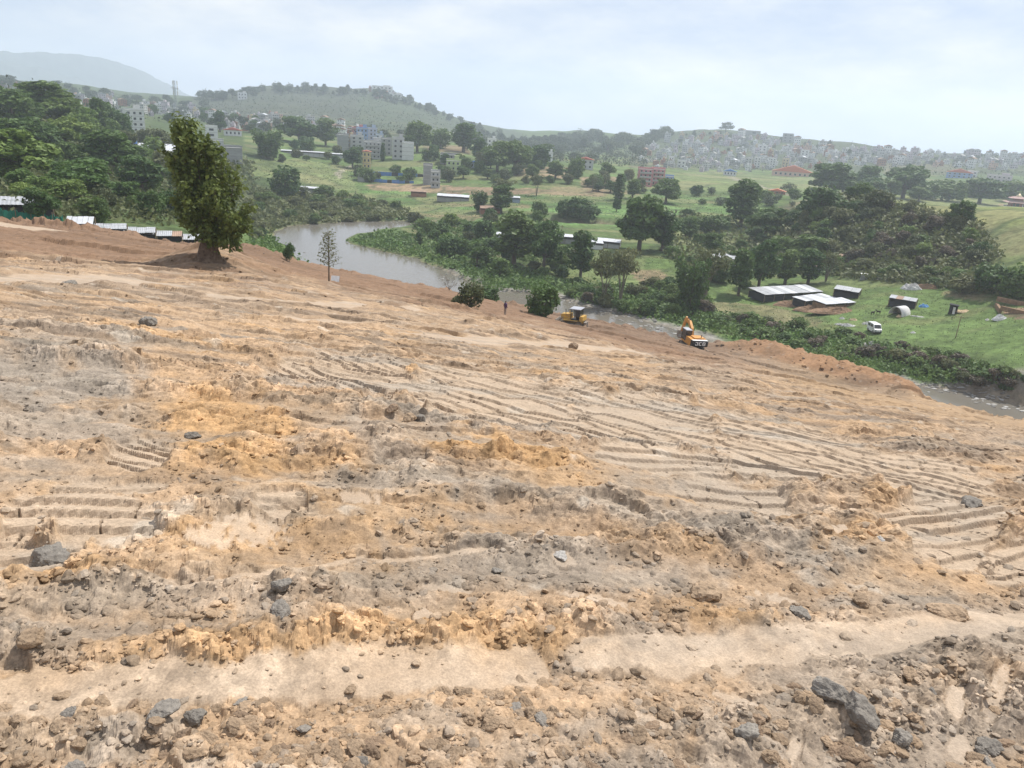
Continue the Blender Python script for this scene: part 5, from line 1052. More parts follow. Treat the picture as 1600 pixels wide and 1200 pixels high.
# the farm on the river flat
shed(1180, 470, 17, 5.0, 1.6, .62, 'long open farm shed with a patchy corrugated roof, farthest left of the farm sheds', [M_TIN, M_TIN, M_TINW, M_TIN, M_TINW], M_DARKW, .10, 9, to=(1272, 456))  # dark walls put in for the shade under the roof
shed(1246, 481, 11.5, 3.2, 1.4, .62, 'middle farm shed with a pale flat tin roof', [M_TINW, M_TIN, M_TINW], M_DARKW, .06, sheets=6, to=(1294, 467))  # shade below this roof is likewise painted as dark walls
shed(1277, 487, 13, 3.4, 1.4, .60, 'nearest farm shed with a bright white sheet roof', M_TINW, M_STRAW, .06, sheets=7, to=(1326, 473))
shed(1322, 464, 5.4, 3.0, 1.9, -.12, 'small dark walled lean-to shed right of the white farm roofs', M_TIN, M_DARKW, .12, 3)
for a in [(1236, 476, 4.2, 2.4, 1.1, 'brown straw heap between the patchy and the pale farm sheds'), (1268, 484, 4.0, 2.2, 1.0, 'brown straw heap at the left foot of the white farm roof'), (1308, 487, 5.6, 2.4, 1.0, 'long brown straw heap in front of the white farm roof')]:
    p = spot(a[0], a[1]); rough_heap('straw_heap', p, (a[2], a[3]), a[4], M_STRAW, a[5], 'heap', seed=int(a[0]), rz=.5 - math.atan2(p[0], p[1])); LAND.append((a[0], a[1], a[5]))
for a in [(1325, 509, 1.7, .7, .5, 'widest pile of white rubbish on the grass below the farm'), (1311, 507, .8, .5, .35, 'small white rubbish scrap left of the widest pile'), (1334, 500, 1.0, .6, .35, 'pale orange rag heap above the widest rubbish pile'), (1353, 506, .8, .7, .5, 'white sack heap behind the van'), (1316, 498, .7, .5, .4, 'small white bundle on the grass below the straw heap'), (1366, 541, 2.4, .9, .8, 'large heap of white refuse among the river margin bushes'), (1424, 451, 2.6, 1.4, 1.3, 'white plastic covered heap at the back of the pasture'), (1450, 450, 3.6, 1.1, .9, 'grass grown earth heap right of the white plastic heap'), (1375, 437, .7, .4, .25, 'white scrap beside the square block at the pasture edge'), (1427, 520, .6, .4, .3, 'white litter lying alone in the wide pasture'), (1436, 495, 1.6, .4, .2, 'flat white sheet lying right of the plastic tunnel'), (1543, 500, .5, .4, .3, 'tiny white litter near the brown plot')]:
    m = M_SAND if 'orange' in a[5] else (M_STRAW if 'earth' in a[5] else M_RUBB); p = spot(a[0], a[1]); rough_heap('rubbish_heap' if 'heap' in a[5] or 'pile' in a[5] else 'litter', p, (a[2], a[3]), a[4], m, a[5], 'rubbish' if m is M_RUBB else 'heap', 400, int(a[0]), rz=-math.atan2(p[0], p[1])); LAND.append((a[0], a[1], a[5]))
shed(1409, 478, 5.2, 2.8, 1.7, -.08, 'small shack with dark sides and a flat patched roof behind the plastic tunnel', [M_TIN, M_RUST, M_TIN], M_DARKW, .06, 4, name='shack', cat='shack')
def tunnel(px, py):
    p = spot(px, py); t = thing('plastic_tunnel', p, 'small white plastic tunnel tent with an open dark mouth on the pasture', 'tent', rz=-math.atan2(p[0], p[1]) + 1.05)
    r = 1.45; L_ = 3.1; n = 12; sh = MB(); vs = []
    for x, k in ((-L_ / 2, 1), (L_ / 2, 1)):
        for s in (1, .96): vs += [(x, -r * s * math.cos(math.pi * i / n), 1.25 * r * s * math.sin(math.pi * i / n)) for i in range(n + 1)]
    m_ = n + 1; fs = []
    for i in range(n): fs += [(i, i + 1, 2 * m_ + i + 1, 2 * m_ + i), (m_ + i, 3 * m_ + i, 3 * m_ + i + 1, m_ + i + 1), (i, m_ + i, m_ + i + 1, i + 1), (2 * m_ + i, 2 * m_ + i + 1, 3 * m_ + i + 1, 3 * m_ + i)]
    sh.add(vs, fs).build('cover', M_PLAST, t, True)
    MB().add([(L_ / 2 - .1, -r * .9 * math.cos(math.pi * i / n), 1.15 * r * math.sin(math.pi * i / n)) for i in range(n + 1)], [tuple(range(n + 1))]).build('back_sheet', M_PLAST, t)
    for x in (-L_ / 2 + .05, 0, L_ / 2 - .05):
        h = MB()
        for i in range(n): h.tube((x, -r * .93 * math.cos(math.pi * i / n), 1.16 * r * math.sin(math.pi * i / n)), (x, -r * .93 * math.cos(math.pi * (i + 1) / n), 1.16 * r * math.sin(math.pi * (i + 1) / n)), .035, n=5)
        h.build('hoop', M_WOOD, t)
    rough_heap('straw_bundle', (p[0] - .9, p[1] - 1.7, p[2]), (.5, .4), .45, M_SAND, 'small tan bundle leaning at the mouth of the plastic tunnel', 'bundle', 200, 5)
    LAND.append((px, py, 'the plastic tunnel'))
tunnel(1405, 492)
p = spot(1443, 479); rough_heap('tarp', p, (1.1, .9), .7, M_BLUET, 'blue tarpaulin draped over goods on the pasture', 'tarpaulin', 400, 3, lum=.5); LAND.append((1443, 479, 'blue tarpaulin'))
def privy(px, py):
    p = spot(px, py); t = thing('privy_hut', p, 'tiny dark hut with a pale flap hanging in its doorway on the pasture', 'hut', rz=-math.atan2(p[0], p[1]))
    w = MB(); w.box((-.7, 0, .8), (.08, 1.2, 1.9)).box((.7, 0, .8), (.08, 1.2, 1.9)).box((0, .58, .8), (1.36, .06, 1.9)).box((-.45, -.58, .8), (.42, .06, 1.9)).build('wall', M_DARKW, t); MB().box((0, 0, 1.82), (1.75, 1.55, .1), ry=.05).build('roof', M_DARKW, t); MB().box((.15, -.68, .75), (.45, .04, 1.4)).build('door_flap', M_PLAST, t)
    LAND.append((px, py, 'tiny dark hut'))
privy(1488, 490)
p = spot(1506, 487); rough_heap('sand_heap', p, (1.9, .9), .5, M_SAND, 'low heap of tan sand right of the tiny dark hut', 'sand heap', 400, 8, lum=.3)
p = spot(1563, 499); rough_heap('rubbish_heap', p, (1.5, .8), 1.0, M_PLAST, 'white sheeted heap at the left corner of the brown plot', 'rubbish', 400, 12)
def plot():
    a = [spot(x, y) for x, y in ((1562, 490), (1660, 500), (1660, 482), (1556, 478))]; t = thing('plot_wall', a[0], 'low mud wall round the bare brown plot at the right edge', 'wall')
    for i in range(4):
        p, q = Vector(a[i] - a[0]), Vector(a[(i + 1) % 4] - a[0]); d = q - p; MB().box((p + q) / 2 + Vector((0, 0, .35)), (d.length, .5, .9), rz=math.atan2(d.y, d.x)).build('wall_run', M_STRAW, t)
plot()
def block(px, py):
    p = spot(px, py); t = thing('water_tank', p, 'grey square concrete tank with a pale top at the back of the pasture', 'tank', rz=-math.atan2(p[0], p[1]) + .1); MB().box((0, 0, .6), (1.5, 1.4, 1.5)).build('wall', MW['grey'], t); MB().box((0, 0, 1.42), (1.7, 1.6, .16)).build('lid', MW['white'], t); LAND.append((px, py, 'square concrete tank'))
block(1349, 437)
shed(1319, 408, 3.2, 2.4, 1.7, .05, 'little hut with a rusty red roof at the foot of the wooded hill', M_RUST, MW['pale'], .25, 3, ridge=True, name='hut', cat='hut')
shed(1276, 424, 2.6, 2.0, 1.6, .1, 'little dark red roofed hut among the trees behind the farm', M_RUST, MW['pale'], .25, 2, ridge=True, name='hut', cat='hut')
shed(1143, 414, 11, 4.2, 2.2, -.25, 'pale tin roofed shed behind the feathery tree in the meadow', M_TIN, MW['pale'], .12, 6)
shed(884, 379, 12, 4.6, 2.4, -.12, 'long shed with a pale blue tin roof between the meadow trees', M_TINW, MW['grey'], .14, 6, ridge=True); shed(928, 388, 5, 3.4, 2.0, .1, 'small white roofed shed right of the long pale blue shed', M_TINW, MW['white'], .1, 3); shed(950, 386, 7, 3.6, 2.0, -.1, 'low white roofed shed left of the big spreading tree', M_TINW, MW['pale'], .1, 4); shed(785, 374, 4, 3, 1.8, 0, 'tiny white roofed hut left of the tallest meadow tree', M_TINW, MW['white'], .1, 2, name='hut', cat='hut')
shed(708, 314, 14, 5, 2.4, -.05, 'long shed with a pale blue roof on the far terrace', M_TINW, MW['grey'], .1, 6); shed(654, 306, 7, 4, 2.4, 0, 'brown roofed hut on the edge of the bare terrace', M_RUST, MW['brick'], .2, 3, ridge=True, name='hut', cat='hut'); shed(803, 316, 5, 3.2, 2.2, 0, 'small blue white shed among the terrace trees', M_TINW, MW['blue'], .1, 3)
shed(766, 333, 8, 4, 2.2, .1, 'brown shacks with rusty roofs under the terrace trees', M_RUST, MW['brick'], .15, 4, name='shack', cat='shack'); shed(485, 300, 8, 5, 2.2, -.2, 'pale roofed farm shed on the river bank slope', M_TINW, MW['grey'], .15, 4, ridge=True); shed(472, 306, 6, 3.6, 1.8, .4, 'lower pale roofed lean-to left of the river bank shed', M_TIN, MW['grey'], .15, 3)
shed(474, 243, 25, 4, 2.4, -.10, 'long thin white roofed shed above the bright field', M_TINW, MW['pale'], .08, 9); shed(532, 247, 15, 4, 2.4, -.1, 'short white roofed shed left of the yellow house', M_TINW, MW['pale'], .08, 6)
shed(240, 245, 19, 9, 3.2, -.05, 'large hall with a brilliant white tin roof left of the pollard crown', M_TINW, MW['grey'], .2, 6, name='hall', cat='hall'); shed(251, 232, 14, 7, 3.2, -.05, 'second bright white roof just above the large hall', M_TINW, MW['grey'], .2, 5, name='hall', cat='hall'); shed(217, 222, 12, 4, 2.4, 0, 'thin white sheet roof below the red brick house', M_TINW, MW['grey'], .1, 4)
shed(203, 234, 5, 4, 2.6, 0, 'small blue tin hut at the left end of the large hall', M_TINB, MW['blue'], .2, 2, name='hut', cat='hut')
for a in [(622, 276, 34, 2.2, 'dark blue fence sheets along the upper garden'), (612, 286, 22, 1.8, 'blue fence sheets along the lower garden')]:
    p = spot(a[0], a[1]); t = thing('sheet_fence', p, a[4], 'fence', rz=-math.atan2(p[0], p[1]) - .03); n = 10; 
    for i in range(n): MB().box((-a[2] / 2 + (i + .5) * a[2] / n, rnd(-.1, .1), a[3] / 2 - .2), (a[2] / n - .06, .08, a[3] + rnd(-.2, .2))).build('panel', M_TINB if i % 4 else M_DARKW, t)
    LAND.append((a[0], a[1], a[4]))
p = spot(564, 283); t = thing('tank_house', p, 'small grey block hut at the left end of the gardens', 'hut', rz=-math.atan2(p[0], p[1])); MB().box((0, 0, 1.6), (3.4, 3, 3.6)).build('wall', MW['grey'], t); MB().box((0, 0, 3.5), (3.8, 3.4, .2)).build('roof', M_SLAB, t)

# torn sheet roofs on the left rim of the slope
for a in [(126, 354, 3.0, 2.2, 0.76, -.10, 'white topped tilted sheet shelter, leftmost of the torn roofs', M_TINW, .24), (168, 361, 4.4, 2.0, 0.58, -.06, 'grey sheet shelter in the middle of the torn roofs', M_TIN, .16), (206, 366, 5.6, 2.2, 0.54, -.07, 'long low grey corrugated roof sagging over dark wall', M_TIN, .14), (246, 371, 6.0, 2.2, 0.50, -.07, 'rusty grey low roof right of the sagging corrugated roof', [M_TIN, M_RUST, M_TIN], .12), (286, 376, 6.0, 2.2, 0.50, -.06, 'pale sheet roof ending at the pollard tree', M_TIN, .14)]:
    shed(a[0], a[1], a[2], a[3], a[4], a[5], a[6], a[7], M_DARKW, a[8], 5, name='sheet_shelter', cat='shelter')
def netfence():
    t = None; xs = [-40, 0, 26, 50, 70, 84, 100]
    for k, (i, j, lab) in enumerate([(0, 4, 'long torn green netting fence at the left rim of the slope'), (4, 6, 'short dark green netting panel right of the round tree')]):
        pts = [spot(x, 343 + .12 * x) for x in xs[i:j + 1]]; t = thing('net_fence', pts[0], lab, 'fence')
        for q in range(len(pts) - 1):
            p0, p1 = Vector(pts[q] - pts[0]), Vector(pts[q + 1] - pts[0]); d = p1 - p0; MB().tube(p0 - Vector((0, 0, .4)), p0 + Vector((0, 0, 1.6)), .05, n=6).build('post', M_WOOD, t)
            vs = []; n = 9
            for s in range(n + 1): c = p0 + d * (s / n); vs += [c + Vector((0, .10 * math.sin(s * 1.9), -.2)), c + Vector((0, .12 * math.sin(s * 1.3 + q), 1.35 - .25 * math.sin(math.pi * s / n) + .1 * math.sin(s * 2.2))), c + Vector((0, .10 * math.sin(s * 1.9) + .04, -.2)), c + Vector((0, .12 * math.sin(s * 1.3 + q) + .04, 1.35 - .25 * math.sin(math.pi * s / n) + .1 * math.sin(s * 2.2)))]
            fs = []
            for s in range(n): a = 4 * s; fs += [(a, a + 4, a + 5, a + 1), (a + 2, a + 3, a + 7, a + 6), (a + 1, a + 5, a + 7, a + 3)]
            MB().add(vs, fs).build('net_panel', M_GNET, t)
netfence()
shed(20, 334, 9, 3, 1.6, -.1, 'grey roofed shed behind the green netting fence', M_TIN, M_DARKW, .2, 4)

# temple
def temple():
    p = spot(1588, 323); m = mpp(p); t = thing('temple', p, 'small red two tiered temple with wide eaves and a golden top on the hill grass', 'temple', rz=-math.atan2(p[0], p[1]) + .2); W = 24 * m; h = 6.5 * m
    MB().box((0, 0, h / 2), (W * .8, W * .8, h)).build('wall', MW['red'], t)
    for (z, w, hh, nm) in ((h, W * 1.5, 2.8 * m, 'lower_roof'), (h * 1.95, W * 1.05, 2.6 * m, 'upper_roof')):
        MB().box((0, 0, z + hh / 2), (w, w, hh), taper=.42).build(nm, mat('temple_tile', (.42, .27, .24), None, .8, 2), t)
    MB().box((0, 0, h * 1.65), (W * .5, W * .5, h * .7)).build('upper_wall', MW['red'], t)
    g = mat('gilt_copper', (.72, .62, .40), None, .35, 2, metal=.4); b = MB()
    for (z0, z1, r0, r1) in ((2.30, 2.6, 4.4, 3.8), (2.6, 2.85, 3.8, 1.9), (2.85, 3.15, 1.9, .3)): b.tube((0, 0, h * z0), (0, 0, h * z1), r0 * m, r1 * m, 12)
    b.build('gilded_top', g, t, True)
    MB().box((-W * .12, -W * .41, h * .42), (W * .34, .1, h * .8)).build('doorway', M_DARKW, t)
    for sx in (-.62, -.2, .2, .62): MB().tube((sx * W, -W * .66, 0), (sx * W, -W * .66, h), .16, n=8).build('column', MW['white'] if sx > 0 else MW['red'], t)
    MB().box((0, 0, .15), (W * 1.5, W * 1.5, .5)).build('plinth', M_SLAB, t); LAND.append((1588, 318, 'the temple'))
temple()
p = spot(1564, 321); rough_heap('sand_heap', p, (2.4, 1.6), 1.1, M_SAND, 'pale sand heap left of the temple', 'sand heap', 400, 21, lum=.3)

# telecom mast
def mast():
    p = at_dist(277, 192, 560); m = mpp(p); H = 62 * m; t = thing('telecom_mast', p, 'tall lattice telecom mast with panel antennas at its top on the left', 'mast'); M = mat('galvanised_steel', (.42, .44, .46), None, .5, 1, metal=.4); b = MB(); w0, w1 = .95, .5
    for a in range(4):
        c, s = math.cos(a * math.pi / 2 + .8), math.sin(a * math.pi / 2 + .8); MB().tube((w0 * c, w0 * s, -2), (w1 * c, w1 * s, H), .09, .07, 5).build('leg', M, t)
    n = 14
    for k in range(n):
        for a in range(4):
            q = lambda z, i: ((w0 + (w1 - w0) * z / H) * math.cos(i * math.pi / 2 + .8), (w0 + (w1 - w0) * z / H) * math.sin(i * math.pi / 2 + .8), z)
            b.tube(q(H * k / n, a), q(H * (k + 1) / n, a + 1), .045, n=4); b.tube(q(H * k / n, a), q(H * k / n, a + 1), .04, n=4)
    b.build('bracing', M, t)['kind'] = 'stuff'
    for k in range(3):
        for a in range(3): c, s = math.cos(a * 2.09 + .5), math.sin(a * 2.09 + .5); MB().box((1.6 * c, 1.6 * s, H - 1.5 - k * 3.0), (.5, .5, 2.6), rz=a * 2.09).build('antenna_panel', MW['white'], t)
    MB().box((0, 0, H - 4.6), (3.6, 3.6, .2)).build('platform', M, t)
mast()
def pole(px, py, hpx, label, wires=False):
    p = spot(px, py); m = mpp(p); h = hpx * m; t = thing('utility_pole', p, label, 'pole'); MB().tube((0, 0, -.3), (0, 0, h), .09, .06, 6).build('shaft', M_WOOD, t); MB().box((0, 0, h * .93), (1.1, .08, .1)).build('crossarm', M_WOOD, t)
pole(1493, 528, 36, 'thin pole standing alone in the pasture'); pole(876, 382, 30, 'thin pole in front of the pale blue shed'); pole(417, 240, 22, 'thin pole at the left of the bamboo clump')
# ================================================================== MACHINES, PERSON, LOOSE THINGS
M_YEL = mat('machine_yellow', (.60, .36, .05), (.36, .23, .09), .5, 2.5, spec=.4); M_ORY = mat('excavator_orange', (.64, .28, .03), (.42, .20, .06), .5, 2.5, spec=.4); M_BLK = mat('black_steel', (.025, .025, .027), (.018, .018, .02), .55, 3); M_TRK = mat('muddy_track', (.13, .095, .07), (.06, .05, .04), .85, 3, bump=.4); M_CABG = mat('cab_glass', (.03, .035, .04), None, .12, 1, spec=.6); M_GRYS = mat('worn_steel', (.30, .27, .24), (.20, .17, .14), .6, 3); M_WHT = mat('white_lettering', (.78, .78, .76), None, .6, 2); M_ROOFG = mat('cab_roof', (.40, .41, .45), None, .5, 2)
def track(parent, y, L_, Hh, W):
    """one crawler: belt of shoes, frame, sprocket, idler and rollers"""
    r = Hh / 2; belt = MB(); n = 34; per = 2 * (L_ - 2 * r) + 2 * math.pi * r
    for i in range(n):
        s = per * i / n; a = L_ - 2 * r
        if s < a: c = (-a / 2 + s, 2 * r); ang = 0
        elif s < a + math.pi * r: t = (s - a) / r; c = (a / 2 + r * math.sin(t), r + r * math.cos(t)); ang = t
        elif s < 2 * a + math.pi * r: c = (a / 2 - (s - a - math.pi * r), 0); ang = math.pi
        else: t = (s - 2 * a - math.pi * r) / r; c = (-a / 2 - r * math.sin(t), r - r * math.cos(t)); ang = math.pi + t
        belt.box((c[0], y, c[1]), (per / n * .95, W, .07), ry=ang)
    t = belt.build('crawler_track', M_TRK, parent)
    MB().box((0, y, r), (L_ - 1.6 * r, W * .55, r * .9)).build('track_frame', M_GRYS, t)
    for x in (-1, 1): MB().tube((x * (L_ / 2 - r), y - W * .3, r), (x * (L_ / 2 - r), y + W * .3, r), r * .8, n=14).build('sprocket' if x < 0 else 'idler_wheel', M_GRYS, t)
    for k in range(5): MB().tube(((k - 2) * (L_ - 2.4 * r) / 5, y - W * .3, .16), ((k - 2) * (L_ - 2.4 * r) / 5, y + W * .3, .16), .14, n=10).build('roller', M_GRYS, t)
    return t
def plate_arm(pts, y0, y1): return MB().prism(pts, y0, y1)

def excavator(px, py):
    p = slope_spot(px, py); p = np.array([p[0], p[1], mud_z(p[0], p[1])]); az = math.atan2(p[0], p[1])
    # local +x is the way the boom points: away from the viewpoint and to the left
    t = thing('excavator', (p[0], p[1], p[2] - .15), 'orange tracked excavator with raised boom and black lettered counterweight on the river edge', 'excavator', rz=math.pi / 2 - az + R(27)); t.rotation_euler = (R(2), R(-2), math.pi / 2 - az + R(27)); t.scale = (.93,) * 3
    for y in (-1.05, 1.05): track(t, y, 3.7, .85, .6)
    MB().box((0, 0, .62), (1.7, 1.6, .5)).tube((0, 0, .85), (0, 0, 1.05), .6, n=16).build('undercarriage', M_GRYS, t)
    b = MB(); b.box((-.35, 0, 1.18), (3.5, 2.5, .28)).box((-1.0, -.78, 1.75), (2.0, .92, .9)).box((-1.0, .78, 1.72), (2.0, .9, .82)).box((-1.2, 0, 1.7), (1.5, .7, .85)); b.build('upper_body', M_ORY, t)
    MB().box((-1.0, -.2, 2.24), (1.5, 1.6, .12)).build('engine_hood', M_ORY, t)
    MB().prism([(-2.35, 1.08), (-2.62, 1.25), (-2.68, 2.0), (-2.35, 2.12), (-2.02, 2.12), (-2.02, 1.08)], -1.32, 1.32).build('counterweight', M_BLK, t)
    MB().box((-2.36, 0, 2.15), (.5, 2.5, .05)).build('counterweight_cap', M_WHT, t)
    # maker's letters as on the machine, seen from behind; letter strokes on the rear face
    def stroke(y, z, w, h): return MB().box((-2.70, y, z), (.03, w, h))
    X0 = .62
    j = MB(); x = -2.69
    def S_(m, y, z, w, h): m.box((x, y, z), (.04, w, h))
    J = MB(); S_(J, X0 - .18, 1.68, .13, .52); S_(J, X0 + .02, 1.47, .34, .12); S_(J, X0 + .17, 1.56, .11, .12); S_(J, X0 - .02, 1.90, .40, .10); J.build('letter', M_WHT, t)
    K = MB(); S_(K, .17, 1.68, .13, .52); S_(K, -.02, 1.90, .36, .11); S_(K, -.02, 1.47, .36, .11); K.build('letter', M_WHT, t)
    B = MB(); S_(B, -.43, 1.68, .13, .52); S_(B, -.62, 1.90, .36, .11); S_(B, -.62, 1.68, .34, .10); S_(B, -.62, 1.47, .36, .11); S_(B, -.80, 1.80, .12, .2); S_(B, -.80, 1.57, .12, .2); B.build('letter', M_WHT, t)
    # cab on the left
    c = MB()
    for xx in (.05, 1.55):
        for yy in (.35, 1.22): c.tube((xx, yy, 1.3), (xx - (.12 if xx > 1 else 0), yy, 2.95), .06, n=6)
    c.box((.8, .79, 1.36), (1.5, .9, .12)).box((.05, .79, 1.8), (.08, .9, .9)); cab = c.build('cab', M_BLK, t)
    MB().box((.75, .79, 2.98), (1.6, 1.0, .09)).build('cab_roof', M_ROOFG, cab)
    MB().box((.8, 1.23, 2.2), (1.35, .03, 1.4)).build('side_window', M_CABG, cab); MB().box((.8, .35, 2.25), (1.35, .03, 1.2)).build('side_window', M_CABG, cab); MB().box((1.5, .79, 2.2), (.03, .8, 1.5)).build('windscreen', M_CABG, cab); MB().box((.03, .79, 2.55), (.03, .75, .6)).build('rear_window', M_CABG, cab)
    MB().box((.7, .79, 1.62), (.5, .5, .5)).box((.5, .79, 2.0), (.14, .5, .6)).build('seat', M_BLK, cab)
    # boom, dipper, bucket
    boom = plate_arm([(.55, 1.45), (1.0, 1.35), (1.7, 2.45), (2.6, 3.3), (3.9, 3.55), (3.95, 3.88), (2.45, 3.85), (1.25, 2.95)], -.50, -.10).build('boom', M_ORY, t)
    MB().tube((1.15, -.62, 1.5), (2.0, -.62, 2.7), .11, n=8).tube((1.9, -.62, 2.55), (2.4, -.62, 3.25), .06, n=8).build('boom_cylinder', M_GRYS, boom)
    dip = plate_arm([(3.5, 4.0), (3.95, 4.15), (4.35, 3.65), (4.95, 1.55), (4.7, 1.45), (3.9, 3.2)], -.44, -.16).build('dipper_arm', M_ORY, t)
    MB().tube((2.6, -.3, 4.0), (3.3, -.3, 4.12), .10, n=8).tube((3.2, -.3, 4.1), (3.65, -.3, 4.12), .06, n=8).build('dipper_cylinder', M_BLK, dip); MB().tube((4.15, -.3, 3.9), (4.8, -.3, 2.6), .08, n=8).tube((4.75, -.3, 2.7), (5.1, -.3, 1.8), .05, n=8).build('bucket_cylinder', M_GRYS, dip)
    MB().prism([(4.7, 1.55), (5.1, 1.6), (5.35, 1.05), (5.15, .45), (4.65, .3), (4.3, .6), (4.65, .7), (4.85, .95)], -.85, .25).build('bucket', M_GRYS, t)
    MB().tube((-1.5, -.6, 2.25), (-1.5, -.6, 2.75), .06, n=8).build('exhaust_pipe', M_BLK, t)
    for sx in (-.6, .5): MB().tube((sx - 1.0, -1.15, 2.2), (sx - 1.0, -1.15, 2.55), .025, n=5).build('handrail', M_ORY, t)
excavator(1080, 541)

def bulldozer(px, py):
    p = slope_spot(px, py); p = np.array([p[0], p[1], mud_z(p[0], p[1])]); az = math.atan2(p[0], p[1])
    t = thing('bulldozer', (p[0], p[1], p[2] - .12), 'yellow bulldozer with a dark roofed cab facing left on the river edge', 'bulldozer', rz=math.pi - az - R(22)); t.rotation_euler = (R(-3), R(3), math.pi - az - R(22)); t.scale = (.78,) * 3
    for y in (-.95, .95): track(t, y, 3.5, 1.0, .56)
    MB().box((.0, 0, .85), (3.0, 1.3, .7)).build('hull', M_YEL, t)
    MB().prism([(.35, 1.15), (1.95, 1.15), (1.95, 1.75), (1.85, 1.98), (.35, 2.08)], -.52, .52).build('engine_hood', M_YEL, t)
    g = MB()
    for k in range(5): g.box((1.98, 0, 1.25 + k * .13), (.05, .9, .07))
    g.build('radiator_grille', M_BLK, t)
    MB().tube((1.25, .22, 1.95), (1.25, .22, 2.75), .06, n=8).build('exhaust_pipe', M_BLK, t); MB().tube((.75, -.22, 1.95), (.75, -.22, 2.4), .09, n=8).build('air_cleaner', M_YEL, t)
    for sy in (-1, 1): MB().box((.1, sy * .92, 1.16), (2.4, .55, .08)).build('fender', M_YEL, t)
    c = MB()
    for xx in (-1.35, .15):
        for yy in (-.72, .72): c.tube((xx, yy, 1.2), (xx, yy, 2.95), .06, n=6)
    c.box((-.6, 0, 1.25), (1.6, 1.5, .1)); cab = c.build('cab', M_BLK, t)
    MB().box((-.6, 0, 3.0), (1.9, 1.75, .11)).build('cab_roof', M_ROOFG, cab)
    for sy in (-1, 1): MB().box((-.95, sy * .72, 2.3), (.75, .03, 1.15)).build('side_window', M_CABG, cab)
    MB().box((-1.37, 0, 2.35), (.03, 1.36, 1.05)).build('rear_window', M_CABG, cab); MB().box((-.75, 0, 1.6), (.5, .55, .5)).box((-.98, 0, 2.0), (.14, .55, .6)).build('seat', M_BLK, cab)
    MB().box((-1.62, 0, 1.5), (.62, 1.65, .72), taper=.94).build('fuel_tank', M_YEL, t)
    for sy in (-1, 1): MB().box((1.3, sy * 1.38, .5), (2.5, .16, .24)).build('push_arm', M_YEL, t); MB().tube((1.5, sy * .5, 1.5), (2.45, sy * .5, .75), .07, n=8).build('lift_cylinder', M_GRYS, t)
    MB().prism([(2.35, .05), (2.62, 0), (2.52, .55), (2.60, 1.18), (2.45, 1.2), (2.38, .6)], -1.62, 1.62).build('blade', M_GRYS, t)
    MB().box((-2.15, 0, .75), (.5, .8, .3)).box((-2.4, 0, .5), (.16, .14, .9)).build('ripper', M_GRYS, t)
bulldozer(896, 509)

# ---- person standing on the slope
def person(px, py):
    p = slope_spot(px, py); p = np.array([p[0], p[1], mud_z(p[0], p[1])]); me = bpy.data.meshes.new('person')
    J = [((0, 0, .93), .135), ((0, 0, 1.12), .125), ((0, 0, 1.32), .15), ((0, 0, 1.44), .09), ((0, 0, 1.51), .055), ((0, -.01, 1.60), .085), ((0, -.01, 1.68), .075),
         ((.09, 0, .86), .09), ((.12, -.02, .48), .062), ((.13, .02, .08), .045), ((.14, -.12, .04), .04), ((-.09, 0, .86), .09), ((-.11, .02, .48), .062), ((-.11, .04, .08), .045), ((-.12, -.1, .04), .04),
         ((.19, 0, 1.38), .06), ((.25, .02, 1.12), .045), ((.24, -.08, .90), .035), ((.24, -.11, .80), .03), ((-.19, 0, 1.38), .06), ((-.26, .02, 1.12), .045), ((-.2, -.14, .98), .035), ((-.14, -.18, .95), .03)]
    E = [(0, 1), (1, 2), (2, 3), (3, 4), (4, 5), (5, 6), (0, 7), (7, 8), (8, 9), (9, 10), (0, 11), (11, 12), (12, 13), (13, 14), (2, 15), (15, 16), (16, 17), (17, 18), (2, 19), (19, 20), (20, 21), (21, 22)]
    me.from_pydata([j[0] for j in J], E, []); o = bpy.data.objects.new('person', me); COL.objects.link(o); sk = o.modifiers.new('skin', 'SKIN'); o.modifiers.new('sub', 'SUBSURF').levels = 1
    if not me.skin_vertices: me.attributes.new('skin_vertex', 'FLOAT', 'POINT')
    for i, j in enumerate(J): me.skin_vertices[0].data[i].radius = (j[1], j[1] * .85)
    me.skin_vertices[0].data[0].use_root = True
    dg = bpy.context.evaluated_depsgraph_get(); nm = bpy.data.meshes.new_from_object(o.evaluated_get(dg)); nm.name = 'person'; o.modifiers.clear(); o.data = nm
    nm.materials.clear()
    for m in (mat('skin', (.22, .12, .08)), mat('purple_shirt', (.10, .05, .12)), mat('pale_trousers', (.40, .32, .26)), mat('black_hair', (.015, .013, .012))): nm.materials.append(m)
    for f in nm.polygons:
        z = f.center.z; x = abs(f.center.x); f.material_index = 3 if (z > 1.64 or (z > 1.56 and f.center.y > .03)) else 0 if z > 1.47 or z < .08 or (x > .2 and z < 1.08) or (x > .12 and z < 1.0 and f.center.y < -.1 and z > .7) else 1 if z > .92 else 2; f.use_smooth = True
    o.location = tuple(p); o.rotation_euler = (0, 0, -math.atan2(p[0], p[1]) + 2.2); tag(o, 'person in a dark purple top and pale trousers standing on the far earth', 'person')
try: person(789, 494)
except Exception as e: print('person failed', e)

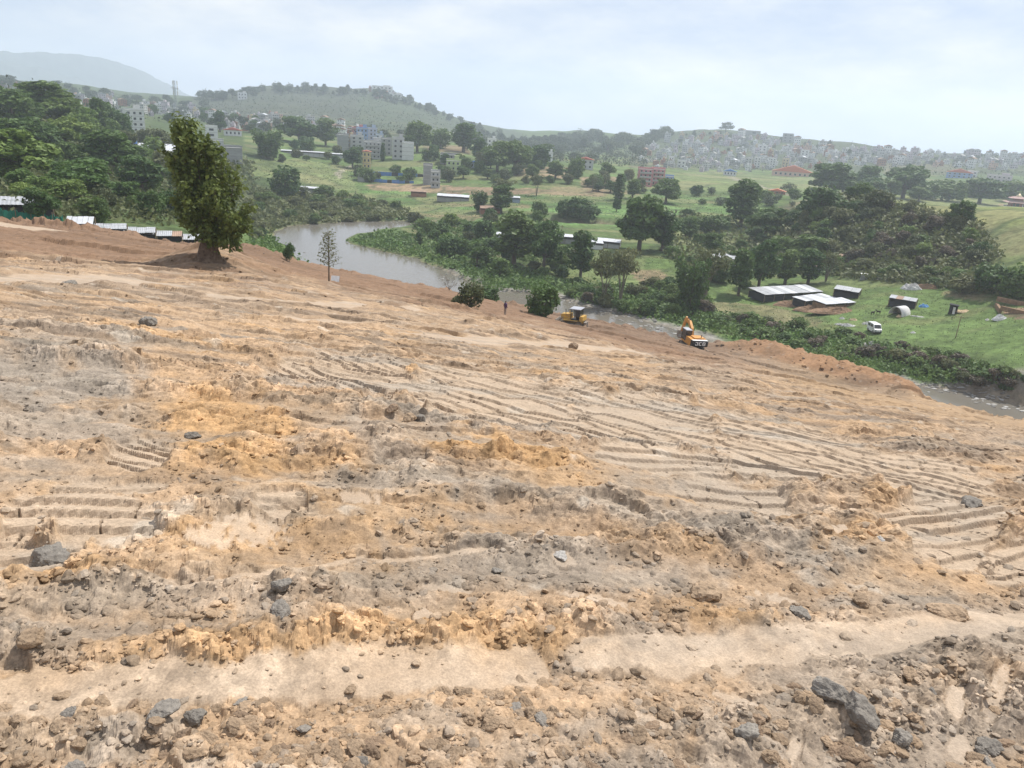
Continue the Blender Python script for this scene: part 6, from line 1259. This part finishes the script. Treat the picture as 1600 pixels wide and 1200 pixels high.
def sheet_sign():
    p = slope_spot(523, 443); m = mpp(p); t = thing('sheet_board', (p[0], p[1], p[2]), 'white corrugated sheet standing upright beside the sapling', 'sheet', rz=-math.atan2(p[0], p[1]) - .25); t.rotation_euler = (R(-32), 0, -math.atan2(p[0], p[1]) - .25); b = MB(); n = 12; w = 13 * m
    vs = []; fs = []
    for k in range(n + 1): x = -w / 2 + w * k / n; y = .03 * (k % 2); vs += [(x, y, -.1), (x, y, 13 * m), (x, y + .012, -.1), (x, y + .012, 13 * m)]
    for k in range(n): a = 4 * k; fs += [(a, a + 4, a + 5, a + 1), (a + 2, a + 3, a + 7, a + 6), (a + 1, a + 5, a + 7, a + 3)]
    b.add(vs, fs).build('corrugated_sheet', M_PLAST, t)
    for sx in (-1, 1): MB().tube((sx * w * .45, .06, -.3), (sx * w * .45, .06, 13.4 * m), .03, n=6).build('post', M_WOOD, t)
sheet_sign()

def van(px, py):
    p = spot(px, py); az = math.atan2(p[0], p[1]); t = thing('parked_van', (p[0], p[1], p[2]), 'small white van with a dark windscreen parked on the pasture', 'van', rz=-az + R(-62)); M = mat('white_car_paint', (.70, .70, .70), None, .3, 2, spec=.5)
    MB().prism([(-1.55, .3), (1.6, .3), (1.6, .85), (1.28, 1.05), (.85, 1.72), (.6, 1.80), (-1.5, 1.80), (-1.58, 1.2)], -.72, .72).build('body', M, t)
    MB().add([(1.27, -.62, 1.09), (1.27, .62, 1.09), (.88, .58, 1.68), (.88, -.58, 1.68), (1.30, -.62, 1.09), (1.30, .62, 1.09), (.91, .58, 1.68), (.91, -.58, 1.68)], [(0, 1, 2, 3), (7, 6, 5, 4), (0, 4, 5, 1), (2, 6, 7, 3), (1, 5, 6, 2), (0, 3, 7, 4)]).build('windscreen', M_CABG, t)
    for sy in (-1, 1):
        for x0, x1 in ((-.25, .62), (-1.35, -.4)): MB().box(((x0 + x1) / 2, sy * .725, 1.36), (x1 - x0, .02, .5)).build('side_window', M_CABG, t)
        for xx in (-1.0, 1.0):
            w = MB().tube((xx, sy * .55, .3), (xx, sy * .74, .3), .3, n=14).build('wheel', M_BLK, t); MB().tube((xx, sy * .74, .3), (xx, sy * .755, .3), .17, n=10).build('rim', M_GRYS, w)
        MB().box((1.605, sy * .5, .72), (.03, .26, .18)).build('headlight', M_GLASS, t)
    MB().box((1.62, 0, .42), (.06, 1.4, .2)).build('bumper', M_BLK, t); MB().box((-1.57, 0, 1.4), (.02, 1.1, .5)).build('rear_window', M_CABG, t)
van(1365, 519)
LAND.append((1365, 513, 'white van'))
def goat(px, py, rz, label):
    p = spot(px, py); t = thing('goat', (p[0], p[1], p[2]), label, 'goat', rz=rz); M = mat('dark_goat_hair', (.03, .025, .022)); me = bpy.data.meshes.new('body')
    J = [((.3, 0, .62), .14), ((0, 0, .6), .17), ((-.3, 0, .62), .14), ((.45, 0, .78), .07), ((.55, 0, .92), .075), ((.72, 0, .86), .045), ((.3, .1, .3), .04), ((.3, .1, .02), .03), ((.3, -.1, .3), .04), ((.3, -.1, .02), .03), ((-.3, .1, .34), .05), ((-.34, .1, .02), .03), ((-.3, -.1, .34), .05), ((-.34, -.1, .02), .03), ((-.45, 0, .7), .025)]
    E = [(1, 0), (1, 2), (0, 3), (3, 4), (4, 5), (0, 6), (6, 7), (0, 8), (8, 9), (2, 10), (10, 11), (2, 12), (12, 13), (2, 14)]
    me.from_pydata([j[0] for j in J], E, []); o = put('body', me, t); o.modifiers.new('skin', 'SKIN'); o.modifiers.new('sub', 'SUBSURF').levels = 1
    for i, j in enumerate(J): me.skin_vertices[0].data[i].radius = (j[1], j[1])
    me.skin_vertices[0].data[1].use_root = True
    dg = bpy.context.evaluated_depsgraph_get(); nm = bpy.data.meshes.new_from_object(o.evaluated_get(dg)); nm.name = 'body'; o.modifiers.clear(); o.data = nm; nm.materials.clear(); nm.materials.append(M)
goat(1363, 492, .3, 'left of two small dark goats grazing on the pasture'); goat(1372, 491, 2.8, 'right of two small dark goats grazing on the pasture')

# ================================================================== CLODS ON THE EARTH SLOPE
import bmesh
def clod_mesh(i, sub):
    bm = bmesh.new(); bmesh.ops.create_icosphere(bm, subdivisions=sub, radius=1.0); r = np.random.default_rng(500 + i); pl = [(Vector(r.normal(size=3)).normalized(), float(r.uniform(.55, .85))) for _ in range(9)]
    for v in bm.verts:
        d = v.co.normalized(); k = 1.0
        for n, c in pl:
            q = d.dot(n)
            if q > 1e-3: k = min(k, c / q)
        v.co = d * (k * (1 + .10 * math.sin(9 * d.x + i) * math.cos(8 * d.y - i) + .05 * math.sin(21 * d.z + 2 * i) * math.sin(19 * d.x)))
        v.co.x *= 1.15; v.co.z *= .78
    V_ = np.array([v.co[:] for v in bm.verts]); F_ = np.array([[l.index for l in f.verts] for f in bm.faces]); bm.free(); return V_, F_
CV3 = [clod_mesh(i, 4) for i in range(12)]; CV2 = [clod_mesh(i, 2) for i in range(8)]; CV1 = [clod_mesh(i, 1) for i in range(6)]
def clod_mat(n, c, k=.62): return mat(n, c, tuple(a * k for a in c), .92, 2.2, bump=.5, rand=.2, detail=8)
CM = {'grey': clod_mat('grey_clay', (.28, .25, .215)), 'tan': clod_mat('tan_clay', (.39, .28, .185)), 'brown': clod_mat('brown_clay', (.30, .21, .14)), 'white': clod_mat('chalky_lump', (.52, .49, .45), .7), 'ochre': clod_mat('ochre_clay', (.38, .26, .145)), 'slate': clod_mat('slate_clay', (.265, .238, .205))}
_cme = {k: [npmesh('clod', v, f, False, [m]) for v, f in CV3] for k, m in CM.items()}
CLAND = []
def clod(px, py, wpx, tone, label, group=None, i=None, squash=1.0, sink=.25):
    p = slope_spot(px, py)
    if np.isnan(p[0]): return
    CLAND.append((px, py, label)); r = wpx * mpp(p) / 2; i = int(rng.integers(12)) if i is None else i; o = put('clod', _cme[tone][i], loc=(p[0], p[1], mud_z(p[0], p[1]) + r * (.78 * squash - sink))); o.scale = (r, r * rnd(.8, 1.1), r * squash); o.rotation_euler = (rnd(-.3, .3), rnd(-.3, .3), rnd(0, 6.28)); tag(o, label, 'clod', group); return o
for a in [(85, 884, 58, 'slate', 'big dark grey clod with a pale top beside the track blocks on the left', 3, .8), (1100, 938, 52, 'tan', 'big rounded tan clod lying on the rough mud right of centre', 5, .9), (1370, 866, 16, 'white', 'small bright white lump on the dark mud at the right', 1, .9), (1292, 1122, 56, 'slate', 'blue grey slab like clod, left of the pair near the lower right corner', 7, .8), (1334, 1150, 58, 'grey', 'blue grey broken clod, right of the pair near the lower right corner', 2, .9), (1160, 1178, 40, 'slate', 'dark grey clod at the bottom edge right of centre', 9, 1.0), (1402, 1178, 34, 'grey', 'grey pale faced clod at the bottom edge near the lower right corner', 4, 1.0), (1245, 972, 34, 'grey', 'pale grey clod above the bright lane on the right', 6, .9), (895, 552, 17, 'brown', 'upright dark clod alone beside the pale far lane', 8, 1.2), (640, 672, 22, 'tan', 'pair forming clod left, beside the ridged mud in the centre', 10, .9), (656, 670, 20, 'grey', 'grey clod right beside the tan clod in the centre ridges', 0, .9), (612, 664, 20, 'brown', 'brown clod left of the tan clod in the centre ridges', 11, .9), (105, 450, 26, 'slate', 'dark smooth boulder like clod on the pale strip at the far left', 3, .8), (232, 514, 24, 'slate', 'dark clod heap on the left middle slope', 4, .9), (302, 690, 22, 'slate', 'blue grey clod on the ochre mud left of centre', 7, .8), (352, 597, 16, 'brown', 'brown clod above the ochre patch', 2, .9), (1345, 1022 - 70, 30, 'tan', 'flat tan clod beside the curved wet track', 1, .7), (775, 900, 17, 'slate', 'squarish dark clod in the grey rubble band', 9, .9), (443, 950, 30, 'slate', 'jagged dark blue clod in the left foreground', 6, 1.0), (440, 992, 34, 'grey', 'split grey clod below the jagged dark blue clod', 5, .9), (60, 1050, 40, 'tan', 'long tan clod tipped up at the lower left', 8, .8), (260, 1148, 44, 'grey', 'pale grey crumbling clod in the lower left foreground', 10, .7), (305, 1145, 34, 'grey', 'rounded pale clod right of the crumbling clod', 0, .9), (1515, 798, 36, 'slate', 'dark overturned clod above the ridged blocks at the right', 11, .8), (1250, 1112, 26, 'tan', 'small tan clod left of the blue grey pair', 3, .9), (875, 862 + 20, 26, 'white', 'chalky lump in the middle of the grey rubble band', 2, .6), (1545, 1175, 34, 'grey', 'grey clod between the wet ruts at the lower right', 6, .8), (1480, 968, 60, 'tan', 'wide tan slab of clay near the right edge', 1, .6)]:
    clod(a[0], a[1], a[2], a[3], a[4], None, a[5], a[6])
# the many others
NC = 46000
_q = np.stack([rng.uniform(-60, 1660, NC), 350 + (1240 - 350) * rng.random(NC) ** .62], -1); _p = slope_spots(_q[:, 0], _q[:, 1]); _ok = ~np.isnan(_p[:, 0]); _q = _q[_ok]; _p = _p[_ok]
_az, _l = azl(_p); _i, _j = mud_index(_az, _l); _dens = (1 - .93 * MUD_CALM[_i, _j]) * (1 - .75 * MUD_RIDGE[_i, _j]) * np.clip(.45 + 1.0 * fbm(_q[:, 0] / 120, _q[:, 1] / 42, 4, 401), .10, 1); _k = rng.random(len(_q)) < _dens; _q, _p, _i, _j = _q[_k], _p[_k], _i[_k], _j[_k]
_w = 2.5 * (1 - rng.random(len(_q))) ** -.55; _w = _w * (1 + .8 * smooth(650, 1150, _q[:, 1])); _w = np.clip(_w, 2.2, np.interp(_q[:, 1], [400, 560, 800, 1000, 1200], [5, 8, 14, 21, 30])); _d = _p @ FWD; _r = _w * _d / FOCAL / 2; _z = MUD_Z[_i, _j]; _c = MUD_COL[_i, _j]
_ord = np.argsort(-_w); _tone = ['grey', 'tan', 'brown', 'ochre', 'tan', 'slate', 'brown', 'tan']
_words = {'grey': 'grey', 'tan': 'tan', 'brown': 'brown', 'ochre': 'ochre', 'slate': 'dark grey', 'white': 'chalky'}
CL_TODO = []
for n in _ord[:240]:
    c = _c[n]; sat = (c[0] - c[2]) / c[0]; tone = ('grey' if rng.random() < .85 else 'slate') if sat < .30 else ('ochre' if sat > .62 else ('tan' if c.mean() > .21 else 'brown'))
    if rng.random() < .05: tone = 'grey'
    o = put('clod', _cme[tone][int(rng.integers(12))], loc=(_p[n, 0], _p[n, 1], _z[n] + _r[n] * .02)); o.scale = (_r[n], _r[n] * rnd(.75, 1.1), _r[n] * rnd(.42, .75)); o.rotation_euler = (rnd(-.5, .5), rnd(-.5, .5), rnd(0, 6.28))
    x, y = _q[n]; zone = 'the foreground' if y > 1000 else 'the near middle of the slope' if y > 780 else 'the ridged middle of the slope' if y > 560 else 'the far part of the slope'
    tag(o, '%s clod of broken clay in %s' % (_words[tone], zone), 'clod', 'clods lying on the earth slope'); CL_TODO.append((o, x, y, _w[n], _words[tone]))
def clod_field(idx, base, name):
    vs, fs, cs = [], [], []; off = 0
    for n in idx:
        v, f = base[int(rng.integers(len(base)))]; a = rnd(0, 6.28); b = rnd(-.6, .6); ca, sa, cb, sb = math.cos(a), math.sin(a), math.cos(b), math.sin(b); M3 = np.array([[ca, -sa, 0], [sa, ca, 0], [0, 0, 1]]) @ np.array([[cb, 0, sb], [0, 1, 0], [-sb, 0, cb]])
        vs.append((v * _r[n] * np.array([1, rnd(.7, 1.1), rnd(.5, .85)])) @ M3.T + np.array([_p[n, 0], _p[n, 1], _z[n] + _r[n] * .06])); fs.append(f + off); off += len(v)
        g = rng.random(); c = _c[n] * rnd(.7, 1.25); c = c * .6 + np.array([.25, .22, .185]) * .4 * rnd(.7, 1.3) if g < .2 else c; cs.append(np.repeat(c[None], len(v), 0))
    me = npmesh(name, np.concatenate(vs), np.concatenate(fs), False, [M_SOIL]); ca = me.attributes.new('soil', 'FLOAT_COLOR', 'POINT'); cc = np.concatenate(cs); ca.data.foreach_set('color', np.concatenate([cc, np.ones((len(cc), 1))], 1).astype(np.float32).ravel()); put(name, me, kind='stuff')
clod_field(_ord[240:1500], CV2, 'clods'); clod_field(_ord[1500:], CV1, 'clay_crumbs')
# stones and rubbish along the shallow water
def water_stones():
    q = np.concatenate([np.stack([rng.uniform(860, 1060, 500), rng.uniform(462, 525, 500)], -1), np.stack([rng.uniform(1420, 1620, 420), rng.uniform(596, 650, 420)], -1), np.stack([rng.uniform(690, 900, 260), rng.uniform(425, 470, 260)], -1), np.stack([rng.uniform(440, 560, 60), rng.uniform(392, 415, 60)], -1)])
    s = spots(q[:, 0], q[:, 1]); r = ray(q[:, 0], q[:, 1]); w = r * ((RIVER_Z) / r[:, 2])[:, None]; s = np.where((s[:, 2] < RIVER_Z)[:, None], w, s); s = s[~np.isnan(s[:, 0])]; a, l = azl(s); sd = riv_sd(a, l); keep = (np.abs(sd) < 5) & (fbm(s[:, 0] / 7, s[:, 1] / 7, 3, 411) > -.15); s = s[keep]
    vs, fs, cs = [], [], []; off = 0
    for p in s:
        v, f = CV1[int(rng.integers(6))]; k = rnd(.12, .36); vs.append(v * np.array([k * 1.5, k, k * .5]) + np.array([p[0], p[1], max(p[2], RIVER_Z) + .03])); fs.append(f + off); off += len(v); c = np.array([.30, .285, .26]) * rnd(.5, 1.2) if rng.random() < .75 else np.array([.42, .41, .39]); cs.append(np.repeat(c[None], len(v), 0))
    me = npmesh('river_stones', np.concatenate(vs), np.concatenate(fs), False, [M_SOIL]); ca = me.attributes.new('soil', 'FLOAT_COLOR', 'POINT'); cc = np.concatenate(cs); ca.data.foreach_set('color', np.concatenate([cc, np.ones((len(cc), 1))], 1).astype(np.float32).ravel()); put('river_stones', me, kind='stuff')
water_stones()
# ================================================================== SAY WHICH ONE: unnamed repeats are told by look and by the nearest named thing
NAMED = [(28, 248, 'the big pale hillside tree'), (131, 280, 'the bright domed tree'), (176, 240, 'the very dark broad tree'), (211, 190, 'the white tower block'), (240, 243, 'the large white hall roof'), (157, 180, 'the tall narrow tree'), (66, 322, 'the tree by the netting fence'), (72, 152, 'the left hill top tree'), (20, 165, 'the left crest clump'), (78, 184, 'the tiny white hut'), (330, 290, 'the pollard tree'), (250, 366, 'the torn sheet roofs'), (277, 150, 'the telecom mast'), (379, 150, 'the white house on the hill flank'),
         (420, 228, 'the bamboo clump'), (468, 204, 'the rounded town edge tree'), (446, 286, 'the lone field tree'), (474, 241, 'the long white shed'), (485, 298, 'the river bank shed'), (573, 252, 'the orange roofed house'), (582, 235, 'the broad grey flats'), (637, 238, 'the blank white house'), (668, 274, 'the bare grey house'), (708, 262, 'the lime green house'), (652, 215, 'the big tree by the flats'), (724, 216, 'the tall bluff tree'), (777, 246, 'the broad slope tree'), (838, 246, 'the bare field tree'), (596, 140, 'the hill top block'), (914, 258, 'the red roofed ridge house'), (1015, 278, 'the pink building'), (708, 311, 'the long terrace shed'), (766, 330, 'the brown shacks'), (905, 325, 'the shrubby field clump'),
         (802, 372, 'the tallest meadow tree'), (849, 385, 'the bare trunk tree'), (906, 400, 'the ragged meadow tree'), (955, 434, 'the two feathery trees'), (998, 350, 'the big spreading tree'), (1074, 446, 'the tall bamboo'), (1157, 318, 'the lone poplar shaped tree'), (1195, 350, 'the hill foot tree'), (1112, 382, 'the round meadow tree'), (1143, 408, 'the pale meadow shed'), (884, 374, 'the pale blue shed'), (1225, 455, 'the patchy farm shed'), (1300, 468, 'the white farm roof'), (1322, 455, 'the dark lean-to'), (1365, 513, 'the white van'), (1405, 486, 'the plastic tunnel'), (1424, 448, 'the white plastic heap'), (1488, 483, 'the tiny dark hut'), (1563, 494, 'the white sheeted heap'), (1366, 539, 'the refuse heap'), (1349, 433, 'the square tank'), (1319, 404, 'the rusty hut'),
         (1297, 280, 'the hill shoulder tree'), (1351, 281, 'the round crest tree'), (1410, 285, 'the spreading hill top tree'), (1500, 333, 'the hill rim tree'), (1440, 390, 'the bright green hill shrub'), (1588, 316, 'the temple'), (1592, 440, 'the right edge tree'), (1545, 434, 'the slope foot tree'), (1498, 274, 'the long blue building'), (1238, 272, 'the orange barracks'), (1140, 271, 'the blue roofed shed'), (1255, 246, 'the tallest town block'), (1134, 198, 'the skyline tree'), (1170, 208, 'the hill top barrack'), (1230, 216, 'the dark skyline flats'), (1190, 234, 'the broad white house'), (1048, 252, 'the small white town house'), (1182, 255, 'the gallery house'),
         (670, 355, 'the left point tree'), (692, 357, 'the right point bush'), (698, 386, 'the round bank bush'), (745, 397, 'the dark bank tree'), (781, 417, 'the light bank tree'), (845, 470, 'the bush by the bulldozer'), (893, 497, 'the bulldozer'), (1075, 515, 'the excavator'), (760, 225, 'the small bluff house'), (858, 248, 'the half hidden house'), (618, 151, 'the lower hill top building'), (1560, 280, 'the lilac flats'), (364, 209, 'the red roofed town house'), (331, 208, 'the white flat roofed house'), (360, 242, 'the blank cement house')]
LOOK = {'round': 'dark rounded tree', 'light': 'bright green tree', 'tall': 'upright dark tree', 'bush': 'dark green bush', 'bushl': 'bright green bush', 'olive': 'olive green bush', 'brown': 'brownish bush', 'pine': 'pointed hazy tree', 'farround': 'rounded hazy tree', 'farbush': 'low hazy bush', 'feather': 'thin feathery tree'}
def where(x, y, ref):
    dx, dy = x - ref[0], y - ref[1]; d = math.hypot(dx, dy * 1.6)
    near = 'close ' if d < 26 else '' if d < 60 else 'well '
    if abs(dx) > 1.9 * abs(dy) * 1.6: s = 'left of' if dx < 0 else 'right of'
    elif abs(dy) * 1.6 > 1.9 * abs(dx): s = 'below' if dy > 0 else 'above'
    else: s = ('below' if dy > 0 else 'above') + (' and left of' if dx < 0 else ' and right of')
    return near + s + ' ' + ref[2]
used = set()
def relabel(items, refs, pre, size):
    out = []
    for it in items:
        o, x, y = it[0], it[1], it[2]; rs = sorted(refs, key=lambda r: (r[0] - x) ** 2 + (1.6 * (r[1] - y)) ** 2)[:16]; look = pre(it); done = False
        for sz in ('', size(it) + ' '):
            for r in rs:
                l = (sz + look + ' ' + where(x, y, r))
                if l not in used and len(l.split()) <= 16: used.add(l); o['label'] = l[0].lower() + l[1:]; done = True; break
            if done: break
        if not done:
            for a in rs[:8]:
                for b in rs[:8]:
                    l = '%s between %s and %s' % (look, a[2], b[2])
                    if a[0] < b[0] and l not in used and len(l.split()) <= 16: used.add(l); o['label'] = l; done = True; break
                if done: break
relabel([t for t in TODO], NAMED, lambda t: LOOK[t[5]], lambda t: 'taller' if t[3] > 22 else 'wide' if t[4] > 1.3 * t[3] else 'narrow' if t[4] < .95 * t[3] else 'smaller' if t[3] < 10 else 'middling')
relabel([(o, x, y, l.split()[1], l) for x, y, o, w_ in FAR for l in [o['label']]], NAMED, lambda t: ' '.join(t[4].split(' roof')[0].split()[1:]) + ' roof', lambda t: 'small')
SLOPE = [(85, 870, 'the big dark left clod'), (1100, 925, 'the big rounded tan clod'), (1370, 864, 'the small white lump'), (1310, 1125, 'the blue grey pair'), (1160, 1165, 'the dark bottom edge clod'), (1245, 965, 'the pale grey clod by the lane'), (895, 550, 'the upright lone clod'), (645, 668, 'the central clod trio'), (105, 445, 'the boulder like clod'), (232, 510, 'the dark clod heap'), (302, 688, 'the blue grey ochre patch clod'), (775, 898, 'the squarish dark clod'), (443, 955, 'the jagged dark clod'), (60, 1045, 'the tipped up tan clod'), (270, 1140, 'the crumbling grey clod'), (1515, 795, 'the overturned dark clod'), (875, 880, 'the chalky lump'), (1480, 965, 'the wide tan slab'), (390, 836, 'the left mud pool'), (150, 820, 'the left track blocks'), (1480, 840, 'the right track ridges'), (1010, 1143, 'the bottom wet pool'), (1548, 1105, 'the wet rut at lower right'), (600, 1066, 'the smooth near lane'), (1350, 1010, 'the right end of the lane'), (660, 968, 'the small round pool'), (350, 690, 'the ochre patch'), (760, 630, 'the central ridged mud'), (90, 600, 'the grey left patch'), (1230, 700, 'the right ridged mud'), (1545, 1172, 'the clod between the ruts')]
relabel(CL_TODO, SLOPE, lambda t: t[4] + ' clod lying', lambda t: 'large' if t[3] > 24 else 'small' if t[3] < 12 else 'middling')
bpy.context.view_layer.update()
